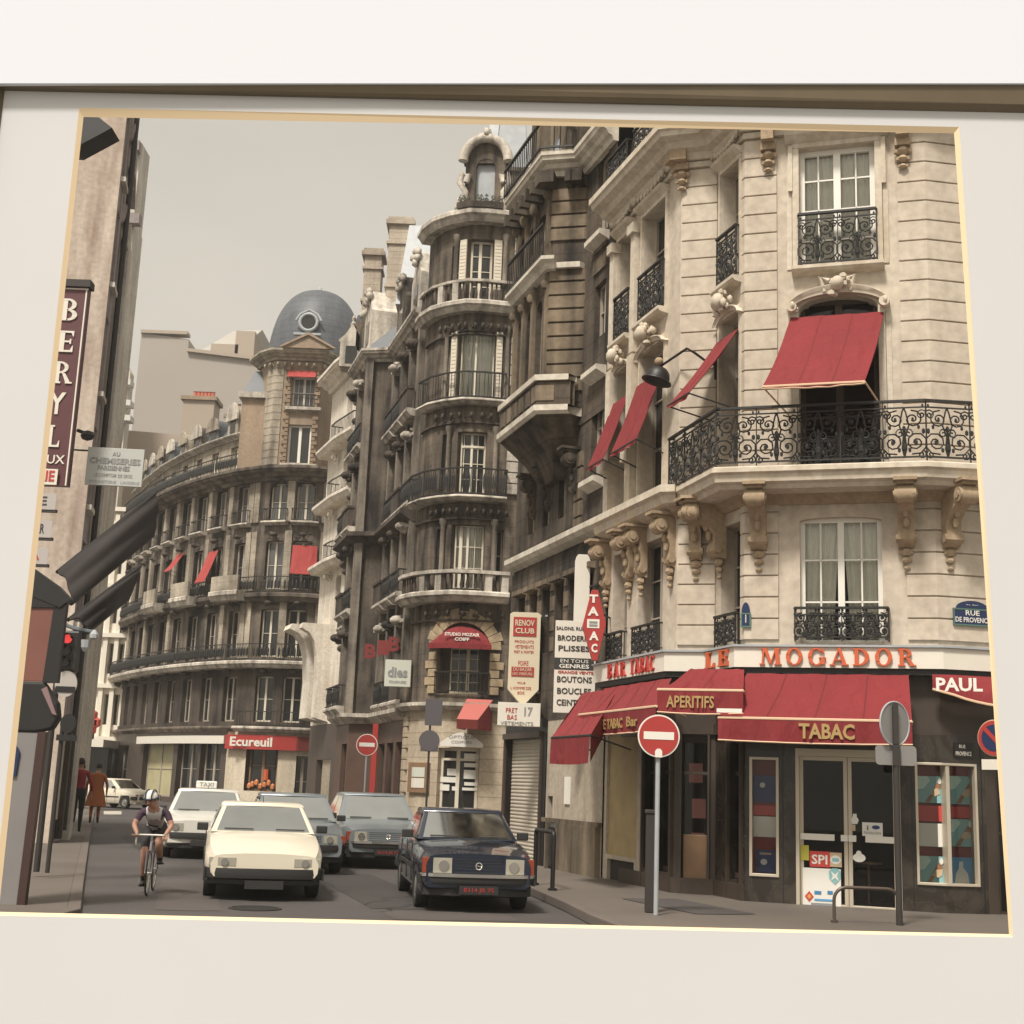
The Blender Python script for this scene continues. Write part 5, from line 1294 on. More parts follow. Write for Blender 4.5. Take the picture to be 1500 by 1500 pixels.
sx0, sx1 = G.S(743, 1160), G.S(795, 1160); zt = G.Z(770, 1082)
print('shutter', sx0, sx1, zt, GL)
mb = MB(); pb1 = sx1 + .28
wall(mb, G, 0, pb1, 0, 3.05, [(sx0, sx1, .0, zt)], .25, v=.05); mb.build('shop_wall', MATS['black_paint'], bb)
mb = MB(); wall(mb, G, pb1, GL, 0, 3.05, [(pb1 + .12, pb1 + .42, .15, 1.5)], .15, v=.03); mb.build('pale_wall', stone('pale_wall', (.48, .42, .34), (.30, .25, .19), .4, .5, bump=.3), bb)
mb = MB(); n = 34
rows = []
for i in range(n * 4 + 1):
    z = .05 + (zt - .05) * i / (n * 4); v = -.10 + .018 * abs(math.sin(math.pi * i / 4)); rows.append([G.pt(sx0, v, z), G.pt(sx1, v, z)])
mb.grid(rows); mb.build('roller_shutter', plain('shutter_metal', (.42, .37, .30), .55, var=.15, scale=4), bb)
mb = MB(); pbox(mb, G, sx0 - .06, sx0, -.1, .1, 0, zt); pbox(mb, G, sx1, sx1 + .06, -.1, .1, 0, zt); pbox(mb, G, sx0 - .06, sx1 + .06, .05, .14, zt, zt + .12); mb.build('shutter_frame', MATS['wood_dark'], bb)
mb = MB(); pbox(mb, G, .02, sx0 - .08, .05, .1, .1, 2.7); mb.build('red_pier', plain('oxblood', (.16, .025, .02), .5), bb)
mb = MB(); a, b, c, d = G.B(827, 1138, 834, 1178, .05); pbox(mb, G, a, b, .03, .06, c, d); mb.build('notice_plate', MATS['paint_white'], bb)
mb = MB(); pbox(mb, G, pb1 + .02, GL, .03, .12, 1.0, 1.08); pbox(mb, G, pb1 + .5, pb1 + .62, .03, .2, .1, 1.0); pbox(mb, G, pb1 + .9, GL - .05, .03, .14, .1, 1.0); mb.build('stone_dado', BL, bb)
mb = MB()
for k in (.68, .80):
    c_ = G.pt(pb1 + k, .12, .13); mb.lathe(c_, [(.03, 0), (.06, .05), (.04, .2), (.035, .7), (.06, .78), (.02, .86)], 10)
mb.build('door_guard', MATS['iron'], bb)
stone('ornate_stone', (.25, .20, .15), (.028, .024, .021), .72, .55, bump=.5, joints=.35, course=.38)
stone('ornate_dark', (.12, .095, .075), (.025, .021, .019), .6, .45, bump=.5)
stone('white_stone', (.66, .60, .51), (.10, .085, .07), .40, .5, bump=.3, joints=.25, course=.4)
OS, OD, WS = MATS['ornate_stone'], MATS['ornate_dark'], MATS['white_stone']
def gpx(px, Y):
    lo, hi = -80.0, 60.0
    for _ in range(50):
        m = (lo + hi) / 2
        if proj((m, Y, 0))[0] < px: lo = m
        else: hi = m
    return Vector((lo, Y))
O_ = Path([gpx(585, 47.9), gpx(593, 47.0), gpx(607, 46.35), gpx(628, 45.9), gpx(652, 45.6), gpx(676, 45.6), gpx(700, 45.7), gpx(745, 45.9)])
oc = O_.c
oz = lambda x, y, v=0: O_.Z(x, y, v)
ob = thing('ornate_building', 'ornate sooty stone house with a rounded bay of stacked balconies and a scrolled dormer', 'building', (O_.p[4].x, O_.p[4].y, 0))
print('ornate', [round(c, 2) for c in oc])
sax = lambda y: O_.S(667 + (1200 - y) * .0435, y)
sm = O_.S(667, 1190)
L1, L2, L3, L4, L5, L6 = oz(680, 1035), oz(680, 868), oz(680, 728), oz(685, 586), oz(695, 444), oz(700, 322)
zr = [oz(680, 838), oz(680, 688), oz(685, 547), oz(695, 414)]
print('levels', [round(x, 2) for x in (L1, L2, L3, L4, L5, L6)])
HW = .62
def cwin(z0, z1, hw=HW, arch=0): return (sm - hw, sm + hw, z0, z1, arch) if arch else (sm - hw, sm + hw, z0, z1)
o1 = cwin(oz(675, 1016), oz(678, 912), .95, .9); o1b = (sm - .66, sm + .66, oz(675, 1015), oz(675, 946))
w2_, w3_, w4_, w5_ = cwin(L2 + .15, oz(680, 768), .62), cwin(L3 + .15, oz(688, 632), .55), cwin(L4 + .15, oz(690, 484), .72), cwin(L5 + .15, oz(700, 350), .5)
side = lambda z0, z1, dx, hw=.2: (sm + dx - hw, sm + dx + hw, z0, z1)
sides = [side(L2 + .5, L3 - 1.1, -1.08), side(L2 + .5, L3 - 1.1, 1.08), side(L3 + .5, L4 - 1.2, -1.02), side(L4 + .4, L5 - 1.3, -1.2, .16), side(L5 + .4, L6 - .9, -1.0)]
door = (sm - .72, sm + .75, 0, oz(675, 1096)); 
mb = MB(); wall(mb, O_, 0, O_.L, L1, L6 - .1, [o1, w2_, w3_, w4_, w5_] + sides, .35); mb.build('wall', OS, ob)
gl_ = stone('ground_cream', (.52, .44, .33), (.30, .24, .17), .35, .4, bump=.3, joints=.5, course=.42)
mb = MB(); wall(mb, O_, 0, O_.L, 0, L1, [door], .3, v=.02); mb.build('ground_floor', gl_, ob)
mb = MB(); wall(mb, O_, sm - 1.05, sm + 1.05, o1[2], o1[3] + .1, [o1b], .15, v=-.35); mb.build('arch_infill', MATS['wood_dark'], ob)
window(Path([O_.at(sm - .66, -.35), O_.at(sm + .66, -.35)]), (0, 1.3, o1b[2], o1b[3]), ob, .15, plain('window_cream', (.55, .48, .34), .5), MATS['dark_glass'], (2, 3), .08)
cw = MATS['window_white']
window(O_, w2_, ob, .35, cw, CG, (2, 2), .06, curtain=True, gap=.1)
window(O_, w3_, ob, .35, cw, MATS['dark_glass'], (2, 3), .06, transom=.5)
window(O_, w4_, ob, .35, cw, CG, (1, 0), .05, curtain=True, gap=.02)
window(O_, w5_, ob, .35, cw, MATS['dark_glass'], (1, 3), .08)
for o in sides: window(O_, o, ob, .35, MATS['window_dim'], MATS['dark_glass'], (1, 1), .03)
for o, w_ in ((w4_, .22), (w5_, .28)):
    for sg in (-1, 1):
        x = o[0] - w_ - .02 if sg < 0 else o[1] + .02
        mb = MB(); pbox(mb, O_, x, x + w_, .0, .05, o[2], o[3]); 
        for i in range(16): pbox(mb, O_, x + .03, x + w_ - .03, .05, .062, o[2] + .1 + i * (o[3] - o[2] - .2) / 16, o[2] + .16 + i * (o[3] - o[2] - .2) / 16)
        mb.build('shutter', MATS['window_white'], ob)
def voussoirs(P, o, ext, n, v, parent, mat, th=.5, jamb=True):
    a, b, c, d, ar = o; m = (a + b) / 2; hw = (b - a) / 2; e = d - ar; mb = MB()
    for i in range(n):
        t0, t1 = math.pi * (i + .04) / n, math.pi * (i + .96) / n; T = th if i % 2 else th * .8
        q = [(m - hw * math.cos(t0), e + ar * math.sin(t0)), (m - (hw + T) * math.cos(t0), e + (ar + T) * math.sin(t0)), (m - (hw + T) * math.cos(t1), e + (ar + T) * math.sin(t1)), (m - hw * math.cos(t1), e + ar * math.sin(t1))]
        mb.loft([[P.pt(x, .0, z) for x, z in q], [P.pt(x, v, z) for x, z in q]])
    if jamb:
        z = c; i = 0
        while z + .28 < e:
            T = th if i % 2 else th * .7
            for sg in (-1, 1):
                x0, x1 = (a - T, a - .005) if sg < 0 else (b + .005, b + T); pbox(mb, P, x0, x1, -.01, v, z, z + .26)
            z += .29; i += 1
    return mb.build('voussoir', mat, parent, bevel=.01)
voussoirs(O_, o1, 0, 13, .07, ob, stone('warm_stone', (.46, .36, .23), (.20, .15, .10), .35, .4, bump=.4))
def bslab(P, s0, s1, z, v, h, parent, mat, name='balcony'):
    mb = MB(); sweep(mb, P, s0, s1, [(-.01, z), (v, z), (v + .05, z - .05), (v + .05, z - h * .45), (v - .03, z - h * .6), (v - .15, z - h), (-.01, z - h)]); return mb.build(name, mat, parent)
s0, s1 = .4, sm + 1.35
b2 = bslab(O_, .3, sm + 1.45, L2, .62, .36, ob, WS)
mb = MB(); H_ = zr[0] - L2
for x in (sm - 1.35, sm - .75, sm + .72, sm + 1.3): pbox(mb, O_, x - .12, x + .12, .32, .56, L2, zr[0] - .12)
pbox(mb, O_, .35, sm + 1.45, .28, .61, zr[0] - .12, zr[0]); mb.build('balustrade', WS, b2)
mb = MB()
x = .6
while x < sm + 1.3:
    if not any(abs(x - q) < .16 for q in (sm - 1.35, sm - .75, sm + .72, sm + 1.3)): mb.lathe(O_.pt(x, .44, L2), [(.05, 0), (.035, .06), (.075, H_ * .3), (.03, H_ * .62), (.05, H_ - .12)], 8)
    x += .2
mb.build('baluster', OD, b2, auto=60)
b3 = bslab(O_, .5, sm + 1.25, L3, .48, .18, ob, WS); bar_rail(O_, .5, sm + 1.25, L3, zr[1], .43, b3, .11, solid=True)
b4 = bslab(O_, .9, sm + 1.1, L4, .38, .2, ob, WS); bar_rail(O_, .9, sm + 1.1, L4, zr[2], .33, b4, .13)
b5 = bslab(O_, .3, sm + 1.2, L5, .45, .4, ob, WS)
mb = MB(); H5 = zr[3] - L5
for x in (sm - 1.3, sm - .7): pbox(mb, O_, x - .12, x + .12, .2, .42, L5, zr[3] - .1)
pbox(mb, O_, .5, sm + 1.15, .18, .43, zr[3] - .1, zr[3]); mb.build('balustrade', WS, b5)
mb = MB(); x = .7
while x < sm + 1.1: mb.lathe(O_.pt(x, .31, L5), [(.04, 0), (.06, H5 * .3), (.03, H5 * .6), (.04, H5 - .1)], 6); x += .17
mb.build('baluster', OD, b5)
b6 = bslab(O_, .2, O_.L, L6 + .25, .52, .45, ob, WS, 'cornice')
for z, h_, nn in ((L3 - .55, .5, 11), (L4 - .62, .5, 9), (L5 - .95, .55, 11), (L2 - .75, .5, 7)):
    mb = MB(); rn = random.Random(int(z * 10))
    pbox(mb, O_, .5, sm + 1.3, -.01, .12, z - h_ / 2, z - h_ / 2 + .06)
    for i in range(nn): ornament(O_, sm - 1.4 + 2.7 * i / (nn - 1), z, .28, h_ * .7, .22, mb, rn, 5)
    mb.build('frieze', OD, ob, auto=60)
mb = MB()
for o in (w2_, w3_, w4_, w5_):
    for sg in (-1, 1):
        x = (o[0] if sg < 0 else o[1]) + sg * (.30 if o not in (w4_, w5_) else .42); c = O_.pt(x, .10, o[2] - .1); h_ = o[3] - o[2] + .3
        mb.lathe(c, [(.13, 0), (.13, .12), (.085, .16), (.08, h_ * .9), (.13, h_ * .94), (.14, h_)], 10)
mb.build('column', stone('column_stone', (.31, .265, .21), (.045, .038, .034), .62, .5), ob, auto=50)
mb = MB(); z = L3 + .2; i = 0
while z < L6 - .6:
    if not any(abs(z - q) < .35 for q in (L4, L5)): pbox(mb, O_, sm + 1.28, min(sm + 1.28 + .7 + .1 * (i % 2), O_.L - .02), -.01, .12, z, z + .36)
    z += .40; i += 1
mb.build('quoin', WS, ob, bevel=.012)
mb = MB(); z = .2; i = 0
while z < L1 - .3:
    pbox(mb, O_, .15, .75 + .12 * (i % 2), .0, .10, z, z + .34); z += .38; i += 1
mb.build('quoin', gl_, ob, bevel=.012)
mb = MB(); sweep(mb, O_, 0, O_.L, [(-.01, L1 + .12), (.35, L1 + .12), (.35, L1), (.2, L1 - .12), (-.01, L1 - .15)]); mb.build('string_course', WS, ob)
bar_rail(O_, sm - .95, sm + .95, o1[2] + .02, o1[2] + .75, .12, ob, .14, name='window_railing')
def round_awning(P, s0, s1, z0, z1, v, label, lines, parent_name='awning'):
    t = thing('awning', label, 'awning', P.frame((s0 + s1) / 2, 0, z0)[0]); m = (s0 + s1) / 2; hw = (s1 - s0) / 2; H = z1 - z0; mb = MB(); rows = []
    for i in range(9):
        f = i / 8; a = f * math.pi / 2; rows.append([P.pt(m - hw * math.cos(math.pi * j / 16) * (1 - 0 * f), -.2 + (v + .2) * math.sin(a) , z0 + H * math.sin(math.pi * j / 16) * math.cos(a) * (1) + .0) for j in range(17)])
    mb.grid(rows); mb.build('canvas', MATS['awning_red'], t, smooth=True)
    mb = MB(); mb.grid([[P.pt(m - hw + 2 * hw * j / 16, -.2 + (v + .2) * 1.0 + .0 if 0 < j < 16 else v, z0 - .16 * k) for j in range(17)] for k in (0, 1)]); mb.build('valance', MATS['awning_red'], t)
    f = P.frame(m, 0, z0)
    for k, (l, w_) in enumerate(lines):
        z_ = H * (.38 - .24 * k); text(l, (f[0] + f[3] * (v * .985), f[1], f[2], f[3]), -w_ / 2, w_ / 2, z_, z_ + H * .17, MATS['paint_white'], t, .02, bold=.03)
    return t
round_awning(O_, O_.S(641, 940), O_.S(717, 940), oz(679, 945), oz(679, 916), .45, 'half round red awning with white lettering in the stone arch of the ornate house', (('STUDIO MOZAIR', 1.2), ('COIFF', .5)))
window(O_, (door[0], door[1], 0, door[3]), ob, .3, MATS['window_white'], MATS['dark_glass'], (1, 0), .09, name='shop_door')
mb = MB(); pbox(mb, O_, door[0] + .1, door[1] - .1, -.24, -.18, door[3] - .42, door[3] - .34); mb.build('transom', MATS['window_white'], ob)
m2 = sm + .38
t = thing('price_stickers', 'white lettering panels stuck on the glazed door under the arched white sign', 'stickers', O_.pt(m2, -.2, 1.2)); mb = MB()
for (x0, y0, x1, y1) in ((680, 1104, 707, 1112), (680, 1118, 706, 1124), (680, 1128, 697, 1141), (680, 1146, 702, 1151), (677, 1154, 700, 1158), (643, 1138, 668, 1146), (643, 1149, 658, 1158), (662, 1152, 670, 1158), (655, 1126, 668, 1136)):
    a, b, c, d = O_.B(x0, y0, x1, y1, -.2); pbox(mb, O_, a, b, -.21, -.2, c, d)
mb.build('sticker', MATS['paint_white'], t)
a, b, c, d = O_.B(641, 1073, 710, 1094, .3); t = thing('arched_sign', 'white round topped sign above the glazed shop door of the ornate house', 'shop sign', O_.pt((a + b) / 2, .2, c)); mb = MB(); n = 14
q = [(a, c), (b, c)] + [(b - (b - a) * i / n, c + (d - c) * (.25 + .75 * math.sin(math.pi * i / n))) for i in range(n + 1)]
mb.prism([O_.frame((a + b) / 2, .2, 0)[0] + O_.frame((a + b) / 2)[1] * (x - (a + b) / 2) + Vector((0, 0, z)) for x, z in q], O_.frame((a + b) / 2)[3] * .15); mb.build('panel', MATS['paint_white'], t)
f = O_.frame((a + b) / 2, .352, c); text('OPTIQUE', f, -.45, .45, (d - c) * .52, (d - c) * .78, MATS['letter_grey'], t, .006); text('COIFFURE', f, -.35, .35, (d - c) * .22, (d - c) * .42, MATS['letter_grey'], t, .006)
a, b, c, d = O_.B(600, 1117, 629, 1161, .05); t = thing('poster_case', 'brown wall case with two pale posters left of the glazed shop door', 'notice case', O_.pt((a + b) / 2, .05, c)); mb = MB(); pbox(mb, O_, a, b, .02, .12, c, d); mb.build('case', MATS['brown_door'], t)
a, b, c, d = O_.B(606, 1124, 624, 1154, .05); mb = MB(); pbox(mb, O_, a, b, .12, .135, c, (c + d) / 2 - .02); mb.build('poster', MATS['sign_white'], t); mb = MB(); pbox(mb, O_, a, b, .12, .135, (c + d) / 2 + .02, d); mb.build('poster', plain('pale_green', (.55, .56, .48), .5), t)
a, b, c, d = O_.B(668, 1030, 722, 1068, .8)
t = thing('awning', 'boxy faded red awning with dark red side above the shop door of the ornate house', 'awning', O_.pt((a + b) / 2, .4, c)); mb = MB()
za, zb_ = oz(695, 1024, .1), oz(692, 1054, 1.2); zc2 = oz(692, 1068, 1.2)
A0, A1 = O_.S(684, 1026, .1), O_.S(722, 1026, .1); B0, B1 = O_.S(669, 1056, 1.2), O_.S(700, 1056, 1.2)
mb.grid([[O_.pt(A0, .1, za), O_.pt(A1, .1, za)], [O_.pt(B0, 1.2, zb_), O_.pt(B1, 1.2, zb_)]]); mb.build('canvas', plain('faded_red', (.42, .12, .10), .85), t)
mb = MB(); mb.grid([[O_.pt(B0, 1.2, zb_), O_.pt(B1, 1.2, zb_)], [O_.pt(B0, 1.18, zc2), O_.pt(B1, 1.18, zc2)]]); mb.build('valance', MATS['oxblood'], t)
mb = MB(); mb.poly([O_.pt(A1, .1, za), O_.pt(B1, 1.2, zb_), O_.pt(B1, 1.18, zc2), O_.pt(A1, .1, zc2)]); mb.poly([O_.pt(A0, .1, za), O_.pt(B0, 1.2, zb_), O_.pt(B0, 1.18, zc2), O_.pt(A0, .1, zc2)]); mb.build('side_panel', MATS['awning_red'], t)
zd = L6 + .25
m5 = sm
dz = oz(706, 200) 
dop = (m5 - .36, m5 + .36, zd + .45, oz(706, 228), .36)
OD_ = Path([O_.at(m5 - .95, -.15), O_.at(m5 + .95, -.15)]); mm = OD_.L / 2
do = (mm - .36, mm + .36, zd + .45, oz(706, 226), .36)
mb = MB(); wall(mb, OD_, .1, OD_.L - .1, zd, oz(706, 212), [do], .3); mb.build('dormer', OS, ob)
window(OD_, do, ob, .3, cw, MATS['grey_glass'], (1, 1), .07)
mb = MB()
for sg in (-1, 1):
    mb.tube([OD_.pt(mm + sg * x, .12, z) for x, z in ((.78, zd), (.72, zd + 1.0), (.95, zd + 1.35), (.85, zd + 1.75), (.62, zd + 1.65), (.7, zd + 1.35))], .12, 8)
    ornament(OD_, mm + sg * .95, zd + .5, .35, .6, .2, mb, random.Random(5), 8)
pts = [(mm - .85 * math.cos(math.pi * i / 14), oz(706, 232) + (oz(706, 198) - oz(706, 232)) * math.sin(math.pi * i / 14)) for i in range(15)]
mb.tube([OD_.pt(x, .15, z) for x, z in pts], .19, 8)
mq = MB(); mq.prism([OD_.pt(x, -.02, z) for x, z in pts] , OD_.frame(mm)[3] * -.3); mq.build('dormer_arch', OS, ob)
ornament(OD_, mm, oz(706, 192), .5, .5, .25, mb, random.Random(9), 14)
mb.build('dormer_scroll', WS, ob, auto=60)
mb = MB(); bx = [(-.9, 0), (.9, 0), (.9, 1.9), (-.9, 1.9)]
mb.loft([[OD_.pt(mm + a, -.2 - c, zd) for a, c in ((-.75, 0), (.75, 0), (.75, 2.5), (-.75, 2.5))], [OD_.pt(mm + a, -.2 - c, oz(706, 205)) for a, c in ((-.75, 0), (.75, 0), (.75, 2.5), (-.75, 2.5))]]); mb.build('dormer_cheek', MATS['zinc'], ob)
mb = MB(); pbox(mb, O_, sm - .7, sm + .7, .35, .6, zd, zd + .25); mb.build('planter', OD, ob)
mb = MB(); rn = random.Random(2)
for i in range(160):
    c = O_.pt(sm + rn.uniform(-.7, .7), .45 + rn.uniform(-.15, .15), zd + .28 + rn.uniform(0, .22)); a = rn.uniform(0, 6.3); r = .05
    mb.poly([c + Vector((math.cos(a) * r, math.sin(a) * r, 0)), c + Vector((0, 0, r * 1.4)), c - Vector((math.cos(a) * r, math.sin(a) * r, rn.uniform(-.03, .03)))])
mb.build('plants', plain('leaf', (.07, .07, .04), .7, var=.3), ob)
mb = MB(); c = O_.pt(sm + 1.35, -.2, zd); mb.box(c + Vector((0, 0, .9)), (.55, .6, 1.8)); mb.box(c + Vector((0, 0, 1.85)), (.75, .8, .14)); mb.blob(c + Vector((0, -.3, 1.3)), .18, .1, .22, 8); mb.build('roof_pier', OS, ob)
mb = MB(); mb.loft([[Vector((O_.p[0].x, 50, zd - .3)), O_.pt(oc[2], -.3, zd - .3), O_.pt(oc[5], -.3, zd - .3), O_.pt(oc[7], -.3, zd - .3), Vector((O_.p[-1].x, 56, zd - .3))], [Vector((O_.p[0].x + 1.6, 51, zd + 5.5)), O_.pt(oc[2] + .6, -2.2, zd + 5.5), O_.pt(oc[5], -2.0, zd + 5.5), O_.pt(oc[7], -2.0, zd + 5.5), Vector((O_.p[-1].x, 56, zd + 5.5))]]); mb.build('roof', MATS['zinc'], ob)
mb = MB(); mb.loft([[Vector((O_.p[1].x + .2, O_.p[1].y + .3, z)), Vector((O_.p[3].x, 46.6, z)), Vector((O_.p[-1].x, 46.4, z)), Vector((O_.p[-1].x, 56, z)), Vector((O_.p[1].x + .2, 56, z))] for z in (0, L6)]); mb.build('core_wall', MATS['dark_room'], ob)

W0 = gpx(493, 61); W1 = Vector(O_.p[0])
Wd = (W1 - W0); 
V_ = Path([W0, W0 + Wd * .30, W0 + Wd * .34 + Vector((Wd.y, -Wd.x)).normalized() * 1.0, W0 + Wd * .56 + Vector((Wd.y, -Wd.x)).normalized() * 1.0, W0 + Wd * .60, W1])
wb = thing('ornate_wing', 'dark foreshortened street front of many bulging balconies and gables receding left of the round bay', 'building', (W1.x, W1.y, 0))
v0, v1, v2, v3, v4, v5 = V_.c
print('wing', [round(c, 2) for c in V_.c])
LV = [L1, L2, L3, L4, L5]
ZW = L5 + .6
ops_w = []; bays_w = []
n = 9; step = V_.L / n
for i in range(n):
    c = step * (i + .5)
    for j, z in enumerate(LV[:-1]):
        zt_ = LV[j + 1]; hh = zt_ - z; ops_w.append((c - .42, c + .42, z + .35, z + hh * .76, .25 if j % 2 else .05)); bays_w.append((i, j))
ops_w = [o for o in ops_w if not any(o[0] < q < o[1] for q in (v1, v2, v3, v4))]
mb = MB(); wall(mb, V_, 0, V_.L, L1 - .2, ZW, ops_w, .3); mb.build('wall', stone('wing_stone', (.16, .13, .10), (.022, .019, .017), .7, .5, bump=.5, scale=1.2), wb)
shop_ops = [(step * (i + .5) - .62, step * (i + .5) + .62, .15, 3.1) for i in range(n)]
shop_ops = [o for o in shop_ops if not any(o[0] < q < o[1] for q in (v1, v2, v3, v4))]
mb = MB(); wall(mb, V_, 0, V_.L, 0, L1 - .2, shop_ops, .3); mb.build('shopfront', plain('shop_brown', (.09, .05, .035), .5, var=.4, scale=1.5), wb)
for o in ops_w: window(V_, o, wb, .3, MATS['window_dim'], MATS['dark_glass'], (1, 1), .06)
for o in shop_ops: window(V_, o, wb, .25, MATS['wood_dark'], MATS['grey_glass'], (1, 0), .05, name='shop_window')
rn = random.Random(11)
for o in ops_w:
    j = min(range(4), key=lambda q: abs(LV[q] + .35 - o[2])); m = (o[0] + o[1]) / 2; z = o[2] - .05; w_ = .72; pr_ = .55 if (j + int(m)) % 2 else .35
    a, b = max(m - w_, .0), min(m + w_, V_.L)
    bl = bslab(V_, a, b, z, pr_, .3, wb, WS)
    if (int(m * 3) + j) % 3: bar_rail(V_, a + .03, b - .03, z, z + .85, pr_ - .05, bl, .16, solid=True)
    else:
        mb = MB(); pbox(mb, V_, a, b, pr_ - .2, pr_, z, z + .75); pbox(mb, V_, a - .03, b + .03, pr_ - .26, pr_ + .05, z + .75, z + .85); mb.build('parapet', OD, bl)
    mb = MB(); ornament(V_, m, o[3] + .25, 1.1, .5, .35, mb, rn, 7); sweep(mb, V_, m - .62, m + .62, [(-.01, o[3] + .14), (.28, o[3] + .14), (.3, o[3] + .24), (-.01, o[3] + .34)]); mb.build('window_head', OD if rn.random() < .6 else WS, wb, auto=60)
mb = MB()
for i in range(n + 1):
    c = min(max(step * i, .2), V_.L - .2)
    pbox(mb, V_, c - .18, c + .18, -.01, .22, L1, ZW - .4)
mb.build('pilaster', MATS['column_stone'], wb)
mb = MB(); cornice(mb, V_, 0, V_.L, ZW, .5, .5); mb.build('cornice', WS, wb)
mb = MB(); sweep(mb, V_, 0, V_.L, [(-.01, L1), (.4, L1), (.4, L1 - .15), (.1, L1 - .4), (-.01, L1 - .4)]); mb.build('string_course', WS, wb)
mb = MB(); sweep(mb, V_, 0, V_.L, [(-.01, L3 - .02), (.6, L3 - .02), (.62, L3 - .2), (.1, L3 - .5), (-.01, L3 - .5)]) ; mb.build('string_course', OD, wb)
mb = MB(); mb.loft([[V_.pt(c, .2, ZW) for c in V_.c] + [Vector((W1.x + 6, W1.y + 6, ZW)), Vector((W0.x + 8, W0.y + 2, ZW))], [V_.pt(c, -1.4, ZW + 3.2) for c in V_.c] + [Vector((W1.x + 5, W1.y + 6, ZW + 3.2)), Vector((W0.x + 7, W0.y + 2, ZW + 3.2))]]); mb.build('roof', MATS['slate'], wb)
for i in range(5):
    c = V_.L * (.12 + .19 * i); f = V_.frame(c, .1, ZW); w_ = .85; H = 3.0
    mb = MB(); q = [(-w_, 0), (w_, 0), (w_, H * .62), (w_ * .7, H * .7), (w_ * .35, H * .95), (0, H), (-w_ * .35, H * .95), (-w_ * .7, H * .7), (-w_, H * .62)]
    mb.prism([f[0] - f[3] * 1.3 + f[1] * a + f[2] * b for a, b in q], f[3] * 1.3); g_ = mb.build('gable', OS if i % 2 else WS, wb)
    mb = MB(); mb.obox(f[0] + f[3] * .002, f[1], f[2], f[3], -.35, .35, .5, 1.5, 0, .02); mb.build('gable_window', MATS['dark_glass'], g_)
    mb = MB(); rn2 = random.Random(i)
    for k in range(10): a = rn2.uniform(0, 6.28); mb.blob(f[0] + f[1] * .5 * math.cos(a) + f[2] * (H * .9 + .25 * math.sin(a)) + f[3] * .1, .16, .12, .18, 6)
    mb.build('gable_finial', WS, g_, auto=60)
def chimney(px0, px1, ytop, ybot, Y, label, parent, dep=1.0, pots=3, mat=None, blocks=True):
    P = FY(Y); a, b, c, d = P.B(px0, ytop, px1, ybot); mb = MB(); pbox(mb, P, a, b, -dep, 0, c, d - .35); pbox(mb, P, a - .14, b + .14, -dep - .14, .14, d - .35, d - .15); pbox(mb, P, a - .06, b + .06, -dep - .06, .06, d - .15, d)
    if blocks:
        for q in (.45, .8): pbox(mb, P, a - .08, b + .08, -dep, .08, c + (d - c) * q - .12, c + (d - c) * q)
    ch = mb.build('chimney', mat or stone('chimney_stone', (.50, .43, .34), (.26, .21, .17), .35, .4, joints=.4, course=.3), parent)
    if pots:
        mb = MB()
        for i in range(pots): mb.lathe(P.pt(a + (b - a) * (i + .5) / pots, -dep / 2, d), [(.11, 0), (.10, .12), (.09, .5), (.12, .55)], 8)
        mb.build('chimney_pot', MATS['rust'], ch)
    return ch
chimney(531, 556, 364, 500, 58, '', wb, pots=0); chimney(566, 599, 318, 500, 54, '', wb, 1.4, pots=0)
P = FY(53.2)
a, b, c, d = P.B(592, 322, 640, 420); mb = MB(); mb.loft([[P.pt(a - .2, .5, c - 1), P.pt(b + .6, .5, c - 1), P.pt(b + .6, -2.5, c - 1), P.pt(a - .2, -2.5, c - 1)], [P.pt(a + .1, -.6, d), P.pt(b + .6, -.6, d), P.pt(b + .6, -1.8, d), P.pt(a + .1, -1.8, d)]]); mb.build('turret_roof', MATS['zinc'], wb)
plain('letter_deep_red', (.20, .022, .02), .6)
P = FY(56.5); mb = MB(); mb.prism([P.pt(P.S(x, y), 0, P.Z(x, y)) for x, y in ((505, 520), (524, 462), (548, 452), (560, 436), (592, 424), (604, 392), (640, 345), (668, 420), (650, 520))], (0, 2.2, 0)); mb.build('roof', MATS['slate'], wb)
for i, (x, y, w_) in enumerate(((518, 492, .5), (543, 470, .55), (578, 448, .7), (612, 425, .8), (640, 400, .7))):
    s_, z = P.sz(x, y); f = P.frame(s_, .5, z - 1.6); mb = MB(); q = [(-w_, 0), (w_, 0), (w_, 1.1), (w_ * 1.2, 1.2), (w_ * .6, 1.5), (0, 2.0), (-w_ * .6, 1.5), (-w_ * 1.2, 1.2), (-w_, 1.1)]
    mb.prism([f[0] - f[3] * .9 + f[1] * a + f[2] * b for a, b in q], f[3] * .9); g_ = mb.build('dormer', OS if i % 2 else WS, wb); mb = MB(); mb.obox(f[0] + f[3] * .004, f[1], f[2], f[3], -w_ * .5, w_ * .5, .15, .95, 0, .02); mb.build('dormer_window', MATS['dark_glass'], g_)
    mb = MB(); mb.lathe(f[0] - f[3] * .3 + f[2] * 1.95, [(.12, 0), (.16, .12), (.06, .25), (.1, .4), (.01, .6)], 8); mb.build('finial', WS, g_)
t = thing('red_letters_sign', 'row of separate red letters hung under the dark balcony of the receding front', 'shop sign', V_.pt(v4 + 1, .6, L1 + 1.6))
for i, ch in enumerate('BIBA'):
    p = [(543, 955), (562, 950), (578, 945), (595, 941)][i]; PP = FY(50.5 - i * .6); s_, z = PP.sz(*p); text(ch, PP.frame(s_, 0, z - .25), -.22, .22, 0, .55, MATS['letter_deep_red'], t, .08, bold=.04)
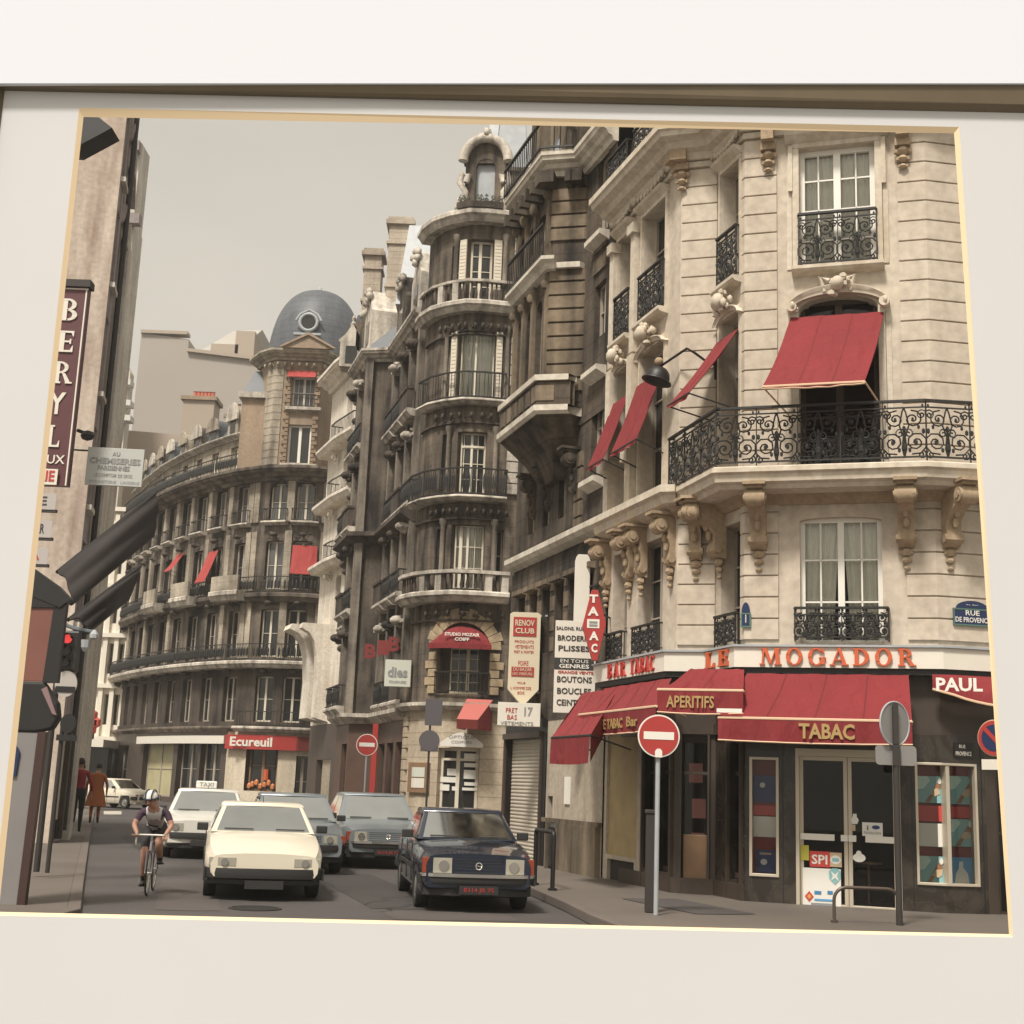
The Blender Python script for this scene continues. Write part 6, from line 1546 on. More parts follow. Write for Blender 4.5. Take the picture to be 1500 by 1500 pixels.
P = FY(49.5); a, b, c, d = P.B(543, 1060, 551, 1180); mb = MB(); t = thing('red_panel_sign', 'tall narrow red shop pier beside the far no entry sign', 'shop sign', P.pt(a, 0, 0)); pbox(mb, P, a, b, -.2, 0, 0.13, d); mb.build('panel', MATS['sign_red'], t)
no_entry(FY(43), 537.5, 1091, 15.5 / F * 43, .13, 'small distant red no entry sign on a post beside the ornate shopfronts', notch=False)
P = FY(41.5); s_, z = P.sz(629, 1085)
t = thing('sign_post', 'dark signs seen from behind on one pole beside the arched white sign', 'traffic sign', P.pt(s_, 0, .13)); mb = MB(); mb.cyl(P.pt(s_, 0, .13), P.pt(s_, 0, P.Z(634, 1025)), .035, 8); mb.build('pole', MATS['iron_dark'], t)
a, b, c, d = P.B(623, 1024, 648, 1063); mb = MB(); pbox(mb, P, a, b, .03, .05, c, d); mb.build('plate_back', plain('sign_back', (.09, .08, .085), .6), t)
mb = MB(); f = P.frame(s_, .04, z); r = 15 / F * 41.5; mb.prism([f[0] + f[1] * r * math.cos(R(q)) + f[2] * r * math.sin(R(q)) for q in range(0, 360, 15)], f[3] * .02); mb.build('disc_back', MATS['sign_back'], t)
a, b, c, d = P.B(616, 1092, 642, 1101); mb = MB(); pbox(mb, P, a, b, .03, .05, c, d); mb.build('plate_back', MATS['sign_back'], t)
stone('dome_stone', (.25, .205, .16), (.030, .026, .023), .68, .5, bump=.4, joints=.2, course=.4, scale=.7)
stone('dome_light', (.48, .42, .33), (.11, .09, .07), .45, .45, bump=.3, joints=.4, course=.45, scale=.7)
stone('pinkish', (.36, .27, .19), (.22, .17, .13), .4, .4, bump=.2, scale=.7)
DS, DL = MATS['dome_stone'], MATS['dome_light']
dp = [gpx(148, 96), gpx(165, 91), gpx(190, 86.5), gpx(220, 83), gpx(255, 80), gpx(290, 77.8), gpx(325, 76.2), gpx(360, 75.2), gpx(395, 74.8), gpx(430, 74.8), gpx(482, 75.5)]
C_ = Path(dp); cc = C_.c
db = thing('domed_building', 'curved sooty stone corner house with a grey slate dome over its turret', 'building', (dp[8].x, dp[8].y, 0))
cz = lambda x, y, v=0: C_.Z(x, y, v)
M1, M2, M3, M4, M5 = cz(430, 1066), cz(430, 970), cz(430, 870), cz(430, 769), cz(430, 690)
print('dome', [round(x, 2) for x in (M1, M2, M3, M4, M5)], [round(x, 1) for x in cc])
xa, xb = C_.S(393, 930), C_.S(434, 930)
ctr = [xa, xb]; 
x = xa - 2.6
while x > 1.0: ctr.append(x); x -= 2.35
fl = [(M1, M2, .62, .1), (M2, M3, .62, .1), (M3, M4, .6, .1), (M4, M5, .6, .35)]
ops_d = []; info = []
for i, c in enumerate(ctr):
    hw = .55 if i < 2 else .58
    for j, (z0, z1, fh, ar) in enumerate(fl):
        o = (c - hw, c + hw, z0 + .28, z0 + .28 + (z1 - z0) * .70, ar if i < 2 else .02); ops_d.append(o); info.append((i, j))
mb = MB(); wall(mb, C_, 0, C_.L, M1 - .3, M2, ops_d, .35); mb.build('wall', OD, db); mb = MB(); wall(mb, C_, 0, C_.L, M2, M5, [o for o in ops_d if o[2] > M2], .35); mb.build('wall', DS, db)  # first storey in darker stone, painting in its shade along with soot
for o, (i, j) in zip(ops_d, info):
    window(C_, o, db, .35, MATS['window_white'] if i < 2 else MATS['window_dim'], MATS['dark_glass'] if not (j == 3 or (i == 0 and j == 2)) else MATS['grey_glass'], (1, 1), .09)
mb = MB()
for q in [C_.S(365, 850) - .2, (xa + xb) / 2, xb + 1.2] + [c + 1.17 for c in ctr[2:]]:
    for z0, z1 in ((M2, M3), (M3, M4), (M4, M5)) if q > 22 or int(q * 3) % 2 else ((M3, M4), (M4, M5)): pbox(mb, C_, q - .2, q + .2, -.01, .12, z0 + .2, z1 - .35)
mb.build('pilaster', DL, db)
rn = random.Random(4)
def dsl(s0, s1, z, v, h, mat=None): return bslab(C_, max(s0, 0), min(s1, C_.L), z, v, h, db, mat or WS)
b = dsl(0, C_.L, M2, .85, .4); bar_rail(C_, .1, C_.L - .1, M2, M2 + .95, .78, b, .22, solid=True, ends=False)
b = dsl(0, C_.L, M3, .55, .5, DS); bar_rail(C_, .1, C_.L - .1, M3, M3 + .95, .5, b, .22, solid=True, ends=False)
b = dsl(xa - 1.6, C_.L, M1, .55, .3); bar_rail(C_, xa - 1.5, C_.L - .1, M1, M1 + .85, .5, b, .2, ends=False)
dsl(0, xa - 1.8, M1, .3, .3, DS)
for i, c in enumerate(ctr):
    b = dsl(c - .75, c + .75, M4 + .2, .38, .22); bar_rail(C_, max(c - .7, 0), c + .7, M4 + .2, M4 + .95, .34, b, .16)
for i, c in enumerate(ctr[2:]):
    if i in (0, 2, 4):
        b = bslab(C_, c - 1.15, c + 1.15, M3 + .12, 1.15, .55, db, WS); mb = MB(); pbox(mb, C_, c - 1.1, c + 1.1, .95, 1.1, M3 + .12, M3 + 1.0); mb.build('parapet', DL, b)
mb = MB()
for z in (M2, M3, M4 - .05, M5):
    for c in ctr:
        ornament(C_, c, z - .55, 1.0, .4, .3, mb, rn, 5)
mb.build('frieze', OD, db, auto=60)
mb = MB(); cornice(mb, C_, 0, C_.L, M5 + .15, .75, 1.0); mb.build('cornice', DS, db)
k_t = C_.S(372, 660)
zA = M5 + .15; zB = cz(330, 590)
aops = [(c - .45, c + .45, zA + .1, zA + 2.0) for c in ctr[2:] if c < k_t - .6]
CA = Path([C_.at(c, -.5) for c in cc]); 
mb = MB(); wall(mb, CA, 0, min(k_t, CA.L), zA, zA + 2.6, aops, .3); mb.build('attic_wall', DL, db)
for o in aops: window(CA, o, db, .3, MATS['window_white'], MATS['grey_glass'], (1, 0), .1)
bar_rail(C_, .1, k_t, zA, zA + 1.0, .8, db, .24, solid=True, ends=False)
mb = MB(); cornice(mb, CA, 0, min(k_t, CA.L), zA + 2.7, .3, .45); mb.build('attic_cornice', WS, db)
mb = MB(); ks = CA.knots(0, min(k_t, CA.L)); rows = [[CA.pt(k, .15, zA + 2.7) for k in ks], [CA.pt(k, -1.2, zA + 4.6) for k in ks], [CA.pt(k, -3.2, zA + 5.2) for k in ks]]; mb.grid(rows); mb.build('roof', MATS['slate'], db, smooth=True)
for i, c in enumerate([q for q in ctr[2:] if q < k_t - .8]):
    f = CA.frame(c, .25, zA + 2.6); w_ = .62; H = 1.5 + .5 * (i == 0)
    mb = MB(); q = [(-w_, 0), (w_, 0), (w_, H * .55)] + [(w_ * math.cos(R(a)), H * .55 + H * .45 * math.sin(R(a))) for a in range(20, 161, 20)] + [(-w_, H * .55)]; mb.prism([f[0] - f[3] * 1.8 + f[1] * a + f[2] * b_ for a, b_ in q], f[3] * 1.8); d_ = mb.build('dormer', DL if i % 3 == 0 else MATS['slate'] if i % 3 == 1 else DS, db)
    mb = MB(); mb.obox(f[0] + f[3] * .002, f[1], f[2], f[3], -.3, .3, .2, H * .58, 0, .02); mb.build('dormer_window', MATS['dark_glass'], d_)
    mb = MB(); mb.prism([f[0] + f[3] * .05 + f[1] * ((w_ + .14) * math.cos(R(a))) + f[2] * (H * .5 + (H * .5 + .14) * math.sin(R(a))) for a in range(0, 181, 20)], f[3] * .12); mb.build('pediment', WS if i % 2 == 0 else DL, d_)
    if i in (1, 3):
        mb = MB(); mb.obox(f[0] - f[3] * 3 + f[1] * 1.1, f[1], f[2], f[3], -.7, .7, .5, 3.0, -.5, .5); mb.obox(f[0] - f[3] * 3 + f[1] * 1.1, f[1], f[2], f[3], -.8, .8, 3.0, 3.2, -.6, .6); c_ = mb.build('chimney', DL, db); mb = MB()
        for k in range(4): mb.lathe(f[0] - f[3] * 3 + f[1] * (.65 + k * .3) + f[2] * 3.2, [(.12, 0), (.1, .5), (.13, .55)], 8)
        mb.build('chimney_pot', MATS['rust'], c_)
P = FY(75.5); a, b_, c, d = P.B(352, 585, 392, 690); mb = MB(); pbox(mb, P, a, b_, -2, .2, zA, d); mb.build('pavilion_wall', MATS['pinkish'], db)
mb = MB(); pbox(mb, P, a - .2, b_ + .1, -2.2, .45, d, d + .35); mb.build('pavilion_cornice', WS, db)
mb = MB(); mb.loft([[P.pt(a, .2, d + .35), P.pt(b_, .2, d + .35), P.pt(b_, -2, d + .35), P.pt(a, -2, d + .35)], [P.pt(a + .5, -.5, d + 1.9), P.pt(b_, -.5, d + 1.9), P.pt(b_, -1.5, d + 1.9), P.pt(a + .5, -1.5, d + 1.9)]]); mb.build('pavilion_roof', MATS['slate'], db)
ZT = FY(74.6).Z(440, 520)
tp = [gpx(330, 76.5) , gpx(344, 74.9), gpx(356, 74.4), gpx(425, 74.4), gpx(446, 75.6), gpx(452, 78.5)]
T_ = Path(tp); tz0 = M5 + .15
TT = thing if False else None
wl0 = (T_.S(421, 650), T_.S(455, 650), T_.Z(438, 680), T_.Z(438, 622)); wl1 = (T_.S(428, 574), T_.S(462, 574), T_.Z(445, 597), T_.Z(445, 552))
mb = MB(); wall(mb, T_, 0, T_.L, tz0, ZT, [wl0, wl1], .3); mb.build('turret_wall', MATS['pinkish'], db)
window(T_, wl0, db, .3, MATS['paint_white'], MATS['dark_glass'], (1, 0), .12); window(T_, wl1, db, .3, MATS['paint_white'], MATS['grey_glass'], (2, 1), .1)
mb = MB(); z = tz0 + .1; i = 0; m = (wl0[0] + wl0[1]) / 2
while z < ZT - .8:
    for sg in (-1, 1):
        e = wl0[0] - .02 if sg < 0 else wl0[1] + .02; w_ = .34 if i % 2 else .2
        if sg < 0: pbox(mb, T_, e - w_, e, -.01, .1, z, z + .2)
        else: pbox(mb, T_, e, e + w_, -.01, .1, z, z + .2)
    z += .25; i += 1
mb.build('quoin', stone('quoin_dark', (.30, .22, .15), (.16, .12, .09), .4), db)
mb = MB(); z = tz0 + .1
while z < ZT - .6: pbox(mb, T_, T_.c[1], wl0[0] - .5, -.01, .06, z, z + .42); z += .45
mb.build('coursed_pier', DL, db)
mb = MB()
for o in (wl0, wl1): sweep(mb, T_, o[0] - .3, o[1] + .3, [(-.01, o[2] - .02), (.28, o[2] - .02), (.28, o[2] - .2), (-.01, o[2] - .28)])
mb.build('window_sill', WS, db); bar_rail(T_, wl1[0], wl1[1], wl1[2], wl1[2] + .8, .12, db, .16, name='window_railing')
mb = MB(); cornice(mb, T_, 0, T_.L, ZT + .1, .55, .7); mb.build('turret_cornice', DL, db)
mb = MB(); rn = random.Random(8)
for i in range(12): ornament(T_, T_.c[1] + (T_.c[4] - T_.c[1]) * i / 11, ZT - .75, .35, .4, .25, mb, rn, 4)
mb.build('turret_frieze', DL, db, auto=60)
f = T_.frame(m + .25, .6, ZT + .1); mb = MB(); mb.prism([f[0] + f[1] * a + f[2] * b_ for a, b_ in ((-1.5, 0), (1.5, 0), (0, .75))], f[3] * .25); mb.prism([f[0] + f[3] * .25 + f[1] * a + f[2] * b_ for a, b_ in ((-1.7, 0), (-1.5, 0), (0, .78), (1.5, 0), (1.7, 0), (0, .95))], f[3] * .12); mb.build('pediment', MATS['pinkish'], db)
cx = (tp[1].x + tp[4].x) / 2 + .28; cy = 77.0; DZ = ZT + .1; hd_ = FY(77).Z(470, 432) - DZ
Lx = FY(77).pt(FY(77).S(393, 515), 0, 0).x; Rx = FY(77).pt(FY(77).S(532, 515), 0, 0).x; cx = (Lx + Rx) / 2; rx = (Rx - Lx) / 2
mb = MB(); rows = []
for i in range(15):
    f_ = i / 14; a = f_ * math.pi / 2; rr = rx * (math.cos(a) ** .72 if i < 14 else .03); z = DZ + .1 + hd_ * math.sin(a) ** 1.05
    rows.append([(cx + rr * math.cos(2 * math.pi * k / 40), cy + rr * .9 * math.sin(2 * math.pi * k / 40), z) for k in range(40)])
mb.grid(rows, True); mb.build('dome', stone('dome_slate', (.125, .135, .15), (.085, .09, .10), .5, .5, joints=.55, course=.42, rough=.5), db, smooth=True)
mb = MB()
for k in range(12):
    a = 2 * math.pi * k / 12; continue; mb.tube([(r[0][0] * 0 + cx + (rx * (math.cos(i / 14 * math.pi / 2) ** .72 if i < 14 else .03) + .03) * math.cos(a), cy + (rx * (math.cos(i / 14 * math.pi / 2) ** .72 if i < 14 else .03) + .03) * .9 * math.sin(a), r[0][2] + .02) for i, r in enumerate(rows)], .05, 4)

mb = MB(); mb.lathe((cx, cy, DZ + hd_), [(.5, 0), (.45, .15), (.15, .22), (.12, .4), (.02, .5)], 12); mb.build('dome_cap', MATS['zinc'], db)
P = FY(74.3); s_, z = P.sz(452, 472); mb = MB(); fr = P.frame(s_, 0, z)
for r_, rr in ((.52, .1),): mb.tube([fr[0] + fr[1] * r_ * math.cos(R(q)) + fr[2] * r_ * math.sin(R(q)) for q in range(0, 361, 20)], rr, 8, False)
mb.tube([fr[0] + fr[1] * a + fr[2] * b_ for a, b_ in ((-.75, .1), (-.5, .5), (0, .78), (.5, .5), (.75, .1))], .08, 6); mb.obox(*fr[:1], fr[1], fr[2], fr[3], -.8, .8, -.85, -.72, -.1, .2); mb.build('oculus_frame', MATS['zinc'], db, auto=50)
mb = MB(); mb.cyl(fr[0] - fr[3] * 1.2, fr[0], .45, 18); mb.build('oculus', MATS['dark_glass'], db)
sh_m = plain('shop_dark', (.07, .052, .042), .5, var=.4, scale=1.2)
gd = [(C_.S(208, 1130), C_.S(252, 1130), .3, 3.6), (C_.S(258, 1130), C_.S(288, 1130), .4, 3.6), (C_.S(292, 1130), C_.S(322, 1130), .4, 3.6), (C_.S(359, 1130), C_.S(406, 1130), .9, 3.7), (C_.S(433, 1130), C_.S(455, 1130), .1, 2.9), (C_.S(172, 1130), C_.S(186, 1130), .3, 3.4)]
mb = MB(); wall(mb, C_, 0, C_.S(330, 1130), 0, M1 - .3, gd, .4, v=.02); mb.build('shopfront', sh_m, db)
mb = MB(); wall(mb, C_, C_.S(330, 1130), C_.L, 0, M1 - .3, gd, .4, v=.02); mb.build('shopfront', stone('shop_cream', (.62, .54, .42), (.45, .38, .28), .3, .4), db)
lit = plain('window_display', (.42, .38, .22), .6, var=.3, scale=1)
for i, o in enumerate(gd): window(C_, o, db, .4, MATS['window_dim'] if i != 3 else MATS['brown_door'], lit if i == 0 else (MATS['dark_glass']), (1, 1), .12, name='shop_window')
mb = MB(); a_ = C_.S(380, 1150)
for k in range(7): mb.blob(C_.pt(gd[3][0] + .2 + k * .25, -.2, 1.15 + .1 * (k % 3)), .14, .1, .2, 6)
mb.build('window_goods', plain('goods', (.55, .2, .08), .6, var=.4, scale=2), db)
mb = MB(); mb.cyl(C_.pt(a_ + .25, -.25, 1.5), C_.pt(a_ + .25, -.25, 2.1), .16, 8); mb.build('window_goods', MATS['letter_orange'], db)
mb = MB(); pbox(mb, C_, C_.S(208, 1095), C_.S(335, 1085), .05, .4, M1 - 1.0, M1 - .55); mb.build('shop_canopy', MATS['sign_white'], db)
fs = thing('red_shop_sign', 'long red fascia sign with white lettering over the far corner shop', 'shop sign', C_.pt(C_.S(390, 1087), .3, M1 - 1)); mb = MB(); r0_, r1_ = C_.S(336, 1087), C_.S(436, 1087); zz0, zz1 = cz(385, 1098, .3), cz(385, 1077, .3)
pbox(mb, C_, r0_, r1_, .05, .35, zz0, zz1); mb.build('board', MATS['sign_red'], fs); mb = MB(); pbox(mb, C_, r1_, min(r1_ + 1.6, C_.L), .05, .33, zz0, zz1); mb.build('side_board', MATS['oxblood'], fs)
f = C_.frame(C_.S(372, 1087), .36, zz0); text('Ecureuil', f, -1.3, 1.3, .15, zz1 - zz0 - .12, MATS['sign_white'], fs, .02, bold=.03)
for k, (x0, y0, x1, y1, v, lab) in enumerate(((427, 799, 464, 840, .5, 'bright square red awning over a window beside the big stone console'), (422, 543, 463, 552, .5, 'thin red awning over the turret window under the slate dome'), (297, 808, 322, 850, .9, 'narrow slanted red awning in the middle of the curved sooty front'), (248, 812, 275, 832, .9, 'small drooping red awning on the left of the curved sooty front'))):
    P = T_ if k == 1 else C_; xm = (x0 + x1) / 2; a, b_ = P.S(x0, (y0 + y1) / 2, .2), P.S(x1, (y0 + y1) / 2, .2)
    if k > 1: a, b_ = (a + b_) / 2 - .55, (a + b_) / 2 + .55
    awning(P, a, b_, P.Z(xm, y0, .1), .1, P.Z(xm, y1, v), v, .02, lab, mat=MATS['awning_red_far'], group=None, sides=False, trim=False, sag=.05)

nb = thing('cream_house', 'narrow pale cream house front with a great curved stone console at its foot', 'building', (gpx(470, 66).x, 66, 0))
K_ = Path([gpx(446, 68), gpx(472, 64.5), gpx(500, 62.2)])
zk = lambda x, y, v=0: K_.Z(x, y, v)
zt_ = FY(66).Z(520, 545); z_c = FY(66).Z(485, 930)
kop = [(K_.L * .55, K_.L * .55 + .8, z, z + 1.9, .1) for z in (z_c + .9, z_c + 4.0, z_c + 7.1, z_c + 10.2)]
zks = FY(66).Z(480, 1062); mb = MB(); wall(mb, K_, 0, K_.L, 0, zks, [(K_.L * .3, K_.L * .7, .1, 2.6)], .3); mb.build('shopfront', sh_m, nb)
mb = MB(); wall(mb, K_, 0, K_.L, zks, zt_, kop, .3); mb.build('wall', stone('pale_cream', (.74, .68, .58), (.42, .36, .29), .22, .5, bump=.3, joints=.12, course=.42), nb)
for o in kop: window(K_, o, nb, .3, MATS['window_dim'], MATS['dark_glass'], (1, 1), .06)
PC = MATS['pale_cream']
f = K_.frame(K_.L * .3, 0, z_c); mb = MB(); H = z_c - FY(66).Z(480, 1060)
prof = [(-.1, .35), (1.9, .35), (2.0, .1), (1.5, -.1), (1.15, -.5), (.95, -1.2), (.85, -2.4), (.9, -H + .2), (-.1, -H)]
mb.prism([f[0] + f[3] * a + f[2] * b_ - f[1] * .6 for a, b_ in prof], f[1] * 1.5); mb.prism([f[0] + f[3] * (a * .8) + f[2] * b_ + f[1] * 1.15 for a, b_ in prof], f[1] * .6); mb.build('console', PC, nb)
rn = random.Random(21)
for z in (z_c + 3.6, z_c + 6.8, z_c + 9.8):
    b = bslab(K_, .2, K_.L, z, .7, .4, nb, PC); bar_rail(K_, K_.L * .45, K_.L - .1, z, z + .8, .6, b, .18)
    mb = MB(); ornament(K_, K_.L * .4, z - .75, .7, .5, .3, mb, rn, 10); mb.build('carving', PC, nb, auto=60)
mb = MB(); cornice(mb, K_, 0, K_.L, zt_, .7, .9); mb.build('cornice', PC, nb)
mb = MB(); mb.loft([[Vector((K_.p[0].x, K_.p[0].y, z)), Vector((K_.p[1].x, K_.p[1].y, z)), Vector((K_.p[2].x, K_.p[2].y, z)), Vector((K_.p[2].x + 6, 68, z)), Vector((K_.p[0].x + 6, 74, z))] for z in (zks, zt_ - .2)]); mb.v = [(v[0] + .4, v[1] + .4, v[2]) for v in mb.v]; mb.build('flank_wall', PC, nb)
mb = MB(); mb.loft([[Vector((K_.p[0].x, 70, zt_)), Vector((K_.p[2].x, 63, zt_)), Vector((K_.p[2].x + 6, 68, zt_)), Vector((K_.p[0].x + 6, 74, zt_))], [Vector((K_.p[0].x + 2, 70.5, zt_ + 2)), Vector((K_.p[2].x + 1.5, 65, zt_ + 2)), Vector((K_.p[2].x + 5, 68, zt_ + 2)), Vector((K_.p[0].x + 5, 73, zt_ + 2))]]); mb.build('roof', MATS['slate'], nb)

far_m = plain('far_grey', (.34, .305, .27), .9, var=.08, scale=.1); far_w = plain('far_pale', (.50, .45, .38), .9, var=.08, scale=.1); far_b = plain('far_brown', (.36, .30, .24), .9, var=.08, scale=.1)
def slab_house(px0, px1, ytop0, ytop1, Y, mat, label, name='distant_house', dep=12, step=None):
    P = FY(Y); a, b_ = P.S(px0, (ytop0 + ytop1) / 2), P.S(px1, (ytop0 + ytop1) / 2); z0, z1 = P.Z(px0, ytop0), P.Z(px1, ytop1)
    t = thing(name, label, 'building', P.pt((a + b_) / 2, 0, 0)); mb = MB()
    if step: m = P.S(step[0], step[1]); zs_ = P.Z(step[0], step[1]); q = [(a, 0), (b_, 0), (b_, z1), (m, zs_), (m, P.Z(step[0], step[2])), (a, z0)]
    else: q = [(a, 0), (b_, 0), (b_, z1), (a, z0)]
    mb.prism([P.pt(x, 0, z) for x, z in q], P.frame(a)[3] * -dep); mb.build('wall', mat, t); return t, P, a, b_, z0, z1
t, P, a, b_, z0, z1 = slab_house(205, 400, 487, 530, 135, far_m, 'tall blank grey party wall of a distant house above the curved roofs', step=(275, 515, 497))
mb = MB(); m = P.S(275, 497); pbox(mb, P, a, m, -1, .3, z0 - .1, z0 + .25); mb.build('coping', far_b, t)
mb = MB(); m2_ = P.S(275, 516); mb.prism([P.pt(m2_, 0, P.Z(275, 516)), P.pt(b_, 0, z1 - .1), P.pt(b_, 0, z1 + .35), P.pt(m2_, 0, P.Z(275, 516) + .35)], P.frame(a)[3] * .4); mb.build('coping', far_b, t)
t, P, a, b_, z0, z1 = slab_house(290, 375, 518, 520, 150, far_b, 'pale distant house with a tall chimney block and light sloping roof')
for (x0, y0, x1, y1) in ((345, 486, 373, 530), (309, 505, 349, 530)):
    q = P.B(x0, y0, x1, y1); mb = MB(); pbox(mb, P, q[0], q[1], -3, .3, q[2] - 2, q[3]); mb.build('chimney', far_b, t)
q = P.B(290, 482, 345, 515); mb = MB(); mb.prism([P.pt(q[0], -.5, q[2]), P.pt(q[1], -.5, q[2]), P.pt(q[1] + 3, -.5, q[3] + .3), P.pt(q[1] - .5, -.5, q[3])], P.frame(a)[3] * -6); mb.build('roof', plain('far_white', (.55, .53, .48), .7), t)
t, P, a, b_, z0, z1 = slab_house(160, 300, 628, 640, 118, far_b, 'low beige distant wall behind the white hanging signboard', dep=2)
P = FY(100); 
ch = thing('chimney_stack', 'distant beige chimney stack topped with a row of small red pots', 'chimney', P.pt(P.S(285, 600), 0, 15))
q = P.B(264, 586, 310, 690); mb = MB(); pbox(mb, P, q[0], q[1], -2, 0, 10, q[3]); mb.build('stack', far_b, ch); mb = MB(); pbox(mb, P, q[0] - .2, q[1] + .2, -2.2, .2, q[3], q[3] + .3); mb.build('capping', MATS['pinkish'], ch)
for k in range(6): mb = MB(); mb.lathe(P.pt(q[0] + .7 + k * (q[1] - q[0] - 1) / 5.2, -.8, q[3] + .3), [(.2, 0), (.16, .1), (.15, .55), (.2, .6)], 8); mb.build('pot', plain('terracotta', (.45, .14, .09), .8), ch)
P = FY(112)
q = P.B(165, 430, 192, 640)
t = thing('distant_house', 'pale distant house end with stepped mouldings beyond the left hand building', 'building', P.pt(q[0], 0, 0)); mb = MB()
mb.prism([P.pt(q[0] - 6, 0, 0), P.pt(q[1], 0, 0), P.pt(q[1], 0, P.Z(190, 545)), P.pt(P.S(178, 520), 0, P.Z(178, 520)), P.pt(P.S(172, 430), 0, P.Z(172, 430)), P.pt(q[0] - 6, 0, P.Z(150, 430))], (0, 1.2, 0)); mb.build('wall', far_w, t)
mb = MB()
for y in (560, 590, 612): k = P.Z(185, y); pbox(mb, P, P.S(170, y), P.S(196, y), -.2, 1.0, k - .5, k); 
mb.build('moulding', plain('far_white', (.55, .53, .48), .7), t)
WH = Path([gpx(96, 66), gpx(128, 92)]); 
wh = thing('white_house', 'narrow sunlit white house front with pilasters at the mouth of the side street', 'building', (gpx(128, 90).x, 90, 0))
P = FY(92); lt = plain('house_white', (.70, .65, .55), .8, var=.08, scale=.5)
q0, q1 = P.S(140, 1050), P.S(178, 1050); zt2 = P.Z(200, 745)
wops = [(q0 + (q1 - q0) * f, q0 + (q1 - q0) * f + .55, z, z + 2.1) for f in (.25, .62) for z in (4.8, 8.3, 11.8, 15.3)]
mb = MB(); wall(mb, P, q0 - 6, q1, 0, zt2, wops, .35); mb.build('wall', lt, wh)
for o in wops: window(P, o, wh, .35, MATS['window_dim'], MATS['dark_glass'], (1, 0), .06)
mb = MB()
for f in (.05, .48, .9): pbox(mb, P, q0 + (q1 - q0) * f, q0 + (q1 - q0) * f + .3, -.01, .25, 4.0, zt2 - .5)
for z in (4.0, 7.6, 11.1, 14.6, zt2): pbox(mb, P, q0 - 6, q1, -.01, .4, z - .3, z)
mb.build('pilaster', lt, wh)
stone('left_render', (.58, .50, .42), (.26, .19, .15), .45, .6, bump=.3, scale=.9)
stone('left_grey', (.42, .37, .35), (.16, .135, .13), .4, .6, bump=.2)
stone('left_pale', (.64, .60, .53), (.34, .30, .27), .3, .5, bump=.2)
lbY = 30.0
La = gpx(-60, lbY); Lb = gpx(73, lbY); Lc_ = march(Lb, az(-17.5 + 1.0), 92) if False else None
L0 = Path([La, Lb])
d2 = az(-19.5)
Lc = Vector((Lb.x + d2.x * 6, Lb.y + d2.y * 6)); Ld = Vector((Lc.x + az(-17.0).x * 16, Lc.y + az(-17.0).y * 16))
lb = thing('left_building', 'tall stained pale rendered building on the left with drainpipe and shuttered side windows', 'building', (Lb.x, Lb.y, 0))
ZL = L0.Z(165, 150) + 3
mb = MB(); wall(mb, L0, 0, L0.L, 0, ZL, [], .2); mb.build('gable_wall', MATS['left_render'], lb)
S1 = Path([Vector((Lb.x, Lb.y)), Vector((Lb.x + .95, Lb.y + 1.2)), Vector((Lb.x + .95 + .3, Lb.y + 8))])
S1 = Path([Lb, gpx(87, 31.6), gpx(92, 33.5)])
zc0 = L0.Z(150, 900)
wo = []
z = 5.0
while z < ZL - 2.5: wo.append((S1.c[1] * .12, S1.c[1] * .46, z, z + 1.9)); z += 2.75
mb = MB(); wall(mb, S1, 0, S1.L, 0, ZL - .5, wo, .25); mb.build('street_wall', MATS['left_grey'], lb)
for o in wo: window(S1, o, lb, .25, MATS['window_dim'], MATS['dark_glass'], (1, 1), .04)
mb = MB()
for o in wo: pbox(mb, S1, o[0] - .1, o[1] + .1, -.01, .12, o[2] - .14, o[2] - .02)
mb.build('window_sill', MATS['left_pale'], lb)
mb = MB(); k = S1.c[1] * .68; mb.tube([S1.pt(k, .12, .3), S1.pt(k, .12, ZL - 1)], .07, 8); mb.build('drainpipe', MATS['iron_dark'], lb)
mb = MB(); pbox(mb, S1, S1.c[1] - .05, S1.L, -.01, .2, 0, L0.Z(185, 290) ); mb.build('pale_strip', MATS['left_pale'], lb)
for y, h_ in ((150, .0), (272, 0)):
    z = L0.Z(190, y + 5); mb = MB(); sweep(mb, S1, S1.c[1] * .55, S1.L, [(-.01, z), (.12, z), (.12, z - .15), (.08, z - .4), (-.01, z - .5)]); mb.build('cornice', MATS['left_grey'], lb)
for y in (205, 315): 
    z = L0.Z(190, y); mb = MB(); pbox(mb, S1, S1.c[1] * .85, S1.L, .02, .18, z - .25, z); mb.build('gutter', MATS['left_pale'], lb)
mb = MB(); mb.loft([[Vector((Lb.x - .3, 30.4, zz_)), Vector((gpx(91, 33.5).x - .3, 33.4, zz_)), Vector((-30, 34, zz_)), Vector((-30, 30.4, zz_))] for zz_ in (0, ZL - 1)]); mb.build('core_wall', MATS['left_grey'], lb)
P = FY(58); t = thing('pale_house', 'tall pale plain house edge standing just behind the left building against the sky', 'building', P.pt(P.S(185, 600), 0, 0))
mb = MB(); sl = lambda x, y: P.S(x, y); q = [P.pt(sl(150, 640), 0, 0), P.pt(sl(186, 430), 0, 0), P.pt(sl(186, 430), 0, P.Z(190, 330)), P.pt(sl(203, 250), 0, P.Z(203, 330)), P.pt(sl(203, 250), 0, P.Z(203, 208)), P.pt(sl(150, 640), 0, P.Z(190, 205))]; mb.prism(q, (0, 1.5, 0)); mb.build('wall', MATS['left_pale'], t)
for y in (212, 318): 
    mb = MB(); pbox(mb, P, sl(186, y), sl(204, y) + .15, .02, .5, P.Z(195, y) - .5, P.Z(195, y)); mb.build('gutter', MATS['left_grey'], t)
t = thing('wall_lantern', 'dark pointed lantern hood high on the left building against the sky', 'lantern', FY(22).pt(FY(22).S(130, 190), 0, FY(22).Z(130, 200)))
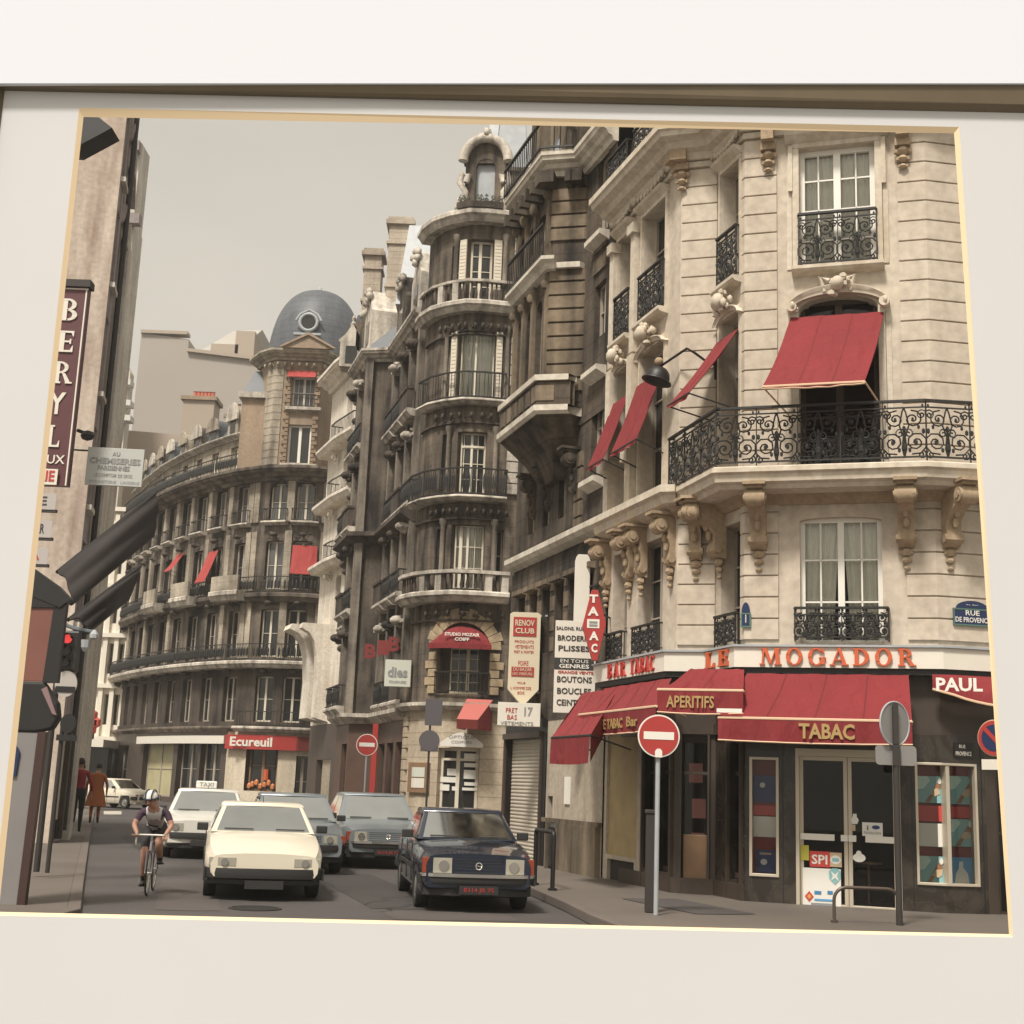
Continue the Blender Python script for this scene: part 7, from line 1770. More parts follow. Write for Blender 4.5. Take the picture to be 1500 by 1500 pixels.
P = FY(22); mb = MB(); q = [P.pt(P.S(x, y), 0, P.Z(x, y)) for x, y in ((95, 165), (140, 168), (164, 187), (110, 216), (90, 214))]; mb.prism(q, (0, .5, 0)); mb.build('hood', MATS['black_paint'], t)
mb = MB(); mb.tube([P.pt(P.S(105, 190), .2, P.Z(105, 190)), P.pt(P.S(60, 190), .2, P.Z(60, 195))], .05, 6); mb.build('arm', MATS['iron'], t)

P = FY(27.0)
maroon = plain('maroon', (.085, .022, .026), .5, var=.12, scale=2)
def qpts(P, pts): return [P.pt(P.S(x, y), 0, P.Z(x, y)) for x, y in pts]
t = thing('vertical_shop_sign', 'tall dark maroon sign with white capitals running down the left building', 'shop sign', P.pt(P.S(90, 560), 0, P.Z(90, 700)))
a, b_ = P.S(60, 560), P.S(115, 560); zA_, zB_ = P.Z(85, 711), P.Z(110, 421)
mb = MB(); pbox(mb, P, a, b_, -.18, .0, zA_, zB_); mb.build('panel', maroon, t)
mb = MB(); pbox(mb, P, a, b_, .002, .012, zB_ - .05, zB_ - .02); pbox(mb, P, b_ - .05, b_ - .02, .002, .012, zA_, zB_ - .052); mb.build('border', MATS['sign_white'], t)
mb = MB(); pbox(mb, P, a - .05, b_ + .05, -.22, .08, zB_, zB_ + .16); mb.build('cap', MATS['iron_dark'], t)
for ch, x0, y0, x1, y1 in (('B', 89, 438, 115, 470), ('E', 84, 485, 108, 516), ('R', 79, 530, 104, 562), ('Y', 72, 575, 96, 607), ('L', 68, 623, 88, 655)):
    f, c0, c1, e0, e1 = on_front(P, x0, y0, x1, y1, 0); serif(ch, f, c0, c1, e0, e1, MATS['sign_white'], t, .02) if ch in 'BERL' else text(ch, f, c0, c1, e0, e1, MATS['sign_white'], t, .02, bold=.02)
ftext('BIJOUX', P, 34, 666, 95, 683, 0, MATS['sign_white'], t, .02, .01)
t = thing('small_shop_sign', 'small white panel with red letters just under the tall maroon sign', 'shop sign', P.pt(P.S(70, 695), 0, P.Z(70, 705))); rect(P, 20, 686, 84, 709, .07, MATS['sign_white'], t); ftext('RIE', P, 56, 689, 80, 705, .072, MATS['letter_red'], t, .006, .03); 
mb = MB(); pbox(mb, P, *P.B(20, 683, 86, 712), 0, 0) if False else None
for (x0, y0, x1, y1, s__, lab) in ((40, 722, 82, 746, 'E', 'small grey plate with one dark letter below the maroon sign'), (38, 762, 76, 787, 'AR', 'grey plate with dark letters AR, second below the maroon sign'), (30, 802, 70, 826, 'A', 'lowest grey plate with a red letter below the maroon sign')):
    t = thing('letter_plate', lab, 'shop sign', P.pt(P.S(x0, y1), 0, P.Z(x0, y1))); rect(P, x0, y0, x1, y1, .06, plain('plate_grey', (.40, .37, .35), .5), t)
    mb = MB(); q = P.B(x0, y0, x1, y1); pbox(mb, P, q[0] - .02, q[1] + .04, -.05, .05, q[2] - .06, q[2]); mb.build('shelf', MATS['iron_dark'], t)
    ftext(s__, P, (x0 + x1) / 2 - 6, y0 + 5, (x0 + x1) / 2 + 8, y1 - 6, .062, MATS['letter_black'] if s__ != 'A' else MATS['letter_red'], t, .004, .02)
P = FY(28.5, 4)
t = flat_sign('hanging_signboard', 'faded white signboard with dark capitals projecting over the street', P, 127, 657, 210, 712, plain('faded_white', (.44, .45, .42), .5), 'shop sign', .08)
ftext('AU', P, 165, 662, 176, 668, .045, MATS['letter_grey'], t, .004, .02); ftext('CHEMISERIES', P, 131, 671, 206, 680, .045, MATS['letter_grey'], t, .004, .03); ftext('PARISIENNES', P, 143, 682, 190, 689, .045, MATS['letter_grey'], t, .004, .03); ftext('LE COMPTOIR DE GROS', P, 138, 694, 194, 699, .045, MATS['letter_grey'], t, .003); ftext('BONNETERIE   LINGERIE', P, 130, 704, 204, 708, .045, MATS['zinc'], t, .003)
mb = MB(); k = P.S(128, 660); mb.tube([P.pt(k - .9, 0, P.Z(128, 660)), P.pt(k + 1.2, 0, P.Z(128, 660))], .02, 6); mb.build('bracket', MATS['iron'], t)
t = thing('bracket_lamp', 'small black bracket lamp beside the maroon sign on the left building', 'wall lamp', P.pt(P.S(125, 640), 0, P.Z(125, 640))); mb = MB(); mb.blob(P.pt(P.S(128, 640), 0, P.Z(128, 638)), .16, .12, .12, 8); mb.tube([P.pt(P.S(128, 640), 0, P.Z(128, 636)), P.pt(P.S(112, 640), .0, P.Z(112, 630))], .04, 6); mb.build('lamp_head', MATS['iron'], t)
dk = plain('dark_canvas', (.024, .019, .018), .85, var=.3, scale=2, bump=.3)
def canvas(pts, Ys, label, th=.12, folds=2):
    """pts: four image corners with their own real distances"""
    c = [at_y(x, y, Y) for (x, y), Y in zip(pts, Ys)]; t = thing('pavement_awning', label, 'awning', (c[0] + c[2]) / 2, 'dark awnings over the left pavement'); mb = MB(); rows = []
    n = 24
    nrm = (c[1] - c[0]).cross(c[3] - c[0]).normalized()
    for j in range(n + 1):
        f = j / n; a = c[0].lerp(c[3], f); b = c[1].lerp(c[2], f); k = .022 * math.sin(f * folds * math.pi * 2) - .10 * math.sin(math.pi * f)
        rows.append([a + nrm * k, a.lerp(b, .5) + nrm * (k - .03), b + nrm * k])
    mb.grid(rows); o = mb.build('canvas', dk, t, smooth=True); m = o.modifiers.new('s', 'SOLIDIFY'); m.thickness = .03
    mb = MB(); mb.tube([c[0], c[1]], .035, 6); mb.tube([c[3], c[2]], .04, 6); mb.build('awning_frame', MATS['iron'], t); return t, c
canvas([(84, 838), (228, 722), (224, 784), (104, 884)], [20.5, 23.5, 23.0, 20.2], 'large dark pleated awning slanting across the left of the street, the upper one')
canvas([(100, 908), (206, 829), (188, 876), (128, 926)], [21.5, 24.5, 24.2, 21.5], 'smaller dark awning hanging just below the large pleated one')
ks = thing('street_kiosk', 'dark framed kiosk with rust red panel and grey base at the left edge', 'kiosk', at_y(30, 1330, 16.6))
P = FY(16.4)
def kbox(x0, y0, x1, y1, v0, v1, mat, name):
    a, b_, c, d = P.B(x0, y0, x1, y1); mb = MB(); pbox(mb, P, a, b_, v0, v1, c, d); return mb.build(name, mat, ks)
def kpoly(pts, v0, v1, mat, name, bev=0): 
    mb = MB(); q = [P.pt(P.S(x, y), v0, P.Z(x, y)) for x, y in pts]; mb.prism(q, P.frame(0)[3] * (v1 - v0)); return mb.build(name, mat, ks, bevel=bev)
bk = MATS['black_paint']
kz = .10
kpoly([(-40, 800), (40, 826), (85, 858), (104, 878), (88, 890), (30, 866), (-40, 866)], -.12, .02, bk, 'roof')
kpoly([(-40, 868), (84, 868), (82, 890), (-40, 890)], -.10, .01, bk, 'roof_rail')
kpoly([(-40, 890), (82, 890), (62, 998), (-40, 996)], -.08, -.01, plain('rust_panel', (.17, .065, .048), .5, var=.25, scale=2), 'red_panel', .005)
kpoly([(82, 866), (99, 872), (84, 1000), (62, 1000)], -.09, .0, bk, 'corner_post')
kpoly([(-40, 997), (64, 999), (84, 1030), (86, 1052), (76, 1068), (52, 1073), (-40, 1070)], -.15, .02, plain('kiosk_dark', (.010, .009, .009), .7), 'lower_hood', .03)
kpoly([(62, 1010), (70, 1006), (84, 1048), (78, 1046)], .02, .04, plain('dusty_pink', (.22, .14, .14), .6), 'hood_panel')
kpoly([(-40, 1070), (56, 1073), (24, 1345), (-40, 1345)], -.10, 0, plain('kiosk_grey', (.20, .19, .185), .5, var=.12, scale=1.5), 'base_panel', .01)
kpoly([(56, 1072), (68, 1072), (34, 1347), (22, 1347)], -.08, .02, plain('dark_brown_metal', (.045, .022, .018), .45), 'edge_post')
kpoly([(-20, 1080), (10, 1084), (26, 1094), (30, 1102), (24, 1137), (-20, 1137)], 0, .03, MATS['enamel_blue'], 'name_plate'); fz = on_front(P, -18, 1123, 16, 1130, .04); text('BIJOUTERIE', fz[0], *fz[1:], MATS['plate_grey'], ks, .005)
P = FY(20.5)
tl = thing('traffic_light', 'black traffic light showing red above the left pavement', 'traffic light', P.pt(P.S(92, 1250), 0, .13))
a, b_, c, d = P.B(82, 924, 116, 984); m = (a + b_) / 2; mb = MB(); pbox(mb, P, a + .02, b_ - .02, -.12, .05, c, d); mb.build('housing', bk, tl, bevel=.03)
for k in range(3):
    z = d - .13 - k * (d - c - .2) / 2.4; ce = P.pt(m, .05, z); mb = MB(); mb.cyl(ce, ce + Vector((0, -.02, 0)), .068, 18)
    mb.build('lamp_lens', plain('red_lamp', (.5, .03, .03), .4, emit=((.9, .06, .06), .55)) if k == 0 else plain('lens_off', (.02, .02, .02), .2), tl)
    mb = MB(); rows = [[ce + Vector((r_ * math.cos(R(q)), -dd_, r_ * math.sin(R(q)))) for q in range(0, 181, 15)] for r_, dd_ in ((.085, 0), (.085, .14))]; mb.grid(rows); o = mb.build('visor', bk, tl)
mb = MB(); k = m - .12; mb.cyl(P.pt(k - .05, -.15, .13), P.pt(k - .05, -.15, d), .05, 10); mb.build('pole', MATS['iron_dark'], tl)
mb = MB(); z = P.Z(100, 921); mb.tube([P.pt(P.S(88, 915), 0, P.Z(88, 912)), P.pt(P.S(110, 921), 0, P.Z(110, 921)), P.pt(P.S(138, 926), 0, P.Z(138, 926))], .03, 6); mb.build('arm', plain('steel_blue', (.12, .14, .15), .5), tl)
mb = MB(); mb.lathe(P.pt(P.S(138, 928), 0, P.Z(138, 932)), [(.02, .1), (.07, .03), (.07, -.03), (.02, -.06)], 8); mb.lathe(P.pt(P.S(126, 940), 0, P.Z(126, 945)), [(.08, .08), (.07, -.04), (.03, -.1)], 8); mb.build('side_lamp', MATS['zinc'], tl)
t = thing('round_mirror_sign', 'round pale sign with a dark band on the same pole as the traffic light', 'traffic sign', P.pt(P.S(98, 1010), 0, P.Z(98, 1020)))
s_, z = P.sz(98, 1002); fr = P.frame(s_, .02, z); mb = MB(); mb.prism([fr[0] + fr[1] * .17 * math.cos(R(q)) + fr[2] * .20 * math.sin(R(q)) for q in range(0, 360, 12)], fr[3] * .03); mb.build('disc', plain('pale_sign', (.40, .37, .34), .5), t)
mb = MB(); mb.obox(fr[0] + fr[3] * .032, fr[1], fr[2], fr[3], -.15, .15, -.13, -.04, 0, .01); mb.build('dark_band', bk, t)
t = thing('round_back_sign', 'dark round sign back above two dark plates near the walking group', 'traffic sign', P.pt(P.S(101, 1060), 0, .13)); s_, z = P.sz(101, 1060); fr = P.frame(s_, .02, z); mb = MB(); mb.prism([fr[0] + fr[1] * .12 * math.cos(R(q)) + fr[2] * .145 * math.sin(R(q)) for q in range(0, 360, 12)], fr[3] * .03); mb.build('disc_back', MATS['kiosk_dark'], t)
mb = MB(); pbox(mb, P, s_ - .16, s_ + .14, .0, .04, z - .26, z - .17); mb.build('plate_back', MATS['kiosk_dark'], t); mb = MB(); mb.cyl(P.pt(s_ - .1, -.02, .13), P.pt(s_ - .1, -.02, z), .035, 8); mb.build('pole', MATS['iron_dark'], t)
P = FY(30.5); 
t = thing('left_shopfront', 'narrow pale shopfront with dark plinth behind the kiosk on the left pavement', 'shopfront', P.pt(P.S(75, 1190), 0, .13))
a, b_, c, d = P.B(62, 1085, 88, 1195); mb = MB(); pbox(mb, P, a, b_, -.2, .0, .13, d); mb.build('pier', MATS['left_pale'], t); mb = MB(); pbox(mb, P, a - .02, b_ + .05, -.2, .04, .13, .55); mb.build('plinth', MATS['kiosk_dark'], t)
mb = MB(); pbox(mb, P, b_ + .01, b_ + .12, -.2, -.1, .13, d + .2); mb.build('door', MATS['wood_dark'], t)
P = FY(88); t = thing('side_street_shop', 'white canopied dark shop with a red flower at the mouth of the side street', 'shop', P.pt(P.S(130, 1130), 0, 0))
a, b_, c, d = P.B(98, 1083, 158, 1094); mb = MB(); pbox(mb, P, a, b_, -3, 1.0, c, d); mb.build('canopy', MATS['house_white'], t)
a, b_, c, d = P.B(98, 1095, 156, 1165); mb = MB(); pbox(mb, P, a, b_, -3, 0, .0, d); mb.build('shop_window', MATS['dark_glass'], t)
mb = MB(); rn = random.Random(3); 
for k in range(9): mb.blob(P.pt(P.S(138, 1055) + rn.uniform(-.35, .35), .5, P.Z(138, 1058) + rn.uniform(-.6, .6)), .3, .2, .35, 6)
mb.build('flower', plain('flower_red', (.45, .06, .04), .7), t)
mb = MB(); mb.cyl(P.pt(P.S(138, 1055), .5, d), P.pt(P.S(138, 1055), .5, P.Z(138, 1062)), .25, 8); mb.build('planter', MATS['kiosk_dark'], t)
t, P, a, b_, z0, z1 = slab_house(100, 140, 880, 880, 93.5, plain('mauve_wall', (.11, .085, .075), .9, var=.2, scale=.5), 'dark brown house side between the traffic light and the white house', dep=3)
D0, TL = 8.0, .241
def mp(px, py, fwd=0.0):
    s_ = (750 - py) / F; d = (D0 / (1 - TL * s_)) - fwd
    return CAM + ROT @ Vector(((px - 750) / F * d, s_ * d, -d))
NRM = (mp(750, 1200) - mp(750, 200)).cross(mp(1200, 750) - mp(300, 750)).normalized()
if NRM.dot(CAM - mp(750, 750)) < 0: NRM = -NRM
pf = thing('picture_frame', 'cream mat board with sloping cut edge in a thin bronze frame around the street', 'picture frame', mp(750, 1500))
IN = [(121, 169), (1399, 193), (1480, 1369), (-4, 1336)]       # inner window
OUT = [(116, 158), (1405, 186), (1484, 1373), (-12, 1341)]
MO = [(7, 133), (1515, 166), (1640, 1800), (-190, 1800)]
mat_m = plain('mat_board', (.53, .525, .525), .9, var=.03, scale=1.2, bump=.05)
def ringmesh(a, b, na=0.0, nb=0.0):
    mb = MB(); A_ = [mp(*p) + NRM * na for p in a]; B_ = [mp(*p) + NRM * nb for p in b]
    for i in range(4): mb.quad(A_[i], A_[(i + 1) % 4], B_[(i + 1) % 4], B_[i])
    return mb
mb = MB(); th = .06
A_ = [mp(*p) for p in OUT]; B_ = [mp(*p) for p in MO]; A2 = [p - NRM * .03 for p in A_]; B2 = [p - NRM * .03 for p in B_]
for i in range(4):
    j = (i + 1) % 4; mb.quad(A_[i], A_[j], B_[j], B_[i]); mb.quad(A2[j], A2[i], B2[i], B2[j]); mb.quad(B_[i], B_[j], B2[j], B2[i])
mo = mb.build('mat_board', mat_m, pf)
bev = ringmesh(OUT, IN, 0, -.02)
C4 = [mp(*p) - NRM * .02 for p in IN]; D4 = [mp(*p) - NRM * .03 for p in OUT]
for i in range(4): bev.quad(C4[i], C4[(i + 1) % 4], D4[(i + 1) % 4], D4[i])
bev.build('bevel', plain('mat_core', (.72, .56, .36), .8), mo)
FO = [(-4, 120), (1530, 118), (1700, 1900), (-300, 1900)]; FI = [(2, 133.5), (1520, 160), (1660, 1830), (-230, 1830)]
fm = ringmesh(FI, MO, .055, .0)
fm2 = ringmesh(FO, FI, .08, .055)
for v, f in ((fm2.v, fm2.f),): fm.add(v, f)
bz = plain('bronze_frame', (.13, .10, .062), .45, metal=.35, var=.2, scale=3)
fm.build('moulding', bz, pf)
w_ = MB(); WI = [(30, 145), (1450, 150), (1540, 1500), (-60, 1500)]; WO = [(-1500, -1500), (3000, -1500), (3000, 3200), (-1500, 3200)]
WT = [(-260, -110), (1760, -110), (1760, 133), (-260, 133)]
P4 = [mp(*p) + NRM * .09 for p in WT]; w_.quad(*P4); P5 = [p - NRM * .1 for p in P4]; w_.quad(P4[3], P4[2], P5[2], P5[3])
tag(w_.build('wall', plain('wall_white', (.61, .63, .68), .9), None), kind='structure')
plain('tyre', (.018, .017, .016), .85); plain('rim', (.32, .31, .29), .35, metal=.6); plain('plastic_black', (.02, .019, .018), .6)
plain('chrome', (.62, .60, .56), .2, metal=.9); plain('lamp_glass', (.33, .31, .25), .12, coat=.6); plain('indicator', (.24, .045, .02), .3)
plain('windscreen', (.60, .62, .61), .05, metal=1.0, var=.25, scale=1.3, bump=.04); plain('underbody', (.012, .012, .011), .9); plain('dark_grille', (.012, .012, .012), .5)
plain('white_paint', (.66, .60, .48), .32, coat=.5); plain('blue_paint', (.007, .013, .028), .22, coat=.9); plain('silver_paint', (.22, .245, .26), .3, metal=.35, coat=.5); plain('cream_paint', (.60, .58, .52), .32, coat=.5)
def car(name, label, pos, head, paint, L=4.2, W=1.66, H=1.38, hood=.88, nose=.70, belt=.90, bump_col='plastic_black', lamps='wide', grille=True, bumper_z=(.40, .56), chrome_strip=False, emblem=False, taxi=False, driver=False, group=None, lower_dark=False, hatch=False, wind=.62, mirrors=True, detail=True, plate=True, ind_out=True):
    t = thing(name, label, 'car', (pos[0], pos[1], 0), group)
    fw_ = Vector((head[0], head[1], 0)).normalized(); rt = Vector((fw_.y, -fw_.x, 0)); O = Vector((pos[0], pos[1], 0))
    X = lambda x, y, z: O + rt * x + fw_ * y + Vector((0, 0, z))
    hw = W / 2; f = L / 2; ax_f, ax_r = f - .80, -f + .78; wr = .29; ar = .345
    def prof(y):
        yw = f - 1.28                                  # foot of the windscreen
        if y > yw: k = (y - yw) / (f - yw); return hood + (nose - hood) * (k ** 1.6)
        yb = -f + (.25 if hatch else .95)
        if y < yb: k = (yb - y) / (yb + f); return belt + .02 - .10 * k
        return belt
    def low(y):
        b = .22 if abs(y) < f - .3 else .22 + .1 * (abs(y) - f + .3) / .3
        for a in (ax_f, ax_r):
            d = abs(y - a)
            if d < ar: b = max(b, .29 + math.sqrt(ar * ar - d * d) - .0)
        return b
    def wid(y):
        k = abs(y) / f; return hw * (1 - .10 * max(0, (k - .72) / .28) ** 2)
    ys = sorted(set([round(-f + L * i / 34, 4) for i in range(35)] + [a + s_ * ar * q for a in (ax_f, ax_r) for s_ in (-1, 1) for q in (1.001, .999, .93, .8, .6, .3)]))
    rows = []
    for y in ys:
        w_, zl, zt = wid(y), low(y), prof(y); zm = min(.60, zt - .12); zl2 = min(zl + .06, zm)
        half = [(w_ * .93, zl), (w_ * .985, zl2), (w_, max(zm, zl2)), (w_ * .985, zt - .10 if zt - .10 > zm else zm), (w_ * .93, zt - .02), (w_ * .80, zt), (w_ * .4, zt + .018), (0, zt + .022)]
        rows.append([X(a, y, z) for a, z in half] + [X(-a, y, z) for a, z in reversed(half[:-1])])
    mb = MB(); mb.loft(rows); body = mb.build('body', paint, t, auto=48)
    mb = MB(); mb.loft([[X(s_ * hw * .86, y, z) for s_, z in ((-1, .2), (1, .2), (1, .62), (-1, .62))] for y in (-f + .12, f - .12)]); mb.build('underbody', MATS['underbody'], t)
    yf0, yf1 = f - 1.22, f - 1.22 - wind; yr1 = -f + (.45 if hatch else 1.35); yr0 = -f + (.12 if hatch else .82)
    wb_, wt_ = hw * .93, hw * .74; zb, zt = belt - .01, H - .05
    base = [(wb_, yf0), (wb_, yr0), (-wb_, yr0), (-wb_, yf0)]; top = [(wt_, yf1), (wt_, yr1), (-wt_, yr1), (-wt_, yf1)]
    def q4(i, j, u0, u1, v0, v1, out=.0):
        A_ = Vector((*base[i], zb)); B_ = Vector((*base[j], zb)); C4_ = Vector((*top[j], zt)); D_ = Vector((*top[i], zt))
        P_ = lambda u, v: (A_.lerp(B_, u)).lerp(D_.lerp(C4_, u), v)
        n = (B_ - A_).cross(D_ - A_).normalized(); 
        if n.dot(Vector((A_.x + B_.x, A_.y + B_.y - (yf0 + yr0), 0))) < 0: n = -n
        return [P_(u0, v0) + n * out, P_(u1, v0) + n * out, P_(u1, v1) + n * out, P_(u0, v1) + n * out]
    def panel(qs, nm, m, th=.012):
        mb = MB(); v = [X(*p) for p in qs]; n = (v[1] - v[0]).cross(v[3] - v[0]).normalized(); c = sum(v, Vector()) / 4
        if n.dot(c - X(0, (yf0 + yr0) / 2, 1.0)) < 0: n = -n
        mb.prism(v, n * th); return mb.build(nm, m, t)
    mb = MB(); mb.loft([[X(*p, zb) for p in base], [X(*p, zt) for p in top]]); cab = mb.build('cabin', paint, t, bevel=.03)
    g = MATS['windscreen']; bk_ = MATS['plastic_black']
    panel(q4(3, 0, .055, .945, .03, .93, .0), 'windscreen', g, .014)
    panel(q4(1, 2, .08, .92, .12, .90, .0), 'rear_window', g, .014)
    for i, j in ((0, 1), (2, 3)):
        a, b = ((.10, .50), (.53, .86)) if i == 0 else ((.14, .47), (.50, .90))
        panel(q4(i, j, a[0], a[1], .10, .90), 'side_window', g, .014); panel(q4(i, j, b[0], b[1], .10, .90), 'side_window', g, .014)
    mb = MB(); rows = []
    for v_, sc_ in ((0, 1.02), (.5, 1.0), (.85, .93), (1, .6)):
        rows.append([X(x * sc_, (y - (yf1 + yr1) / 2) * sc_ + (yf1 + yr1) / 2, zt - .005 + .055 * v_) for x, y in [(wt_, yf1), (wt_, yf1 * .4 + yr1 * .6), (wt_, yr1), (0, yr1 - .03), (-wt_, yr1), (-wt_, yf1 * .4 + yr1 * .6), (-wt_, yf1), (0, yf1 + .04)]])
    mb.loft(rows); mb.build('roof', paint, t, auto=50)
    if detail:
        mb = MB()
        for x0 in (-.5, .12):
            a, b = q4(3, 0, .5 + x0 * .8, .5 + x0 * .8 + .28, .06, .10, .03)[:2]; mb.tube([X(*a), X(*b)], .010, 4)
        mb.build('wiper', bk_, t)
        mb = MB(); p = X(0, yf1 - .05, zt + .05); mb.tube([p, p + Vector((0, 0, .09)) - fw_ * .07], .005, 4); mb.build('aerial', bk_, t)
    for s_ in (1, -1):
        mb = MB(); z0, z1 = bumper_z; pts = []
        rows = []
        for x in (-1, -.96, -.8, -.4, 0, .4, .8, .96, 1):
            yy = f + .07 - .16 * abs(x) ** 5
            rows.append([X(x * hw * .99, s_ * (yy - .13), z0), X(x * hw * .99, s_ * (yy - .01), z0 + .02), X(x * hw * .99, s_ * yy, (z0 + z1) / 2), X(x * hw * .99, s_ * (yy - .01), z1), X(x * hw * .99, s_ * (yy - .13), z1)])
        mb.loft(rows); b = mb.build('bumper', MATS[bump_col], t, auto=35)
        mb = MB()
        for sd in (-1, 1): mb.obox(X(0, 0, 0), rt, fw_, Vector((0, 0, 1)), *(sorted((sd * (hw - .02), sd * (hw + .005)))), *(sorted((s_ * (f - .42), s_ * (f - .06)))), z0, z1)
        mb.build('bumper_end', MATS[bump_col], b)
        if chrome_strip:
            mb = MB(); mb.loft([[X(x * hw * .99, s_ * (f + .075 - .16 * abs(x) ** 5 + dy), z1 + dz) for dy, dz in ((-.06, -.02), (.012, -.02), (.012, .022), (-.06, .022))] for x in (-1, -.96, -.8, -.4, 0, .4, .8, .96, 1)]); mb.build('chrome_strip', MATS['chrome'], b)
    mb = MB(); mb.loft([[X(x * hw * .94, f - .02 - .1 * abs(x) ** 4, z) for z in (.22, bumper_z[0])] + [X(x * hw * .94, f - .3, z) for z in (bumper_z[0], .22)] for x in (-1, -.5, 0, .5, 1)]); mb.build('valance_panel', bk_ if lower_dark else paint, t)  # lower_dark: black valance, which also paints in the shade under the bumper
    zt_, zb_ = nose - .035, bumper_z[1] + .02; yfr = f - .015
    def face(x0, x1, z0, z1, m, nm, d=.03, par=None, back=.1):
        mb = MB(); dy = lambda x: -.018 * (abs(x) / hw) ** 4
        mb.loft([[X(x, yfr + dy(x) - back, z0), X(x, yfr + dy(x) + d, z0), X(x, yfr + dy(x) + d, z1), X(x, yfr + dy(x) - back, z1)] for x in [x0 + (x1 - x0) * i / 4 for i in range(5)]]); return mb.build(nm, m, par or t, bevel=.004)
    lw = .36 if lamps == 'wide' else .30; le = hw * .93
    gz0, gz1 = zb_, zt_
    if grille:
        g_ = face(-(le - lw - .02), le - lw - .02, gz0, gz1, MATS['dark_grille'], 'grille', .012)
        mb = MB()
        for i in range(5): z = gz0 + (gz1 - gz0) * (i + .5) / 5; mb.obox(X(0, yfr + .013, z), rt, fw_, Vector((0, 0, 1)), -(le - lw - .04), le - lw - .04, 0, .006, -.004, .004)
        mb.build('grille_bar', MATS['plastic_black'], g_)
    else:
        face(-(le - lw - .02), le - lw - .02, gz1 - .035, gz1 - .02, MATS['plastic_black'], 'grille', .008); face(-(le - lw - .02), le - lw - .02, gz0 + .01, gz0 + .045, MATS['dark_grille'], 'grille', .006)
    for sd in (-1, 1):
        a, b = sorted((sd * (le - lw), sd * (le - (.085 if ind_out else .0))))
        h = face(a, b, gz0 + .005, gz1 - .005, MATS['lamp_glass'], 'headlight', .022)
        mb = MB(); c = X((a + b) / 2 + (0.03 if sd < 0 else -.03), yfr - .03, (gz0 + gz1) / 2); mb.cyl(c, c + fw_ * .062, min(.07, (gz1 - gz0) * .42), 14); mb.build('reflector', MATS['chrome'], h)
        if ind_out: a, b = sorted((sd * (le - .08), sd * (le + .025))); face(a, b, gz0 + .005, gz1 - .005, MATS['indicator'], 'indicator_lamp', .01)
        a, b = sorted((sd * (hw - .28), sd * (hw - .06))); mb = MB(); mb.obox(X(0, -f, 0), rt, fw_, Vector((0, 0, 1)), a, b, -.03, .02, .62, .80); mb.build('tail_light', MATS['sign_red'], t)
    if emblem:
        c = X(0, yfr + .02, (gz0 + gz1) / 2); r = (gz1 - gz0) * .21; mb = MB(); mb.tube([c + rt * r * math.cos(R(q)) + Vector((0, 0, r * math.sin(R(q)))) for q in range(0, 361, 20)], .008, 6, False)
        mb.tube([c - rt * r * .9 - Vector((0, 0, r * .15)), c + Vector((0, 0, .0)), c + rt * r * .9 + Vector((0, 0, r * .15))], .007, 4); mb.build('emblem', MATS['chrome'], t)
    if plate:
        mb = MB(); mb.obox(X(0, f + .075, bumper_z[0] - .06), rt, fw_, Vector((0, 0, 1)), -.26, .26, -.05, .0, -.055, .055); pl = mb.build('number_plate', MATS['plastic_black'], t)
        if emblem: text('8314 JR 75', (X(0, f + .075, bumper_z[0] - .10), -rt, Vector((0, 0, 1)), fw_), -.2, .2, 0, .07, MATS['sign_red'], pl, .004)
    for sd in (-1, 1):
        if mirrors:
            c = X(sd * (hw + .05), yf0 - .28, belt + .05); mb = MB(); mb.obox(c, rt, fw_, Vector((0, 0, 1)), -.09 if sd < 0 else -.07, .07 if sd < 0 else .09, -.04, .05, -.055, .055); mb.build('door_mirror', bk_, t, bevel=.015)
        mb = MB()
        for y in (yf0 - .18, -.08, -1.0):
            mb.obox(X(0, y, 0), rt, fw_, Vector((0, 0, 1)), *(sorted((sd * (hw - .01), sd * (hw + .002)))), -.005, .005, .3, belt - .05)
        mb.obox(X(0, 0, 0), rt, fw_, Vector((0, 0, 1)), *(sorted((sd * (hw - .01), sd * (hw + .012)))), ax_r + ar + .03, ax_f - ar - .03, .50, .55)
        mb.build('side_trim', bk_, t)
        for a, nm in ((ax_f, 'front'), (ax_r, 'rear')):
            c = X(sd * (hw - .10), a, .29); o = rt * sd
            mb = MB(); rws = []
            for r_, d_ in ((.17, -.08), (.27, -.085), (.29, -.06), (.29, .06), (.275, .088), (.19, .088), (.17, .07)):
                rws.append([c + o * d_ + fw_ * r_ * math.cos(2 * math.pi * k / 24) + Vector((0, 0, r_ * math.sin(2 * math.pi * k / 24))) for k in range(24)])
            mb.grid(rws, True); wh_ = mb.build('wheel', MATS['tyre'], t, auto=40)
            mb = MB(); rws = []
            for r_, d_ in ((.185, .06), (.18, .075), (.12, .06), (.10, .085), (.04, .09), (.005, .09)):
                rws.append([c + o * d_ + fw_ * r_ * math.cos(2 * math.pi * k / 20) + Vector((0, 0, r_ * math.sin(2 * math.pi * k / 20))) for k in range(20)])
            mb.grid(rws, True); mb.build('wheel_rim', MATS['rim'], wh_, auto=40)
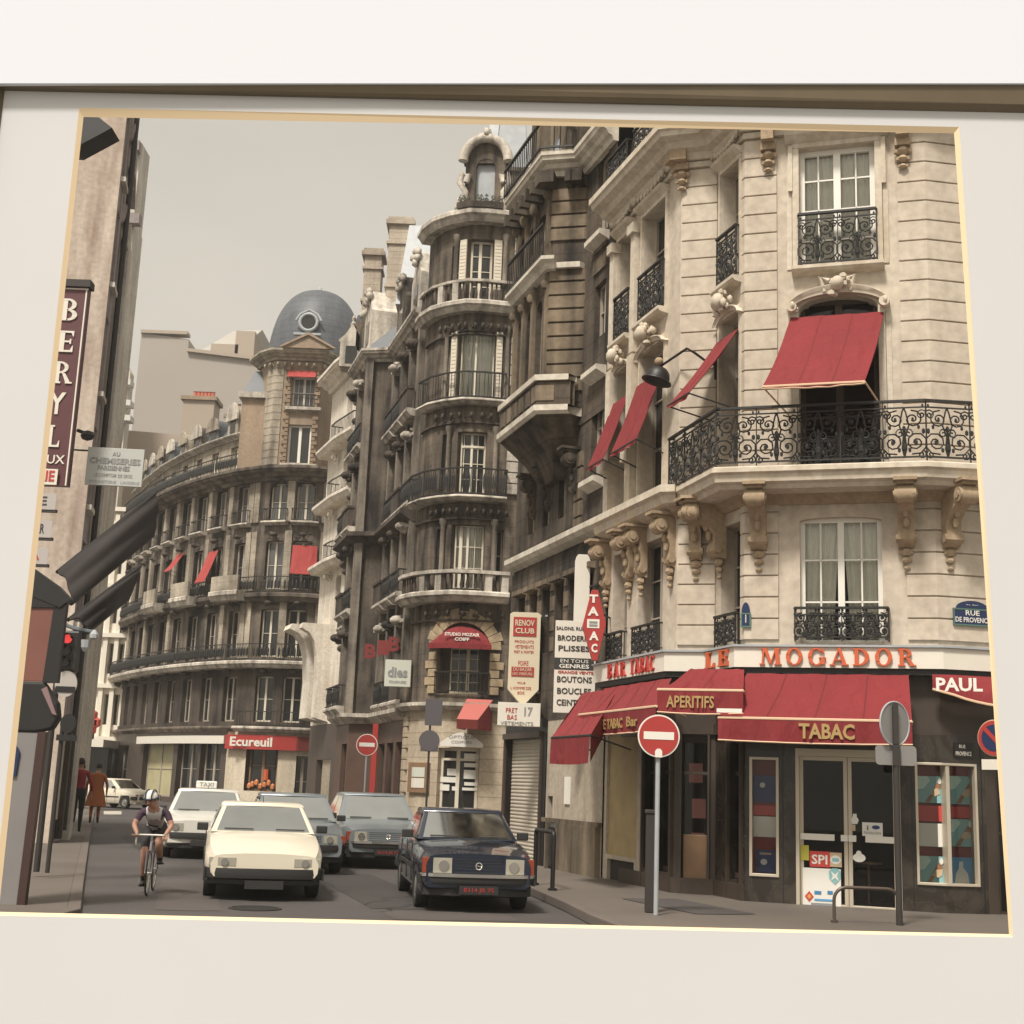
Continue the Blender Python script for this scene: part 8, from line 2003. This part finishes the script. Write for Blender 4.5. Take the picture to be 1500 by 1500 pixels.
    if taxi:
        p = X(.05, yf1 - .35, H); mb = MB(); mb.obox(p, rt, fw_, Vector((0, 0, 1)), -.22, .22, -.05, .05, .0, .16); s_ = mb.build('taxi_sign', MATS['paint_white'], t, bevel=.02)
        mb = MB(); mb.obox(p, rt, fw_, Vector((0, 0, 1)), -.28, .28, -.06, .06, -.02, .0); mb.build('sign_base', bk_, s_)
        text('TAXI', (p + fw_ * .052 + Vector((0, 0, .04)), -rt, Vector((0, 0, 1)), fw_), -.15, .15, 0, .09, MATS['letter_grey'], s_, .004)
    return t, X, dict(yf0=yf0, yf1=yf1, belt=belt, H=H)
hd = az(162.5)
def place(px, py, L, off=0.0, head=hd, lat=0.0):
    """front axle line touches the ground at the picked point"""
    p = gp(px, py); h = Vector(head); return Vector((p.x, p.y)) - h * (L / 2 - .80) + Vector((h.y, -h.x)) * lat
h_w = az(167.5)
car('white_car', 'cream white hatchback saloon driving towards the viewer beside the cyclist', place(381, 1313, 4.3, head=h_w), h_w, MATS['white_paint'], L=4.3, W=1.62, H=1.28, hood=.86, nose=.61, belt=.87, grille=False, bumper_z=(.28, .43), ind_out=False, lower_dark=True, wind=.72)
h_b = az(171)
bt, BX, bd = car('blue_car', 'dark blue saloon with chrome bumper and round emblem nearest the right kerb', place(687, 1330, 4.2, head=h_b), h_b, MATS['blue_paint'], L=4.2, W=1.55, H=1.31, hood=.88, nose=.74, chrome_strip=True, emblem=True, bumper_z=(.36, .48), lower_dark=True)
h_t = az(168)
car('taxi', 'pale taxi with a white roof sign just behind the cyclist', place(297, 1256, 4.3, head=h_t), h_t, MATS['cream_paint'], L=4.3, W=1.68, H=1.37, hood=.90, nose=.74, taxi=True, bumper_z=(.38, .52), lower_dark=True, ind_out=False, grille=False)
h_s = az(166)
car('silver_car', 'silver saloon half hidden behind the cream white car, dark lower body', place(431, 1277, 4.2, head=h_s), h_s, MATS['silver_paint'], L=4.2, W=1.64, H=1.38, hood=.88, nose=.72, bumper_z=(.38, .52), lower_dark=True)
h_g = az(165)
car('grey_saloon', 'grey saloon with chrome bumper following between the white and dark blue cars', place(556, 1270, 4.4, head=h_g), h_g, MATS['silver_paint'], L=4.4, W=1.68, H=1.42, hood=.90, nose=.74, chrome_strip=True, emblem=True, bumper_z=(.38, .50), lower_dark=True)
p_ = gp(166, 1184); car('parked_car', 'small white car parked far off at the side street corner beyond the walkers', (p_.x, p_.y + 1.0), az(120), MATS['white_paint'], L=3.7, W=1.55, H=1.35, hatch=True, detail=False)
def head_and_shoulders(p, fwv, label, cloth, lean=0):
    rtv = Vector((fwv.y, -fwv.x, 0)); t = thing('person', label, 'person', p); mb = MB(); rings = []
    for z, a, b in ((0, .20, .12), (.15, .22, .13), (.32, .21, .12), (.42, .15, .10), (.48, .06, .06), (.53, .055, .055), (.57, .075, .085), (.64, .085, .10), (.72, .08, .095), (.77, .045, .055)):
        rings.append([p + rtv * a * math.cos(2 * math.pi * k / 14) + Vector((fwv.x, fwv.y, 0)) * b * math.sin(2 * math.pi * k / 14) + Vector((0, 0, z)) for k in range(14)])
    mb.loft(rings); mb.build('body', cloth, t, smooth=True); return t
skin = plain('skin', (.36, .19, .13), .6); skin_l = plain('skin_pale', (.42, .26, .19), .6); hair_m = plain('hair_dark', (.03, .02, .015), .8)
shirt_red = plain('jumper_red', (.26, .022, .03), .85, var=.15, scale=8); trousers = plain('trousers_dark', (.022, .021, .024), .85); orange_c = plain('coat_orange', (.36, .12, .04), .85, var=.15, scale=8); white_c = plain('shirt_white', (.55, .55, .54), .85)
def figure(name, joints, edges, radii, mats, mat_of, parent, sub=2):
    """skeleton grown into one continuous surface; faces take the material of their nearest joint"""
    off = Vector(parent.location); me = bpy.data.meshes.new(name); names = list(joints)
    me.from_pydata([tuple(Vector(joints[n]) - off) for n in names], [(names.index(a), names.index(b)) for a, b in edges], [])
    o = bpy.data.objects.new(name, me); COL.objects.link(o); o.parent = parent
    md = o.modifiers.new('skin', 'SKIN'); md.use_smooth_shade = True
    lay = me.skin_vertices[0].data if me.skin_vertices else None
    if lay is None:
        bm_ = __import__('bmesh').new(); bm_.from_mesh(me); bm_.verts.layers.skin.verify(); bm_.to_mesh(me); bm_.free(); lay = me.skin_vertices[0].data
    for i, n in enumerate(names):
        r = radii[n]; lay[i].radius = r if isinstance(r, tuple) else (r, r); lay[i].use_root = (n == 'pelvis')
    sb = o.modifiers.new('sub', 'SUBSURF'); sb.levels = sb.render_levels = sub
    dg = bpy.context.evaluated_depsgraph_get(); m2 = bpy.data.meshes.new_from_object(o.evaluated_get(dg)); o.modifiers.clear(); o.data = m2
    m2.materials.clear()
    for m in mats: m2.materials.append(m)
    pts = []
    for a, b in edges:
        for k in range(5):
            p = Vector(joints[a]).lerp(Vector(joints[b]), k / 4) - off; pts.append((p, mat_of(a, b, k / 4)))
    for p in m2.polygons: p.material_index = min(pts, key=lambda q: (q[0] - p.center).length_squared)[1]; p.use_smooth = True
    return o
def hand(J, E, Rr, wrist, d, side, tag_, s=1.0, curl=.3):
    """palm with four fingers and a thumb rooted on its side"""
    d = d.normalized(); sd = side.normalized(); up = d.cross(sd)
    J[tag_ + 'palm'] = wrist + d * .055 * s; E.append((tag_ + 'wrist', tag_ + 'palm')); Rr[tag_ + 'palm'] = (.030 * s, .016 * s)
    for k, (o_, l_) in enumerate(((-.028, .062), (-.010, .074), (.010, .070), (.028, .055))):
        a, b, c = (f'{tag_}f{k}{q}' for q in 'abc')
        J[a] = wrist + d * .092 * s + sd * o_ * s; J[b] = J[a] + (d * (1 - curl) + up * curl) * l_ * .55 * s; J[c] = J[b] + (d * (1 - 2 * curl) + up * curl * 2).normalized() * l_ * .5 * s
        E += [(tag_ + 'palm', a), (a, b), (b, c)]; Rr[a] = .0095 * s; Rr[b] = .0085 * s; Rr[c] = .007 * s
    J[tag_ + 't1'] = wrist + d * .045 * s - sd * .040 * s; J[tag_ + 't2'] = J[tag_ + 't1'] + (d * .7 - sd * .5 + up * .3).normalized() * .04 * s
    E += [(tag_ + 'palm', tag_ + 't1'), (tag_ + 't1', tag_ + 't2')]; Rr[tag_ + 't1'] = .011 * s; Rr[tag_ + 't2'] = .009 * s
def face_bits(c, fwv, upv, rtv, s, t, skin_m, hair=None, hairlen=.0):
    """c: centre of the head"""
    mb = MB(); mb.tube([c + fwv * .088 * s + upv * .012 * s, c + fwv * .112 * s - upv * .028 * s, c + fwv * .095 * s - upv * .034 * s], [.010 * s, .016 * s, .010 * s], 6); mb.build('nose', skin_m, t, smooth=True)
    mb = MB()
    for sd in (-1, 1): mb.blob(c + fwv * .086 * s + rtv * sd * .032 * s + upv * .012 * s, .011 * s, .009 * s, .007 * s, 8)
    mb.build('eye', MATS['letter_black'], t)
    mb = MB(); mb.tube([c + fwv * .084 * s - upv * .062 * s + rtv * a * s for a in (-.024, -.01, .01, .024)], .006 * s, 5); mb.build('mouth', plain('lips', (.28, .09, .08), .6), t)
    mb = MB()
    for sd in (-1, 1): mb.blob(c + rtv * sd * .080 * s, .010 * s, .022 * s, .030 * s, 8)
    mb.build('ear', skin_m, t)
def standing(pos, face_az, label, top, bottom, skin_m, H=1.72, stride=.12, arms=.06, long_coat=False, hair=hair_m, shift=0.0, group=None, turn=0.0):
    fwv = Vector((*az(face_az), 0)); rtv = Vector((fwv.y, -fwv.x, 0)); up = Vector((0, 0, 1)); s = H / 1.75; B = Vector(pos)
    t = thing('person', label, 'person', B, group); P = lambda x, y, z: B + rtv * x * s + fwv * y * s + up * z * s
    J, E, Rr = {}, [], {}
    def add(n, p, r, par=None):
        J[n] = p; Rr[n] = (r[0] * s, r[1] * s) if isinstance(r, tuple) else r * s
        if par: E.append((par, n))
    add('pelvis', P(0, 0, .95), (.155, .115)); add('waist', P(0, .0, 1.08), (.135, .10), 'pelvis'); add('chest', P(0, .01, 1.28), (.165, .115), 'waist'); add('shoulders', P(0, 0, 1.42), (.12, .085), 'chest'); add('neck', P(0, .01, 1.51), .052, 'shoulders'); add('head', P(0, .02, 1.60), (.075, .085), 'neck'); add('crown', P(0, .015, 1.68), (.072, .085), 'head')
    for sd, n in ((-1, 'l'), (1, 'r')):
        k = sd * stride
        add(n + 'hip', P(sd * .10, 0, .90), .10, 'pelvis'); add(n + 'knee', P(sd * .10, k * .7 + .03, .50), .062, n + 'hip'); add(n + 'calf', P(sd * .10, k * .8 - .02, .36), .058, n + 'knee'); add(n + 'ankle', P(sd * .10, k - .04, .09), .038, n + 'calf'); add(n + 'heel', P(sd * .10, k - .05, .045), .038, n + 'ankle'); add(n + 'toe', P(sd * .115, k + .15, .035), (.042, .028), n + 'heel')
        add(n + 'shoulder', P(sd * .19, 0, 1.41), .062, 'shoulders'); add(n + 'elbow', P(sd * (.24 + arms), -.03 - k * .5, 1.12), .045, n + 'shoulder'); add(n + 'wrist', P(sd * (.23 + arms), .10 - k * .8, .90), .028, n + 'elbow')
        hand(J, E, Rr, J[n + 'wrist'], Vector((0, 0, -1)) + fwv * .25, fwv, n, s, .25)
    def mo(a, b, k):
        n = b if k > .5 else a
        if n in ('head', 'crown') or (n == 'neck'): return 0
        if 'palm' in n or n[1:2] in 'f' or n[1:] in ('t1', 't2', 'wrist'): return 0
        if n in ('pelvis',) or n[1:] in ('hip', 'knee', 'calf'): return 2
        if n[1:] in ('ankle', 'heel', 'toe'): return 3
        return 1
    figure('body', J, E, Rr, [skin_m, top, bottom, MATS['black_paint']], mo, t)
    hc = P(0, .02, 1.64); face_bits(hc, fwv, up, rtv, s, t, skin_m)
    mb = MB(); rows = []
    for i in range(8):
        f_ = i / 7; a = f_ * math.pi * .62; rows.append([hc + up * (.02 + .115 * math.cos(a)) * s + rtv * .092 * s * max(math.sin(a), .03) * math.cos(2 * math.pi * k / 16) + fwv * (-.016 + .105 * max(math.sin(a), .03) * math.sin(2 * math.pi * k / 16) * (1 if math.sin(2 * math.pi * k / 16) < 0 or f_ < .55 else .62)) * s for k in range(16)])
    mb.grid(rows, True); mb.build('hair', hair, t, smooth=True)
    if long_coat:
        mb = MB(); rows = []
        for z, a, b in ((1.40, .19, .12), (1.25, .20, .14), (1.05, .19, .14), (.85, .24, .19), (.62, .29, .24), (.5, .31, .26)):
            rows.append([P(a * math.cos(2 * math.pi * k / 20) * (1 + .04 * math.sin(k * 2.5) * (1.4 - z)), b * math.sin(2 * math.pi * k / 20), z) for k in range(20)])
        mb.grid(rows, True); mb.build('coat', top, t, smooth=True)
    return t
zp = .13
q = gp(109, 1219, zp); standing((q.x, q.y, zp), -18, 'person in red jumper and dark trousers walking away on the left pavement', shirt_red, trousers, skin, 1.82, .14)
q = gp(128, 1206, zp); standing((q.x + .12, q.y + .2, zp), -14, 'person in a long orange coat walking away right of the red jumper', orange_c, orange_c, skin_l, 1.74, .10, long_coat=True)
q = gp(100, 1206, zp); standing((q.x, q.y + .8, zp), -20, 'person in a white shirt mostly hidden behind the red jumper', white_c, trousers, skin, 1.72, .08)

g0 = gp(214, 1312); g1 = Vector((g0.x, g0.y, 0)); hdc = Vector((*az(171), 0)); rt = Vector((hdc.y, -hdc.x, 0)); up = Vector((0, 0, 1))
Bx = lambda x, y, z: g1 + (rt * x + hdc * y + up * z) * .90      # y forward (front wheel at 0, rear at -1.0)
bt_ = thing('racing_bicycle', 'slim racing bicycle with drop handlebars carrying the rider in the pale cap', 'bicycle', g1)
def wheel(yc):
    c = Bx(0, yc, .335); ring = [c + hdc * .292 * math.cos(R(a)) + up * .292 * math.sin(R(a)) for a in range(0, 361, 12)]; mb = MB(); mb.tube(ring, .013, 6, False); w_ = mb.build('wheel', MATS['tyre'], bt_)
    mb = MB(); mb.tube([c + hdc * .274 * math.cos(R(a)) + up * .274 * math.sin(R(a)) for a in range(0, 361, 12)], .010, 6, False); mb.build('rim', MATS['chrome'], w_)
    mb = MB()
    for k in range(18): a = 2 * math.pi * k / 18; mb.tube([c + rt * .02 * (1 if k % 2 else -1), c + hdc * .27 * math.cos(a) + up * .27 * math.sin(a)], .0022, 3)
    mb.cyl(c - rt * .045, c + rt * .045, .018, 8); mb.build('spoke', MATS['chrome'], w_)
wheel(0); wheel(-.99)
frp = plain('frame_paint', (.25, .24, .27), .3, metal=.4)
mb = MB(); T1 = lambda a, b, r=.015: mb.tube([Bx(*a), Bx(*b)], r, 8)
T1((0, -.09, .78), (0, -.52, .80)); T1((0, -.10, .70), (0, -.50, .28), .017); T1((0, -.50, .28), (0, -.60, .86)); 
for s_ in (-1, 1): T1((s_ * .05, 0, .335), (s_ * .045, -.04, .64), .010); T1((s_ * .05, -.99, .335), (s_ * .03, -.50, .28), .009); T1((s_ * .05, -.99, .335), (s_ * .02, -.575, .78), .008)
T1((0, -.03, .62), (0, -.10, .84), .018); mb.build('frame', frp, bt_)
mb = MB(); mb.tube([Bx(s_, y, z) for s_, y, z in ((-.21, .06, .76), (-.21, .12, .80), (-.21, .10, .88), (-.20, .0, .90), (-.1, -.03, .90), (0, -.04, .90), (.1, -.03, .90), (.20, .0, .90), (.21, .10, .88), (.21, .12, .80), (.21, .06, .76))], .013, 8); mb.tube([Bx(0, -.10, .84), Bx(0, -.04, .90)], .014, 6); mb.build('handlebar', MATS['paint_white'], bt_, smooth=True)
mb = MB(); 
for s_ in (-1, 1): mb.blob(Bx(s_ * .205, .11, .90), .02, .03, .035, 8)
mb.build('brake_hood', MATS['chrome'], bt_)
mb = MB(); mb.loft([[Bx(x * w_, y, z) for x, z in ((-1, .90), (1, .90), (.8, .94), (-.8, .94))] for y, w_ in ((-.76, .07), (-.68, .07), (-.56, .025), (-.48, .015))]); mb.build('saddle', MATS['plastic_black'], bt_, bevel=.01)
mb = MB(); mb.cyl(Bx(.05, -.5, .28), Bx(.056, -.5, .28), .09, 20); mb.tube([Bx(.06, -.5, .28), Bx(.09, -.48, .12)], .009, 6); mb.tube([Bx(-.06, -.5, .28), Bx(-.09, -.52, .44)], .009, 6); mb.build('crank', MATS['chrome'], bt_)
mb = MB(); 
for s_, y, z in ((1, -.48, .11), (-1, -.52, .45)): mb.box(Bx(s_ * .12, y, z), (.09, .07, .025), 0)
mb.build('pedal', MATS['plastic_black'], bt_)
ct = thing('person', 'cyclist in a white and dark jersey, dark shorts and pale cap leaning over the handlebars', 'person', g1)
J, E, Rr = {}, [], {}
def add(n, p, r, par=None):
    J[n] = Bx(*p); Rr[n] = r
    if par: E.append((par, n))
add('pelvis', (0, -.60, .97), (.135, .11)); add('waist', (0, -.48, 1.08), (.118, .10), 'pelvis'); add('chest', (0, -.30, 1.19), (.145, .11), 'waist'); add('shoulders', (0, -.15, 1.26), (.115, .082), 'chest'); add('neck', (0.01, -.06, 1.33), .05, 'shoulders'); add('head', (.05, .02, 1.39), (.068, .08), 'neck'); add('crown', (.055, .03, 1.47), (.066, .078), 'head')
for sd, n in ((-1, 'l'), (1, 'r')):
    add(n + 'shoulder', (sd * .19, -.15, 1.24), .058, 'shoulders'); add(n + 'elbow', (sd * .285, -.10, 1.04), .042, n + 'shoulder'); add(n + 'wrist', (sd * .215, .03, .92), .027, n + 'elbow')
    hand(J, E, Rr, J[n + 'wrist'], hdc * .8 - up * .35, rt * sd * -1, n, 1.0, .42)
for n, sd, knee, calf, ank, toe in (('l', -1, (-.10, -.24, .78), (-.10, -.32, .68), (-.115, -.58, .50), (-.12, -.44, .45)), ('r', 1, (.11, -.30, .60), (.11, -.36, .46), (.12, -.55, .17), (.125, -.40, .125))):
    add(n + 'hip', (sd * .10, -.58, .96), .10, 'pelvis'); add(n + 'thigh', tuple((Vector((sd * .10, -.58, .96)).lerp(Vector(knee), .55))), .082, n + 'hip'); add(n + 'knee', knee, .058, n + 'thigh'); add(n + 'calf', calf, .056, n + 'knee'); add(n + 'ankle', ank, .034, n + 'calf'); add(n + 'toe', toe, (.042, .03), n + 'ankle')
def mo(a, b, k):
    n = b if k > .5 else a
    if n in ('pelvis',) or n[1:] in ('hip', 'thigh'): return 2
    if n == 'waist': return 2 if k < .5 else 4
    if n[1:] in ('knee', 'calf'): return 0
    if n[1:] in ('ankle', 'toe'): return 3
    if n in ('chest',): return 4
    if n in ('shoulders',): return 1
    if n[1:] == 'shoulder': return 5
    return 0
figure('body', J, E, Rr, [skin, white_c, trousers, MATS['black_paint'], plain('jersey_grey', (.30, .25, .26), .8), plain('sleeve_plum', (.05, .025, .045), .8)], mo, ct)
fh = (hdc * .93 - up * .28 + rt * .25).normalized(); uh = (up - fh * up.dot(fh)).normalized(); rh = fh.cross(uh)
hc = Bx(.053, .025, 1.43); face_bits(hc, fh, uh, rh, 1.0, ct, skin)
mb = MB(); rows = []
for i in range(8):
    a = i / 7 * math.pi * .5; rows.append([hc + uh * (.03 + .105 * math.cos(a)) + rh * .095 * max(math.sin(a), .03) * math.cos(2 * math.pi * k / 18) + fh * .11 * max(math.sin(a), .03) * math.sin(2 * math.pi * k / 18) for k in range(18)])
mb.grid(rows, True); cp = mb.build('cap', MATS['paint_white'], ct, smooth=True)
mb = MB(); mb.tube([hc + uh * .035 + rh * .098 * math.cos(R(a)) + fh * .113 * math.sin(R(a)) for a in range(0, 361, 20)], .012, 6, False)
for k in (-.045, .045): mb.tube([hc + uh * (.03 + .11 * math.cos(a)) + rh * k + fh * .11 * math.sin(a) for a in [R(q) for q in range(-80, 81, 20)]], .010, 5)
mb.build('cap_band', plain('navy_cloth', (.03, .04, .07), .7), cp)
hz = MB(); hz.box((-10, 110, 23), (300, 262, 52)); o = hz.build1('haze', None)
m, nt, b = newmat('haze'); nt.nodes.remove(b); v = N(nt, 'ShaderNodeVolumePrincipled'); v.inputs['Density'].default_value = .0007; v.inputs['Color'].default_value = (.95, .93, .88, 1); v.inputs['Anisotropy'].default_value = .2
nt.links.new(v.outputs[0], nt.nodes['Material Output'].inputs['Volume']); o.data.materials.clear(); o.data.materials.append(m); o['kind'] = 'stuff'; o['label'] = 'thin pale summer haze hanging over the whole street'
